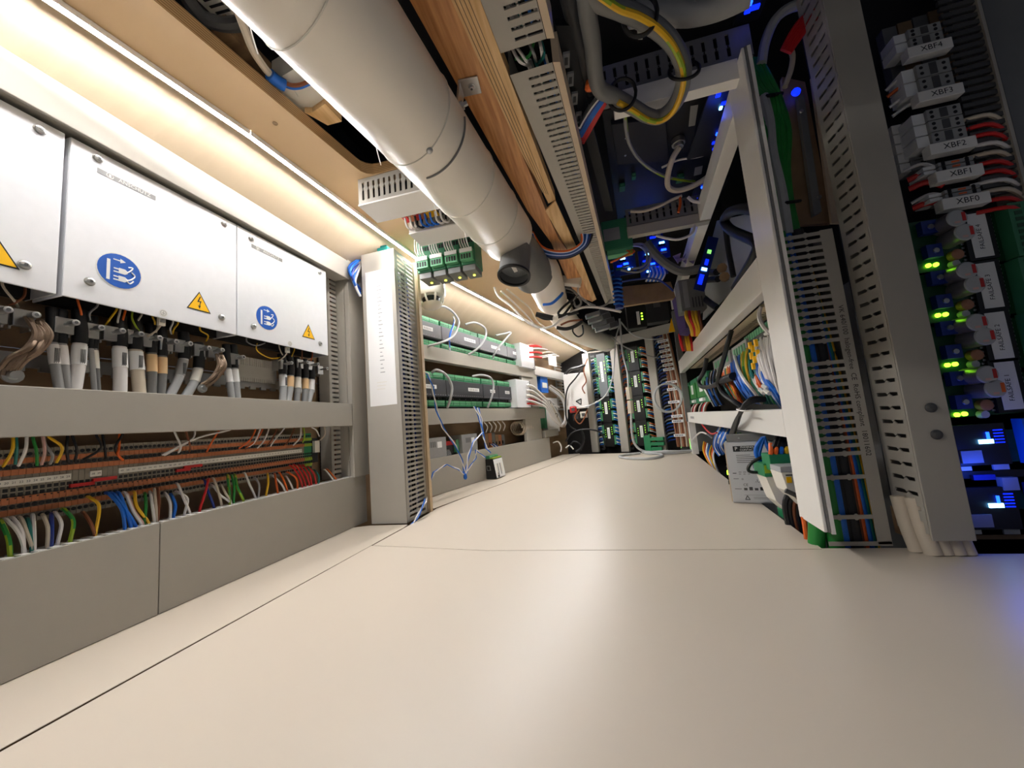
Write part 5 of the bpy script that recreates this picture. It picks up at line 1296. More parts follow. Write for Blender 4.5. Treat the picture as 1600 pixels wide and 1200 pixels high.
fan(9, [(1120, 575), (1116, 592), (1120, 612), (1130, 632)], [(1100, 590), (1100, 604), (1106, 618), (1116, 634)], .006, ['w_black', 'w_blue', 'w_black', 'w_white', 'w_black'], 'dark', 'in the dark bundle beside the green modules', 'dark wires beside the green modules', n1=-.03)
fan(8, [(1184, 575), (1186, 590), (1192, 605), (1200, 618)], [(1176, 580), (1178, 594), (1186, 608), (1196, 622)], .004, ['w_orange', 'w_white'], 'orange', 'crossing the teal curtain', 'wires crossing the teal curtain', n1=-.012)
for k, (x, y) in enumerate(((1172, 540), (1176, 545), (1181, 536), (1174, 556), (1179, 562), (1177, 572), (1184, 552))):
    u, z = RF.px(x, y, -.022)
    tagit(obj('marker', MB().box(RF, u-.006, u+.006, -.026, -.018, z-.010, z+.010, 'sign_yellow'), bevel=.001), f'yellow wire marker in the teal curtain, {od(k)} of seven', 'marker', 'yellow wire markers')
for k, (x, y) in enumerate(((1188, 612), (1193, 606), (1196, 613))):
    u, z = RF.px(x, y, .0)
    tagit(obj('wire_ferrule', MB().tube([RF.P(u-.008, -.006, z-.004), RF.P(u+.010, -.003, z+.006)], .006, 'plastic_white', 7)), f'white ferrule end lying on the green wires, {od(k)} of three', 'ferrule', 'white ferrule ends')
# white looped pair near the post
rwire([(1194, 470), (1187, 485), (1188, 502), (1200, 518), (1212, 524)], -.06, -.008, .0052, 'w_white', 'cable', 'white cable loop outside the post corner', cat='cable')
rwire([(1200, 474), (1210, 490), (1212, 506), (1204, 517), (1196, 522)], -.06, -.010, .0052, 'w_white', 'cable', 'second white cable loop crossing the first at the post corner', cat='cable')
# black cables
tp = thing('taped_cable', RF.pt(1150, 600, .02), 'black cables taped together and crossing out over the lower rail', 'cable')
for k in range(3):
    o = k*2.6
    P = [RF.pt(1195, 623+o*.4, -.03), RF.pt(1178, 622+o, -.0), RF.pt(1165, 630+o*.9, .022), RF.pt(1157-o*.3+2, 642+o*.3, .026), RF.pt(1149+o*.6, 660, .02), RF.pt(1141+o*.7, 680, .0), RF.pt(1134+o*.6, 698, -.03)]
    obj('cable', MB().tube(P, .006, 'w_black', 8), tp, smooth=True)
a = RF.pt(1152, 639, .034); b = RF.pt(1163, 642, .034)
obj('cable_tie', MB().tube([a+RF.n*-.02, a, a.lerp(b, .5)+RF.n*.006, b, b+RF.n*-.02], .0022, 'white', 5), tp, smooth=True, label='white cable tie')
rwire([(1143, 516), (1139, 530), (1131, 560), (1124, 585), (1122, 600), (1130, 615), (1148, 628), (1158, 634)], -.03, .004, .0085, 'w_black', 'cable', 'black cable hanging from the middle rail down to the taped bundle', cat='cable', seg=8)
rwire([(1104, 560), (1100, 580), (1092, 595), (1096, 604), (1110, 604), (1124, 598), (1138, 592), (1146, 590)], -.03, .0, .010, 'w_black', 'cable', 'black cable looping round the bright green modules', cat='cable', seg=8)
tagit(obj('tape_wrap', MB().tube([RF.pt(1124, 597, -.01), RF.pt(1135, 592, -.012), RF.pt(1146, 588, -.02)], .015, 'black', 10), smooth=True), 'black tape wrap before the orange wires', 'tape')
# marker text on the far part of the lower rail
tt = tagit(obj('rail_label', MB().box(RF, 1.55, 1.74, .0003, .0008, .236, .268, 'frame_white')), 'pale printed label at the far end of the lower rail', 'label')
g = MB()
for k in range(10): g.box(RF, 1.57+.016*k, 1.58+.016*k, .0008, .0012, .244, .258, 'pale_ink')
obj('print', g, tt)
t2 = tagit(obj('rail_label', MB().box(RF, 1.38, 1.7, .0003, .0008, .575, .640, 'frame_white')), 'pale printed label at the far end of the middle rail', 'label')
g = MB()
for r_ in range(3):
    for k in range(6): g.box(RF, 1.42+.04*k, 1.44+.04*k, .0008, .0012, .584+.018*r_, .593+.018*r_, 'white')
obj('print', g, t2)
# grey boxes on the floor at the far end
for k, (p0, p1) in enumerate((((1079, 706), (1103, 678)), ((1064, 704), (1077, 684)))):
    a = FL.px(p0[0], p0[1]); 
    Fq = Frame((a[0], a[1], 0), (.97, -.25, 0), (-.25, -.97, 0))
    w = (.20, .12)[k]; h = (.21, .17)[k]
    t = thing('grey_case', Fq.P(w/2, -.05, 0), ('larger grey case on the floor below the lower rail', 'smaller grey case behind the larger one on the far floor')[k], 'case')
    m = MB().prism([Fq.P(u, 0, z) for u, z in ((0, .001), (w, .001), (w, h*.9), (w*.72, h), (w*.28, h), (0, h*.88))], Fq.n*-.10, 'mid_grey')
    obj('housing', m, t, bevel=.004)
    obj('light_edge', MB().box(Fq, .002, .006, .0005, .003, .02, h*.45, 'lit_mark'), t, label='green lit edge')
rwire([(1080, 690), (1092, 677), (1104, 678), (1112, 684)], -.02, .03, .004, 'w_white', 'wire', 'thin white wire over the larger grey case')
rwire([(1096, 662), (1104, 672), (1112, 678), (1120, 676)], -.02, -.01, .004, 'w_red', 'wire', 'thin red wire hanging below the lower rail beside the grey case')
# blue and green wires under the lower rail
fan(12, [(1140, 672), (1134, 685), (1130, 697), (1136, 706)], [(1124, 668), (1117, 682), (1116, 698), (1124, 712)], .005, ['w_blue', 'w_blue', 'w_white', 'w_blue'], 'blue', 'dropping below the lower rail', 'blue wires below the lower rail', n0=-.05, n1=-.02)
fan(16, [(1200, 684), (1196, 692), (1196, 700)], [(1146, 676), (1146, 686), (1150, 696)], .0045, ['w_green', 'w_teal', 'w_gy', 'w_green'], 'green', 'in the green tuft above the power supply', 'green wires above the power supply', n0=-.05, n1=-.04)
fan(7, [(1118, 700), (1114, 712), (1118, 728), (1128, 748)], [(1100, 690), (1100, 704), (1108, 722), (1122, 742)], .005, ['w_white', 'w_orange', 'w_yellow', 'w_blue'], 'mixed', 'left of the power supply', 'mixed wires left of the power supply', n0=-.05, n1=-.03)
# power supply with its printed face
o_ = FL.px(1146, 786); o2 = FL.px(1190, 787.5)
ud = Vector((.095, -.030, 0)).normalized(); PF = Frame((o_[0], o_[1], 0), ud, (ud.y, -ud.x, 0))
t = thing('power_supply', PF.P(.08, -.03, 0), 'silver power supply with black printed face standing at the cut in the floor', 'power supply')
H = .188; W = .150
obj('housing', MB().box(PF, 0, W, -.055, 0, .001, H, 'steel'), t, bevel=.0015)
obj('printed_face', MB().box(PF, .002, W-.002, .0003, .0008, .006, H-.003, 'face_grey'), t)
obj('top_plate', MB().box(PF, .006, W-.006, -.05, -.004, H+.0005, H+.022, 'mid_grey'), t, bevel=.001)
obj('screw', MB().lathe(PF.P(.04, -.004, H+.011), PF.n, [(0, .003), (.002, .002)], 'zinc', 8), t)
obj('front_strip', MB().box(PF, -.003, -.0005, -.052, -.004, .004, H-.004, 'beige'), t)
for z in (.055, .085, .10): obj('socket', MB().box(PF, -.006, -.0032, -.040, -.012, z, z+.010, 'led_green' if z == .085 else 'black'), t)
g = MB()
g.box(PF, .020, .082, .0008, .0012, H-.030, H-.013, 'ink')
obj('print', g, t)
lettering('P', PF, .0285, .0014, H-.0215, .015, 'paper', t)
lettering('PHOENIX\nCONTACT', PF, .058, .0014, H-.0215, .0082, 'paper', t)
g = MB()
for k in range(5): g.box(PF, .026, .075+.006*((k*3) % 4)-.012*(k == 0), .0008, .0011, H-.042-k*.0055, H-.0405-k*.0055, 'dark_grey')
for k in range(15): g.box(PF, .066+k*.0036, .0675+k*.0036+.0012*(k % 3), .0008, .0011, H-.082, H-.068, 'w_navy')
for k in range(3): g.box(PF, .026+.012*k, .034+.012*k, .0008, .0011, .094, .0955, 'dark_grey').box(PF, .026+.012*k, .032+.012*k, .0008, .0011, .088, .0895, 'dark_grey')
for k in range(4): g.box(PF, .034+.014*k, .043+.014*k, .0008, .0011, .040, .050 if k % 2 else .047, 'dark_grey' if k < 3 else 'ink')
g.box(PF, .010, .020, .0008, .0011, .0905, .0925, 'ink').box(PF, .010, .024, .0008, .0011, .074, .0755, 'ink').box(PF, .010, .028, .0008, .0011, .043, .0445, 'ink')
c = [PF.P(.034, .001, .012), PF.P(.046, .001, .012), PF.P(.040, .001, .024)]
for k in range(3): g.tube([c[k], c[(k+1) % 3]], .0009, 'ink', 4, smooth=False)
for k in range(2): g.box(PF, .056, .10, .0008, .0011, .015+.004*k, .0158+.004*k, 'dark_grey')
for w in ((.034, .0255), ): g.tube([PF.P(.032, .001, .026), PF.P(.105, .001, .026)], .0003, 'dark_grey', 4, smooth=False)
obj('print', g, t)
lettering('UL', PF, .078, .001, .068, .013, 'ink', t); lettering('CE', PF, .040, .001, .056, .011, 'ink', t); lettering('c', PF, .068, .001, .066, .008, 'ink', t); lettering('us', PF, .090, .001, .066, .008, 'ink', t)
lettering('®', PF, .034, .001, .073, .008, 'dark_grey', t)
# green and cream modules next to it
F8 = Frame(FY(1.13).pt(1205, 765), (1, 0, 0), (0, -1, 0))
t = thing('relay_module', F8.P(.03, -.03, -.05), 'cream and green relay module standing beside the power supply', 'module')
a, b = F8.px(1199, 740), F8.px(1227, 775)
m0 = F8.px(1199, 744); 
obj('housing', MB().prism([F8.P(u, .01, z) for u, z in ((-.012, .035), (.055, .035), (.055, -.058), (.028, -.058), (.004, -.028))], (0, .06, 0), 'tag'), t, bevel=.001)
obj('green_top', MB().box(F8, -.014, .056, -.055, .012, .0355, .070, 'green'), t, bevel=.001, label='green plug top')
obj('green_foot', MB().box(F8, .026, .056, -.05, .008, -.080, -.0585, 'green'), t, bevel=.001, label='green plug foot')
obj('lamp_tag', MB().box(F8, -.013, .004, .0122, .013, .045, .066, 'w_gy'), t)
F8b = Frame(FY(1.02).pt(1226, 752), (1, 0, 0), (0, -1, 0))
t = thing('relay_module', F8b.P(.02, -.02, -.04), 'cream relay module with yellow labels half hidden by the wide post', 'module')
obj('housing', MB().prism([F8b.P(u, .0, z) for u, z in ((-.004, .020), (.06, .020), (.06, -.075), (.03, -.06), (.004, -.024))], (0, .06, 0), 'tag'), t, bevel=.001)
obj('cover_plate', MB().box(F8b, -.004, .06, -.058, -.002, .0205, .034, 'w_cable'), t, bevel=.001)
for k in range(2): obj('tag', MB().box(F8b, .004+.018*k, .015+.018*k, .0003, .0012, -.004-.008*k, .010-.008*k, 'sign_yellow'), t)
g = MB().box(F8b, .004, .018, .0003, .001, .0125, .0155, 'dark_grey').box(F8b, .022, .034, .0003, .001, .0115, .0145, 'dark_grey')
obj('print', g, t)
obj('latch', MB().tube([F8b.P(-.004, .006, -.020), F8b.P(.02, .010, -.034), F8b.P(.05, .008, -.050)], .006, 'dark_grey', 6), t, smooth=True)
F8c = Frame(FY(1.06).pt(1226, 725), (1, 0, 0), (0, -1, 0))
t = thing('plug_block', F8c.P(0, 0, 0), 'green plug block with orange and blue wires behind the cream modules', 'plug')
obj('body', MB().box(F8c, -.02, .05, -.08, -.03, -.02, .022, 'green'), t, bevel=.002)
for k, c in enumerate(('w_orange', 'w_orange', 'w_blue', 'w_yellow', 'w_brown')): obj('wire', MB().tube([F8c.P(-.012+.012*k, -.045, .015), F8c.P(-.014+.012*k, -.03, .03), F8c.P(-.004+.012*k, -.05, .046)], .0055, c, 6), t, smooth=True)
# black cables in the corner under the rail
for k in range(7):
    x = 1204+k*6
    tagit(obj('cable', MB().tube([FY(1.13).pt(x+12, 680+k), FY(1.10).pt(x+7, 694), FY(1.10).pt(x+2, 706), FY(1.11).pt(x+1, 717+k % 3)], .0065, 'w_black', 7), smooth=True), f'black cable in the corner under the lower rail, {od(k)} from the power supply', 'cable', 'black cables under the rail corner')
tagit(obj('cable', MB().tube([FY(1.2).pt(1210, 711), FY(1.16).pt(1195, 713), FY(1.16).pt(1176, 722), FY(1.16).pt(1169, 733), FY(1.16).pt(1176, 738), FY(1.18).pt(1196, 737)], .0045, 'w_black', 7), smooth=True), 'thin black cable looping over the printed face', 'cable')
for k, P in enumerate(([(1192, 684), (1182, 698), (1182, 712), (1192, 722), (1206, 724)], [(1193, 684), (1188, 700), (1186, 712), (1196, 719)], [(1193, 682), (1198, 695), (1206, 710)])):
    tagit(obj('cable', MB().tube([FY(1.17).pt(x, y) for x, y in P], .0055, 'w_blue', 7), smooth=True), f'bright blue cable looping over the power supply, {od(k)} of three', 'cable', 'blue loops over the power supply')
for k, (x, c) in enumerate(((1259, 'w_orange'), (1265, 'w_blue'), (1268, 'w_white'), (1272, 'w_black'))):
    p = FY(.95).pt(x, 830)
    tagit(obj('cable', MB().tube([p+Vector((0, 0, .03)), p, p-Vector((.004, 0, .12))], .005, c, 7), smooth=True), f'{CN[c]} cable going down through the floor gap beside the wide post', 'cable')
for k in range(5):
    p = FY(1.06).pt(1228+k*6, 800+k*3)
    tagit(obj('cable', MB().tube([p+Vector((.01, 0, .04)), p, p-Vector((-.01, 0, .14))], .007, ('w_black', 'w_black', 'w_brown', 'w_black', 'w_black')[k], 7), smooth=True), f'dark cable dropping into the floor gap under the cream modules, {od(k)} of five', 'cable', 'dark cables in the floor gap')
# ================================================================ near right corner: ducts, boards, terminals
# --- comb duct with printed spine, open towards the viewer
YD = .895; FD = FY(YD)
top = FD.px(1268, 362)[1]; xR = FD.px(1395, 850)[0]; xL = FD.px(1303, 850)[0]+.002
xS = xR-.024
t = thing('wiring_duct', ((xL+xR)/2, YD+.03, 0), 'open grey comb duct with printed spine and thick cables inside, beside the wide post', 'duct')
obj('spine', MB().box(FD, xS, xR, -.002, 0, .005, top, 'lid_grey').box(FD, xR-.002, xR, -.075, -.0021, .005, top, 'lid_grey'), t, bevel=.0006)
P_ = (FD.px(1350, 380)[1]-FD.px(1350, 531)[1])/13.0
def finger_mesh():
    m = MB(); L = xS-xL; h = P_*.50
    O = Frame((0, 0, 0), (1, 0, 0), (0, -1, 0))
    pts = [(0, .2*h), (0, .8*h), (.02*L, h)]
    for c in (.22, .62): pts += [((c-.05)*L, h), ((c-.02)*L, h*1.28), ((c+.02)*L, h*1.28), ((c+.05)*L, h)]
    pts += [(L, h), (L, 0)]
    for c in (.62, .22): pts += [((c+.05)*L, 0), ((c+.02)*L, -h*.28), ((c-.02)*L, -h*.28), ((c-.05)*L, 0)]
    pts += [(.02*L, 0)]
    return m.prism([O.P(u, 0, z) for u, z in pts], (0, .002, 0), 'lid_grey')
fm_ = finger_mesh(); FB = fm_.base(); FM = fm_.mesh('finger', False, FB)
zt_ = top-P_*.62; k = 0; zs_ = []
skip = {16, 17, 31, 32, 34, 35, 36, 37}
while zt_-k*P_ > .04:
    z = zt_-k*P_
    if k not in skip: share('finger', FM, Vector((xL, YD, z))+FB, t); zs_.append(z)
    k += 1
obj('sill', MB().box(FD, xL-.01, xR, -.002, 0, .003, .011, 'lid_grey'), t)
obj('back', MB().box(FD, xL-.02, xR, -.075, -.070, .0, top, 'soft_black'), t)
lettering('VK 640/100  halogen-free  CE  RoHS compliant  18011602', FD, xS+.012, .0003, .335, .0132, 'ink', t, du=(0, -1), dz=(1, 0))
for k, (f_, r, c, w) in enumerate(((.16, .015, 'w_green', 'thick green'), (.36, .012, 'w_blue', 'thick blue'), (.48, .011, 'w_black', 'thick black'), (.64, .012, 'soft_black', 'second thick black'), (.78, .006, 'w_brown', 'slim brown'), (.87, .005, 'w_orange', 'slim orange'), (.94, .0055, 'w_blue', 'slim blue'), (1.02, .005, 'w_teal', 'slim teal'), (1.09, .004, 'w_yellow', 'slim yellow'))):
    x = xL+(xS-xL)*f_
    tagit(obj('cable', MB().tube([Vector((x-.02*(k > 4)-.004*(k == 0), YD+.030+.006*(k % 3), top+.02)), Vector((x-.010*(k > 4), YD+.022, .40)), Vector((x, YD+.020, .16)), Vector((x+.006*(k > 5), YD+.022, -.12))], r, c, 10), smooth=True), f'{w} cable running down inside the open comb duct', 'cable')
tagit(obj('cable', MB().tube([FY(.93).pt(1277, 800), FY(.925).pt(1276, 830), FY(.92).pt(1276, 870)], .015, 'w_green', 12), smooth=True), 'thick green conduit passing through the floor beside the wide post', 'conduit')
obj('strap', MB().box(FD, xL+.004, xS, -.05, -.018, zt_-16.9*P_, zt_-16.2*P_, 'black'), t, label='black strap round the cables')
# --- upright duct with closed lid
YL = .835; FLd = FY(YL)
lx0, lx1 = FLd.px(1458, 846)[0], FLd.px(1527, 845)[0]
lz = FLd.px(1458, 846)[1]
t = thing('wiring_duct', ((lx0+lx1)/2, .87, lz), 'tall closed grey duct with slotted side and two lid screws at the right', 'duct')
obj('lid', MB().box(FLd, lx0, lx1, -.004, 0, lz, 1.24, 'lid_grey'), t, bevel=.0012)
FXs = FX(lx0)
ya = YL+.0045; yb_ = FXs.px(1405, 835)[0]
obj('spine', MB().box(WORLD, lx0, lx0+.002, ya, ya+.008, lz+.01, 1.235, 'lid_grey').box(WORLD, lx0, lx0+.002, yb_-.014, yb_, lz+.005, 1.235, 'lid_grey'), t)
m = MB(); y0, y1 = ya+.008, yb_-.014; d = y1-y0; h = .0195
pts = [(y0, 0), (y0, h), (y0+d*.3, h), (y0+d*.42, h*1.22), (y0+d*.52, h), (y1, h*1.02), (y1, h*.06), (y0+d*.56, 0), (y0+d*.48, -h*.2), (y0+d*.4, 0)]
m.prism([Vector((0, a, b)) for a, b in pts], (.002, 0, 0), 'lid_grey')
FB2 = m.base(); FM2 = m.mesh('finger', False, FB2)
z = lz+.03
while z < 1.22:
    share('finger', FM2, Vector((lx0, 0, z))+FB2, t); z += .0268
obj('channel', MB().box(WORLD, lx0+.03, lx0+.032, ya, yb_, lz, 1.23, 'mid_grey').box(WORLD, lx0+.004, lx1, yb_-.001, yb_, lz, 1.23, 'lid_grey').box(WORLD, lx1-.003, lx1, ya, yb_-.002, lz, 1.23, 'lid_grey'), t)
for px in ((1454, 637), (1463, 679)):
    u, z = FLd.px(*px)
    obj('screw', MB().lathe(FLd.P(u, 0, z), FLd.n, [(0, .009), (.002, .009), (.0045, .006), (.005, .003)], 'dark_grey', 14), t, smooth=True)
for k, (x, r) in enumerate(((1425, .012), (1450, .013), (1468, .012), (1486, .013), (1504, .011))):
    p = FY(.868 if k else .885).pt(x, 872 if k else 866)
    tagit(obj('cable', MB().tube([Vector((p.x-.004, p.y, .10)), Vector((p.x-.002, p.y-.004, .05)), Vector((p.x+.002, p.y-.012, .0))], r, 'w_beige', 12), smooth=True), f'thick cream cable entering the floor under the closed duct, {od(k)} from the left', 'cable', 'cream cables under the closed duct')
# brown panel between the two ducts, higher up
t = thing('wooden_partition', (.47, .98, .6), 'tan wooden partition and grey bar behind the green bundle, between post and closed duct', 'panel')
pq = lambda x, y: FY(.985).px(x, y)
obj('panel', MB().prism([FY(.985).pt(*p) for p in ((1258, 128), (1300, 348), (1236, 352), (1222, 120))], (0, .012, 0), 'brown_board'), t)
obj('strip', MB().prism([FY(.975).pt(*p) for p in ((1268, 120), (1276, 120), (1318, 348), (1300, 348))], (0, .008, 0), 'beige'), t)
obj('bar', MB().prism([FY(.965).pt(*p) for p in ((1246, 150), (1256, 148), (1284, 330), (1272, 336))], (0, .012, 0), 'mid_grey'), t)
for p in ((1252, 174), (1280, 308)): obj('screw', MB().lathe(FY(.962).pt(*p), (0, -1, 0), [(0, .005), (.003, .004)], 'zinc', 10), t)
# --- backplate, terminals, boards
YB = .97; FBk = FY(YB)
bp = tagit(obj('mounting_plate', MB().box(FBk, lx1-.02, 1.5, -.02, -.010, .0, 1.40, 'soft_black')), 'dark mounting plate behind the circuit boards at the far right', 'plate')
tagit(obj('ledge_board', MB().box(FY(.93), lx1-.03, 1.4, -.05, 0, 0.002, .058, 'ply_face')), 'low brown wooden ledge under the circuit boards', 'board')
boards = [(4, 335), (3, 416), (2, 497), (1, 580)]
YP = .93; FPb = FY(YP)
def bpx(x, y, n=0): return FPb.px(x, y, n)
for i, (num, yt) in enumerate(boards):
    ztop = bpx(1500+i*12, yt)[1]; zbot = ztop-.118
    x0 = bpx(1440+i*15, yt+50)[0]-.012; x0 = min(x0, .64); x1 = x0+.275
    t = thing('circuit_board', ((x0+x1)/2, YP, zbot), f'{od(i)} failsafe circuit board from the top, with two silver capacitors and white label', 'circuit board', 'failsafe circuit boards')
    obj('board', MB().box(FPb, x0, x1, -.003, 0, zbot, ztop, 'pcb'), t)
    dx = .0195*i; o = lambda x, y: bpx(x+15.2*i, y+78.7*i, .012)
    for k, y in enumerate((355, 392)):
        u, z = o(1451+k*8.5, y)
        obj('trimmer', MB().box(FPb, u-.013, u+.013, .0005, .014, z-.014, z+.014, 'w_navy').lathe(FPb.P(u+.002, .014, z), FPb.n, [(0, .006), (.002, .005)], 'zinc', 10), t, label='blue trimmer')
    for k, p in enumerate(((1478, 353), (1490, 374))):
        u, z = o(p[0]+4, p[1]-2)
        u -= .004
        obj('capacitor', MB().lathe(FPb.P(u-.004, .0005, z), FPb.n, [(0, .0175), (.040, .0175), (.0415, .016), (.042, .0155)], 'can', 20, mats=['can', 'w_cable', 'w_cable']).box(FPb, u+.003, u+.009, .042, .0428, z-.008, z+.010, 'red' if k == 0 or i < 3 else 'w_orange').box(FPb, u-.010, u-.001, .042, .0426, z-.011, z-.007, 'w_pink'), t, smooth=True)
    u, z = o(1497, 400)
    obj('coil', MB().lathe(FPb.P(u, .0005, z+.004), FPb.n, [(0, .011), (.012, .011), (.014, .008)], 'copper', 14).lathe(FPb.P(u-.004, .0005, z-.014), FPb.n, [(0, .008), (.010, .007)], 'glass', 12), t, smooth=True)
    for k in range(2):
        u, z = o(1457+k*12, 412-k*1.5)
        obj('indicator', MB().lathe(FPb.P(u, .0005, z), FPb.n, [(0, .0045), (.004, .0042), (.0055, .002)], 'led_green', 10), t, label='lit green lamp')
    u, z = o(1533, 366)
    obj('chip', MB().box(FPb, u-.024, u+.024, .0005, .009, z-.052, z+.052, 'black'), t)
    g = MB()
    for k in range(12):
        zz = z-.048+.0085*k
        g.box(FPb, u-.029, u-.0245, .001, .004, zz, zz+.004, 'zinc').box(FPb, u+.0245, u+.029, .001, .004, zz, zz+.004, 'zinc')
        if k % 4 < 2: g.box(FPb, u-.045, u-.036, .0003, .001, zz, zz+.005, 'tag')
    obj('pins', g, t)
    lb = obj('label', MB().box(FPb, u-.0155, u+.0155, .0092, .0098, z-.047, z+.047, 'paper'), t, label=f'white label reading FAILSAFE {num}')
    lettering(f'FAILSAFE {num}', FPb, u, .0100, z-.004, .0112, 'ink', lb, du=(0, 1), dz=(-1, 0))
    cx_ = u+.052
    m = MB().box(FPb, cx_-.014, cx_+.014, .0005, .026, zbot+.004, ztop-.004, 'din_green')
    for k in range(8): m.box(FPb, cx_-.006, cx_+.006, .026, .0265, zbot+.010+k*.013, zbot+.018+k*.013, 'pcb')
    obj('connector', m, t, label='long green terminal connector')
    for k in range(3):
        zz = zbot+.03+.03*k
        obj('wire', MB().tube([FPb.P(cx_+.014, .012, zz), FPb.P(cx_+.05, .02, zz+.006), FPb.P(cx_+.12, .0, zz-.012)], .0045, ('w_red', 'w_white', 'w_red')[k], 6), t, smooth=True)
for i, (px, lab) in enumerate((((1540, 690), 'upper small blue lit module at the bottom right'), ((1556, 790), 'lower small blue lit module at the bottom right'))):
    u, z = bpx(*px, .012)
    t = thing('circuit_board', FPb.P(u, 0, z-.06), lab, 'circuit board')
    obj('board', MB().box(FPb, u-.055, u+.17, -.003, 0, z-.058, z+.050, 'pcb'), t)
    obj('module', MB().box(FPb, u-.045, u+.035, .0005, .010, z-.045, z+.034, 'black'), t)
    obj('indicator', MB().box(FPb, u-.010, u+.012, .0105, .013, z-.004, z+.004, 'led_cyan').box(FPb, u+.004, u+.008, .0105, .0125, z+.004, z+.018, 'led_blue'), t, label='glowing blue lamp')
    g = MB()
    for k in range(5): g.box(FPb, u+.016, u+.030, .0102, .0118, z-.004+.006*k, z-.002+.006*k, 'led_dim_blue')
    obj('light_bars', g, t)
    obj('chip', MB().box(FPb, u-.043, u-.010, .0105, .013, z-.040, z-.016, 'w_grey'), t)
    g = MB().box(FPb, u-.040, u-.022, .0002, .001, z-.056, z-.048, 'tag').box(FPb, u+.010, u+.034, .0002, .004, z-.056, z-.044, 'w_cable')
    obj('print', g, t)
    obj('heat_sink', MB().box(FPb, u+.055, u+.14, .0005, .02, z-.045, z+.04, 'w_blue' if i == 0 else 'w_navy').box(FPb, u+.055, u+.14, .0202, .024, z-.004, z+.002, 'black'), t)
u, z = bpx(1548, 752, .01)
t = thing('circuit_board', FPb.P(u, 0, z-.03), 'dark unlit board between the two blue lit modules', 'circuit board')
obj('board', MB().box(FPb, u-.05, u+.14, -.003, 0, z-.022, z+.034, 'black'), t)
obj('chip', MB().box(FPb, u-.022, u+.012, .0005, .006, z+.002, z+.012, 'w_navy').box(FPb, u+.016, u+.040, .0005, .012, z-.018, z+.006, 'w_grey'), t)
# marked terminal stack
FT = FY(.90)
marks = [('XBF4', 1459, 72), ('XBF3', 1474, 143), ('XBF2', 1501, 224), ('XBF1', 1508, 268), ('XBF0', 1514, 312)]
tz = [FT.px(x, y)[1] for _, x, y in marks]
xa, xb = FT.px(1484, 315)[0], FT.px(1540, 305)[0]
t = thing('terminal_strip', ((xa+xb)/2, .93, tz[-1]-.012), 'upright grey terminal strip with white end markers lettered XBF4 to XBF0', 'terminals')
prev = tz[0]+.075
for (s, *_), z in zip(marks, tz):
    n = max(2, int((prev-z-.030)/.024))
    hgt = (prev-z-.030)/n
    for k in range(n):
        za = z+.014+k*hgt
        m = MB().box(FT, xa, xb, -.05, -.006, za+.001, za+hgt-.001, 'w_grey')
        for c_ in (.14, .82):
            for e_ in (.3, .7): m.prism(circle(FT, xa+(xb-xa)*c_, -.006, za+hgt*e_, .0035, 8), (0, -.0006, 0), 'ink')
        m.box(FT, xa+(xb-xa)*.38, xa+(xb-xa)*.60, -.0058, -.0052, za+.003, za+hgt-.003, 'w_orange' if s in ('XBF1', 'XBF0') else 'dark_grey')
        m.box(FT, xa-.022, xa-.0005, -.050, -.012, za+.001, za+hgt-.002, 'paper')
        obj('terminal', m, t)
    o = obj('marker', MB().box(FT, xa-.012, xb+.008, -.02, .0, z-.012, z+.012, 'frame_white'), t, bevel=.0015, label=f'white end marker lettered {s}')
    lettering(s, FT, (xa+xb)/2, .0004, z, .017, 'ink', o)
    prev = z-.012
# dimmer terminals behind on the left, wires
x2, x3 = FT.px(1424, 240, -.04)[0], FT.px(1462, 240, -.04)[0]
t = thing('terminal_strip', ((x2+x3)/2, .95, .8), 'short unlit grey terminal stack half hidden behind the closed duct', 'terminals')
za, zb = FT.px(1440, 262, -.04)[1], FT.px(1425, 185, -.04)[1]
for k in range(5):
    a = za+(zb-za)*k/5
    m = MB().box(FT, x2, x3, -.09, -.045, a, a+(zb-za)/5-.002, 'w_grey').box(FT, x2-.02, x2-.001, -.085, -.047, a, a+(zb-za)/5-.003, 'frame_white')
    m.box(FT, x2+(x3-x2)*.4, x2+(x3-x2)*.6, -.0448, -.044, a+.004, a+(zb-za)/5-.006, 'ink')
    obj('terminal', m, t)
t = thing('terminal_strip', ((x2+x3)/2, .95, 1.05), 'upper unlit terminal stack with brown tops behind the closed duct', 'terminals')
za, zb = FT.px(1415, 150, -.06)[1], FT.px(1400, 40, -.06)[1]
xq = FT.px(1392, 110, -.06)[0]
for k in range(4): obj('terminal', MB().box(FT, xq+.03*k, xq+.03*k+.027, -.10, -.06, za-.006*k, zb+.004*k, ('mid_grey', 'brown_board')[k % 2]).box(FT, xq+.03*k+.008, xq+.03*k+.018, -.0598, -.059, za+.02, za+.05, 'ink'), t)
for k, (a, b, c) in enumerate((((1384, 142), (1428, 118), 'w_white'), ((1390, 168), (1440, 146), 'w_white'), ((1394, 182), (1446, 162), 'w_white'), ((1386, 152), (1434, 132), 'w_orange'), ((1412, 268), (1462, 262), 'w_white'), ((1424, 318), (1476, 306), 'w_white'), ((1418, 282), (1470, 276), 'w_red'), ((1426, 326), (1480, 322), 'w_red'), ((1420, 296), (1474, 290), 'w_red'))):
    A, B = FT.pt(*a, -.04), FT.pt(*b, -.02)
    tagit(obj('wire', MB().tube([A, A.lerp(B, .5)+Vector((0, -.006, .008)), B], .0036 if c != 'w_red' else .006, c, 6), smooth=True), f'{CN[c]} wire entering the lettered terminal strip from the left, {od(k)} from the top', 'wire', 'wires left of the lettered terminals')
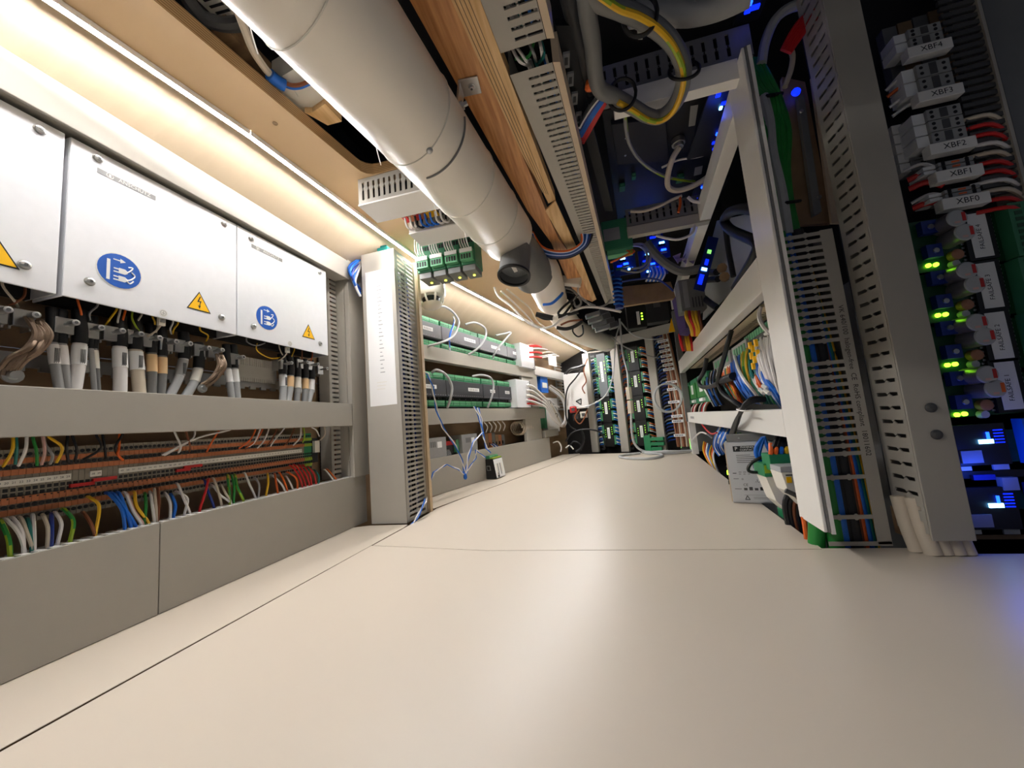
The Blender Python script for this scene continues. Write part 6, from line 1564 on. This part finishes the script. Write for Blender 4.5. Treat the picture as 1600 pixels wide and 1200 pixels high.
for k in range(11):
    y = 188+k*14; xx = FT.px(1500+k*4.2, y, -.015)[0]; z = FT.px(1506+k*4.2, y, -.015)[1]
    c = ('w_beige', 'w_red', 'w_red', 'w_white')[k % 4]
    tagit(obj('wire', MB().tube([Vector((xb-.004, .92, z)), Vector((xb+.04, .905, z-.006)), Vector((xb+.09, .93, z-.028))], .0042, c, 6), smooth=True), f'{CN[c]} wire leaving the lettered terminal strip to the right, {od(k)} from the top', 'wire', 'wires right of the lettered terminals')
# comb duct and pale panel at the far right
x4 = FT.px(1560, 230)[0]
t = thing('wiring_duct', (x4, .93, .7), 'dark comb duct standing right of the lettered terminals', 'duct')
z4 = FT.px(1560, 300)[1]
m = MB()
for k in range(34): m.box(FT, x4-.03, x4+.03, -.016, -.010, z4+.0165*k, z4+.0165*k+.009, 'dark_grey')
m.box(FT, x4+.0301, x4+.036, -.06, -.006, z4-.01, z4+.58, 'lid_grey')
obj('comb', m, t)
tagit(obj('side_plate', MB().box(FT, x4+.06, x4+.50, -.04, -.030, z4-.1, z4+.6, 'mid_grey')), 'greenish grey plate at the right edge beyond the comb duct', 'plate')
# green bundle behind the post
gb = thing('cable_bundle', FY(.935).pt(1228, 355), 'bundle of green cables tied in black behind the wide post', 'cables')
G = FY(.935)
for k in range(14):
    o = (k-7)*2.4; w = .004*math.sin(k*2.3)
    P = [FY(.935+w).pt(1176+o*.8, 92), FY(.93+w).pt(1192+o*1.1, 130), FY(.93-w).pt(1211+o*.7, 160), FY(.93+w).pt(1214+o*1.3, 205), FY(.93-w).pt(1214+o*1.2, 265), FY(.935).pt(1226+o*.8, 320), FY(.94).pt(1238+o*.7, 366)]
    obj('cable', MB().tube(P, .0056, 'w_green', 6), gb, smooth=True)
for a in ((1186, 152, 1222, 146), (1218, 318, 1250, 314)):
    obj('cable_tie', MB().tube([G.pt(a[0], a[1], .0), G.pt((a[0]+a[2])/2, (a[1]+a[3])/2, .022), G.pt(a[2], a[3], .0)], .004, 'black', 6), gb, smooth=True, label='black cable tie')
for P, r, c, lab in (([(1193, 150), (1203, 190), (1208, 240), (1222, 300), (1232, 366)], .010, 'w_cable', 'pale grey cable running down beside the green bundle'),
 ([(1190, 100), (1196, 65), (1212, 30), (1240, 10), (1290, 2)], .011, 'w_cable', 'thick grey cable arching over the green bundle'),
 ([(1227, 68), (1238, 84), (1236, 108), (1226, 136)], .006, 'w_beige', 'beige cable end hooking beside the green bundle')):
    tagit(obj('cable', MB().tube([FY(.925).pt(*p) for p in P], r, c, 8), smooth=True), lab, 'cable')
rb = thing('wire_bundle', FY(.93).pt(1230, 75), 'sheaf of bright red wires above the green bundle', 'wires')
for k in range(6): obj('wire', MB().tube([FY(.91).pt(1222+k*2.4, 78+k), FY(.905).pt(1238+k*2.4, 48+k*2.4), FY(.905).pt(1258+k*2, 24+k*2.6), FY(.91).pt(1290, 10+k*2.6)], .0045, 'w_red', 6), rb, smooth=True)
for k, (x, y) in enumerate(((1243, 145), (1252, 46), (1245, 60))):
    u = FY(.97).pt(x, y)
    tagit(obj('status_lamp', MB().lathe(u, (0, -1, 0), [(0, .010), (.006, .009), (.009, .004)], 'led_dim_blue', 10)), f'blue glowing lamp deep behind the green bundle, {od(k)} of three', 'lamp', 'blue lamps behind the green bundle')
# ================================================================ overhead opening on the right: headers, black gear, blue lamps
def fz(p, z): return FZ(z).pt(*p)
YH = .885; FH = FY(YH)
hx0, hx1 = FH.px(958, 150)[0], .402
hz = FH.px(1160, 88)[1]
tagit(obj('header_rail', MB().box(FH, hx0, hx1, -.03, 0, hz-.052, hz, 'frame_white'), bevel=.0015), 'pale header rail joining the wide post to the overhead duct', 'rail')
def lat_duct(F_, x0, x1, z0, z1, lab, m='mid_grey', pitch=.026):
    t = thing('wiring_duct', F_.P((x0+x1)/2, -.03, z0), lab, 'duct')
    rows = [(x0+.012+pitch*k, x0+.012+pitch*k+.008) for k in range(int((x1-x0-.02)/pitch))]
    obj('slotted_face', MB().slab(lambda a, b, d: F_.P(b, -d, a), z0, z1, x0, x1, rows, [(z0+(z1-z0)*.14, z0+(z1-z0)*.44, 1), (z0+(z1-z0)*.44, z0+(z1-z0)*.52, .4), (z0+(z1-z0)*.52, z0+(z1-z0)*.86, 1)], .003, m), t)
    obj('channel', MB().box(F_, x0, x1, -.05, -.045, z0, z1, 'cavity').box(F_, x0, x1, -.044, -.0035, z0, z0+.002, m), t)
lat_duct(FY(.892), hx0-.03, .44, hz+.004, hz+.085, 'dark slotted duct across the overhead opening above the near header rail')
FH2 = FY(1.50)
a2, b2 = FH2.px(982, 372)[0], FH2.px(1108, 330)[0]; z2 = FH2.px(1050, 341)[1]
tagit(obj('header_rail', MB().box(FH2, a2, b2, -.03, 0, z2-.04, z2, 'lid_grey'), bevel=.0015), 'second header rail farther along the overhead opening', 'rail')
lat_duct(FH2, a2, b2, z2+.003, z2+.075, 'slotted duct across the overhead opening on the second header rail')
# black equipment undersides between the headers
t = thing('equipment_chassis', fz((1040, 240), 1.24), 'large black equipment chassis seen from below with a cable gland', 'chassis')
obj('underside', MB().prism([fz(p, 1.24) for p in ((935, 140), (1120, 120), (1128, 330), (965, 345))], (0, 0, .02), 'black'), t, bevel=.002)
obj('step', MB().prism([fz(p, 1.225) for p in ((955, 195), (1040, 185), (1045, 252), (965, 258))], (0, 0, .0145), 'soft_black'), t, bevel=.002)
gl = fz((1060, 224), 1.224)
obj('gland', MB().lathe(gl, (0, 0, -1), [(-.014, .022), (.004, .022), (.0045, .017), (.016, .015), (.017, .009)], 'zinc', 18), t, smooth=True)
obj('label', MB().prism([fz(p, 1.2385) for p in ((1079, 166), (1091, 164), (1086, 196), (1076, 198))], (0, 0, .001), 'w_grey'), t, label='pale label strip')
obj('label', MB().prism([fz(p, 1.2385) for p in ((1086, 262), (1098, 259), (1096, 272), (1084, 275))], (0, 0, .001), 'w_grey'), t, label='pale label strip')
obj('slot', MB().prism([fz(p, 1.2385) for p in ((1083, 222), (1115, 214), (1115, 216), (1084, 225))], (0, 0, .001), 'w_grey'), t)
for p in ((978, 216), (977, 243), (1042, 318)): obj('screw', MB().lathe(fz(p, 1.224), (0, 0, -1), [(0, .004), (.002, .003)], 'zinc', 8), t)
for p, s in (((1062, 278), 1), ((972, 292), .9), ((990, 275), .6)):
    q = fz(p, 1.232); fr = Frame(q, (1, 0, 0), (0, -1, 0))
    tagit(obj('connector', MB().box(fr, -.012*s, .012*s, -.02*s, .02*s, -.010, .006, 'din_green').box(fr, -.008*s, .008*s, .02*s, .022*s, -.006, .002, 'pale_green')), f'small green connector under the black chassis, {("right", "left", "middle")[(s < 1)+(s < .8)]} one', 'connector')
tagit(obj('cable', MB().tube([gl-Vector((0, 0, .016)), fz((1050, 250), 1.18), fz((1043, 278), 1.15), fz((1046, 294), 1.14), fz((1064, 297), 1.14), fz((1095, 284), 1.15), fz((1125, 258), 1.17), fz((1138, 228), 1.19)], .010, 'w_beige', 8), smooth=True), 'beige cable looping from the gland under the black chassis', 'cable')
tagit(obj('cable', MB().tube([fz((976, 164), 1.10), fz((978, 200), 1.12), fz((985, 228), 1.14), fz((1005, 255), 1.15), fz((1040, 276), 1.16), fz((1085, 284), 1.18)], .0055, 'w_grey', 7, m2='w_gy'), smooth=True), 'thin grey and green earth cable sagging from the near header rail', 'cable')
tagit(obj('cable', MB().tube([fz((1034, 262), 1.2), fz((1060, 250), 1.2), fz((1090, 245), 1.19), fz((1120, 235), 1.19)], .004, 'w_white', 6), smooth=True), 'thin white cable crossing the black chassis', 'cable')
# big grey conduits
for P, r, c, lab in (([(912, -40), (918, 20), (926, 70), (930, 115), (938, 140), (962, 152), (990, 168), (1010, 180), (1030, 183), (1050, 168), (1064, 142), (1068, 108), (1056, 76), (1034, 50), (1004, 30), (970, 14), (935, 0), (915, -20)], .0185, 'mid_grey', 'thick grey conduit hanging in a big loop before the near header rail'),
 ([(985, 24), (1030, 20), (1080, 22), (1125, 12), (1170, -8)], .024, 'w_grey', 'thick pale grey conduit crossing above the slotted overhead duct'),
 ([(886, -20), (900, 40), (912, 90), (925, 140)], .020, 'dark_grey', 'dark conduit coming down behind the slotted overhead duct')):
    tagit(obj('conduit', MB().tube([fz(p, 1.03 if 'loop' in lab else 1.10) for p in P], r*.9, c, 12), smooth=True), lab, 'conduit')
tagit(obj('earth_wire', MB().tube([fz(p, 1.012) for p in ((935, -8), (968, 14), (998, 25), (1028, 44), (1052, 72), (1067, 108), (1066, 140), (1052, 174), (1032, 189), (1012, 187), (988, 172), (966, 160))], .0062, 'w_yellow', 8, m2='w_gy'), smooth=True), 'yellow and green earth wire following the conduit loop', 'wire')
for k, (x, y) in enumerate(((1000, 25), (1069, 110), (972, 148))):
    q = fz((x, y), 1.03)
    tagit(obj('cable_tie', MB().tube([q+Vector((.030*math.cos(a), .010*math.sin(a)*(1 if k == 1 else -1), .030*math.sin(a))) for a in [2*math.pi*j/14 for j in range(15)]], .004, 'black', 6), smooth=True), f'black cable tie round the conduit loop, {("top", "right hand", "lower")[k]} one', 'tie')
tagit(obj('tie_tag', MB().prism([fz(p, 1.05) for p in ((994, 34), (1004, 34), (1004, 62), (997, 62))], (0, 0, .003), 'w_grey')), 'pale tag hanging from the upper cable tie', 'tag')
rib = thing('wire_bundle', fz((930, 160), 1.06), 'flat sheaf of blue and red wires slanting beside the slotted overhead duct', 'wires')
for k in range(9): obj('wire', MB().tube([fz((905+k*.8, 196+k*3.4), 1.06), fz((922+k*.9, 166+k*3.2), 1.05), fz((946, 138+k*3.0), 1.06)], .0042, ('w_black', 'w_white', 'w_navy', 'w_blue', 'w_blue', 'w_blue', 'w_red', 'w_red', 'w_red')[k], 6), rib, smooth=True)
for k in range(5):
    fr = Frame(fz((884+k*6.5, 92+k*30), 1.075), (.99, .1, 0), (0, 0, -1), (-.1, .99, 0))
    tagit(obj('terminal', MB().box(fr, -.006, .008, 0, .006, -.016, .016, 'w_grey').box(fr, -.003, .004, .006, .007, -.008, .008, 'dark_grey')), f'narrow grey terminal on the dark rail beside the overhead duct, {od(k)} from the near end', 'terminal', 'terminals beside the overhead duct')
tagit(obj('side_rail', MB().prism([fz(p, 1.085) for p in ((868, 40), (890, 40), (958, 330), (945, 330))], (0, 0, .015), 'soft_black')), 'dark mounting rail running beside the slotted overhead duct', 'rail')
tagit(obj('orange_plug', MB().lathe(fz((921, 134), 1.07), (0, 0, -1), [(-.01, .008), (.006, .012), (.012, .006)], 'w_orange', 8)), 'small orange and white plug beside the flat wire sheaf', 'plug')
# blue lit equipment
def lamps(name, pts, lab, cat, body=None, z=1.1, grp=None):
    P = [fz(p, z) for p in pts]
    c = sum(P, Vector())/len(P)
    t = thing(name, c, lab, cat, grp)
    m = MB()
    for k, p in enumerate(P):
        s = .006+.004*(k % 3)
        m.box(WORLD, p.x-s*.6, p.x+s*.6, p.y-.005, p.y+.005, p.z-.004, p.z, ('led_blue', 'led_dim_blue', 'led_dim_blue', 'led_cyan')[k % 4])
    obj('indicator', m, t, label='glowing blue lamps')
    xs = [p.x for p in P]; ys = [p.y for p in P]
    obj('board', MB().box(WORLD, min(xs)-.02, max(xs)+.02, min(ys)-.03, max(ys)+.03, z+.0005, z+.008, body or 'black'), t)
    return t
lamps('lit_board', [(1127, 126), (1122, 148), (1132, 160), (1126, 168), (1122, 208), (1117, 222), (1115, 232)], 'blue lit circuit board beside the near end of the rack top rail', 'circuit board', z=1.16)
lamps('lit_board', [(1172, 4), (1168, 16), (1180, 10)], 'blue lit board at the top edge above the grey conduit', 'circuit board', z=1.2)
lamps('lit_board', [(1097, 292), (1088, 308), (1102, 302), (1106, 330)], 'blue lit board before the second header rail', 'circuit board', z=1.2)
lamps('lit_board', [(893, 6), (894, 18), (897, 26)], 'blue lit board at the top behind the dark conduit', 'circuit board', z=1.25)
def lamp_panel(y, pts, lab, size):
    F_ = FY(y)
    Q = [F_.px(*p) for p in pts]
    us_, zs2 = [q[0] for q in Q], [q[1] for q in Q]
    t = thing('lit_board', F_.P(sum(us_)/len(us_), -.01, min(zs2)-.02), lab, 'circuit board')
    obj('board', MB().box(F_, min(us_)-.03, max(us_)+.03, -.012, -.004, min(zs2)-.025, max(zs2)+.025, 'w_navy'), t)
    m = MB(); g = MB()
    for k, (u, z) in enumerate(Q):
        m.box(F_, u-size, u+size, -.003, .003, z-size*.35, z+size*.35, ('led_cyan', 'led_blue', 'led_dim_blue')[k % 3])
        g.box(F_, u-size*1.6, u+size*1.2, -.0035, .004, z-size*1.5, z-size*.6, ('black', 'w_grey', 'green')[k % 3])
    obj('indicator', m, t, label='glowing blue lamps'); obj('chip', g, t)
    return t
lamp_panel(1.95, [(1022, 359), (1026, 363), (1020, 371)], 'blue lit board just under the second header rail', .014)
lamp_panel(1.93, [(1034, 379), (1037, 390), (1030, 396)], 'blue lit board right of the grey cable loops', .012)
lamp_panel(1.90, [(973, 404), (978, 412), (968, 416), (985, 420)], 'blue lit board under the green case beside the overhead duct', .012)
lamp_panel(1.97, [(1012, 397), (1020, 412), (1025, 418), (1014, 424), (1034, 420), (1008, 408)], 'blue lit board with many small wires in the middle of the opening', .011)
tagit(obj('lamp_strip', MB().box(Frame(FY(1.6).pt(1105, 405), (.4, .3, .9), (-.6, -.8, 0), (.9, 0, -.4)), -.16, .12, -.004, .0, -.02, .02, 'w_navy').box(Frame(FY(1.6).pt(1105, 405), (.4, .3, .9), (-.6, -.8, 0), (.9, 0, -.4)), -.13, -.08, .0005, .003, -.010, .006, 'led_dim_blue').box(Frame(FY(1.6).pt(1105, 405), (.4, .3, .9), (-.6, -.8, 0), (.9, 0, -.4)), -.06, -.045, .0005, .003, -.010, .010, 'led_cyan').box(Frame(FY(1.6).pt(1105, 405), (.4, .3, .9), (-.6, -.8, 0), (.9, 0, -.4)), -.03, .0, .0005, .003, -.004, .008, 'led_dim_blue').box(Frame(FY(1.6).pt(1105, 405), (.4, .3, .9), (-.6, -.8, 0), (.9, 0, -.4)), .03, .05, .0005, .003, -.006, .008, 'lit_mark')), 'slanting blue and green lit strip beside the rack top rail', 'light')
F10 = FY(1.52); ga, gz = F10.px(944, 392); gb2, gz2 = F10.px(984, 338)
t = thing('green_case', F10.P((ga+gb2)/2, -.02, gz), 'dark green case with grey label beside the far part of the overhead duct', 'case')
obj('housing', MB().box(F10, ga, gb2, -.05, 0, gz, gz2, 'din_green'), t, bevel=.003)
obj('label', MB().box(F10, ga+.005, ga+(gb2-ga)*.6, .0003, .001, gz+(gz2-gz)*.3, gz+(gz2-gz)*.72, 'w_grey'), t)
obj('connector', MB().box(F10, ga+.012, gb2-.002, -.045, -.005, gz-.022, gz-.0005, 'pale_green'), t, label='green plug')
for k, c in enumerate(('w_orange', 'w_gy', 'w_orange')): obj('wire', MB().tube([F10.P(gb2-.012-.01*k, -.01, gz-.01), F10.P(gb2-.004-.008*k, .0, gz-.03), F10.P(ga+.02, -.01, gz-.05)], .004, c, 6), t, smooth=True)
sp_ = thing('spiral_hose', FY(1.95).pt(966, 470), 'blue lit spiral wrapped hose hanging beside the end of the overhead duct', 'hose')
hp_ = [FY(1.95).pt(962, 425), FY(1.95).pt(964, 445), FY(1.95).pt(966, 462), FY(1.95).pt(968, 482)]
obj('hose', MB().tube(hp_, .022, 'w_navy', 10), sp_, smooth=True)
for k in range(9):
    p = FY(1.93).pt(962+k*.6, 424+k*6.4)
    obj('wrap', MB().tube([p+Vector((-.024, .0, .004)), p+Vector((0, -.016, 0)), p+Vector((.024, .0, -.004))], .0055, 'w_blue', 6), sp_)
for P, r, c, lab in (([(985, 384), (1000, 385), (1010, 395), (1010, 410), (1000, 418), (985, 420)], .006, 'w_grey', 'grey cable loops round the blue boards'),
 ([(988, 382), (1006, 382), (1016, 398), (1012, 416), (996, 425), (970, 422)], .006, 'w_grey', 'outer grey cable loop round the blue boards'),
 ([(1010, 380), (1025, 398), (1045, 415), (1065, 424), (1090, 421), (1105, 418)], .022, 'mid_grey', 'thick grey hose crossing below the blue boards'),
 ([(1086, 352), (1080, 366), (1060, 374), (1040, 372), (1025, 368)], .005, 'w_white', 'thin white cable under the second header rail'),
 ([(985, 330), (1005, 330), (1030, 322), (1050, 312), (1065, 306)], .006, 'w_beige', 'beige cable resting on the second slotted duct'),
 ([(1062, 306), (1063, 318), (1060, 332)], .005, 'w_orange', 'short orange wire pair hanging over the second slotted duct'),
 ([(1075, 308), (1085, 315), (1110, 317)], .006, 'w_white', 'white cable over the second slotted duct'),
 ([(972, 440), (990, 437), (1012, 435), (1030, 438), (1045, 448), (1052, 455)], .005, 'w_navy', 'navy wire bundle along the edge of the brown shelf')):
    tagit(obj('cable', MB().tube([FY(1.85 if 'second' not in lab else 1.46).pt(*p) for p in P], r, c, 8), smooth=True), lab, 'cable')
for k in range(9):
    x = 1012+k*3
    tagit(obj('wire', MB().tube([FY(1.96).pt(x, 416+k % 3), FY(1.92).pt(x+3, 428), FY(1.94).pt(x-3, 440)], .004, ('w_white', 'w_blue')[k % 2], 6), smooth=True), f'short blue lit wire under the boards, {od(k)} from the overhead duct', 'wire', 'short wires under the blue boards')
cb_ = thing('crumpled_cover', FY(1.9).pt(1070, 405), 'crumpled translucent wrapping lit blue beside the boards', 'wrapping')
m = MB()
for k in range(7): 
    a = FY(1.9).pt(1052+k*4, 400+(k*5) % 11); b = FY(1.88).pt(1064+k*4, 395+(k*7) % 13); c = FY(1.92).pt(1060+k*4, 412-(k*3) % 9)
    m.prism([a, b, c], (0, .012, .004), 'w_violet')
obj('folds', m, cb_)
# brown shelf and black boxes before the far wall
F11 = FY(2.35)
def fbox(name, F_, p0, p1, d, m, lab, cat, parts=()):
    a, b = F_.px(*p0), F_.px(*p1)
    u0, u1, z0, z1 = min(a[0], b[0]), max(a[0], b[0]), min(a[1], b[1]), max(a[1], b[1])
    t = thing(name, F_.P((u0+u1)/2, -d/2, z0), lab, cat)
    obj('housing', MB().box(F_, u0, u1, -d, 0, z0, z1, m), t, bevel=.003)
    for nm, x0, x1, y0, y1, mm in parts:
        w, h = u1-u0, z1-z0
        obj(nm, MB().box(F_, u0+w*x0, u0+w*x1, .0004, .003, z0+h*y0, z0+h*y1, mm), t)
    return t
tagit(obj('shelf_board', MB().prism([FY(2.1).pt(*p) for p in ((972, 448), (1048, 440), (1056, 466), (975, 478))], (0, .03, 0), 'brown_board')), 'brown wooden shelf board deep in the overhead opening', 'board')
fbox('controller_box', F11, (982, 514), (1006, 465), .08, 'black', 'black controller box with a white label strip under the brown shelf', 'controller', [('tag', .5, .66, .1, .55, 'paper'), ('indicator', .74, .82, .45, .49, 'led_green'), ('indicator', .74, .82, .35, .39, 'led_green'), ('indicator', .74, .82, .25, .29, 'led_green'), ('indicator', .45, .55, .9, .93, 'led_green')])
fbox('controller_box', F11, (1012, 505), (1042, 462), .08, 'soft_black', 'smaller black box with square print right of the black controller', 'controller', [('print', .35, .65, .6, .85, 'dark_grey'), ('indicator', .45, .6, .88, .92, 'pale_green')])
F12 = FY(2.0)
tagit(obj('clear_cover', MB().prism([F12.pt(*p) for p in ((1050, 470), (1062, 456), (1072, 512), (1062, 524))], (.05, .05, 0), 'w_violet')), 'pale violet clear plastic cover beside the grey vented box', 'cover')
t = fbox('vented_box', FY(1.85), (1066, 487), (1098, 432), .09, 'mid_grey', 'grey vented power box above the far part of the middle rail', 'power supply', [('label', .14, .34, .1, .95, 'w_grey'), ('vent', .45, .50, .08, .4, 'dark_grey'), ('vent', .57, .62, .08, .4, 'dark_grey'), ('vent', .69, .74, .08, .4, 'dark_grey'), ('vent', .81, .86, .08, .4, 'dark_grey')])
for k, c in enumerate(('w_yellow', 'w_red', 'w_yellow', 'w_yellow', 'w_brown')):
    tagit(obj('wire', MB().tube([FY(1.85).pt(1072+k*5, 487), FY(1.83).pt(1073+k*5, 497), FY(1.85).pt(1080+k*4, 512), FY(1.9).pt(1082+k*3, 524)], .008, c, 6), smooth=True), f'{CN[c]} wire hanging from the grey vented box, {od(k)} from the left', 'wire', 'wires under the grey vented box')
for k, c in enumerate(('w_red', 'w_brown', 'w_yellow', 'w_yellow', 'w_red', 'w_black')):
    tagit(obj('wire', MB().tube([FY(2.1).pt(1062+k*4, 522), FY(2.08).pt(1064+k*4, 534), FY(2.1).pt(1068+k*3.4, 548)], .008, c, 6), smooth=True), f'{CN[c]} wire below the clear plastic cover, {od(k)} from the left', 'wire', 'wires below the clear cover')
tagit(obj('warning_flag', MB().prism([FY(2.2).pt(*p) for p in ((1049, 497), (1055, 518), (1045, 519))], (0, .004, 0), 'sign_yellow')), 'small yellow triangular flag before the far header', 'sign')
# panels and black cables seen above the middle rail
tagit(obj('pale_panel', MB().prism([RF.pt(*p, -.14) for p in ((1098, 500), (1196, 398), (1190, 330), (1120, 345), (1100, 420))], RF.n*-.01, 'w_cable')), 'pale panel behind the black cables above the middle rail', 'panel')
for P, r, lab in (([(1196, 330), (1160, 326), (1140, 332), (1132, 345), (1140, 358), (1160, 368), (1184, 380), (1180, 400), (1165, 425), (1150, 450)], .016, 'thick black cable folded in a loop above the middle rail'),
 ([(1133, 350), (1138, 390), (1146, 432)], .009, 'straight black cable hanging above the middle rail'),
 ([(1120, 425), (1098, 428), (1088, 440), (1090, 455), (1105, 470), (1122, 482)], .014, 'thick black cable curling before the grey vented box'),
 ([(1088, 444), (1102, 438), (1122, 436)], .013, 'black cable end with brass connectors beside the vented box')):
    tagit(obj('cable', MB().tube([RF.pt(*p, -.05) for p in P], r, 'w_black', 9), smooth=True), lab, 'cable')
for k, (x, y) in enumerate(((1128, 418), (1132, 432))):
    q = RF.pt(x, y, -.06)
    tagit(obj('connector', MB().lathe(q, (.3, .9, .1), [(0, .018), (.02, .018), (.021, .013), (.04, .013)], 'brown_board', 8)), f'brass connector above the middle rail, {("upper", "lower")[k]} one', 'connector')
# light thrown by the blue lamps
for k, (p, e) in enumerate(((FY(1.85).pt(1018, 395), 6.0), (FZ(1.13).pt(1122, 180), .25), (FY(.88).pt(1560, 740), .7), (FZ(1.25).pt(893, 12), .15))):
    l = bpy.data.lights.new('blue_lamp', 'POINT'); l.energy = e*BLUE_POWER; l.color = (.02, .08, 1); l.shadow_soft_size = .02
    o = bpy.data.objects.new('blue_lamp', l); o.location = p; COL.objects.link(o)
flush_text()
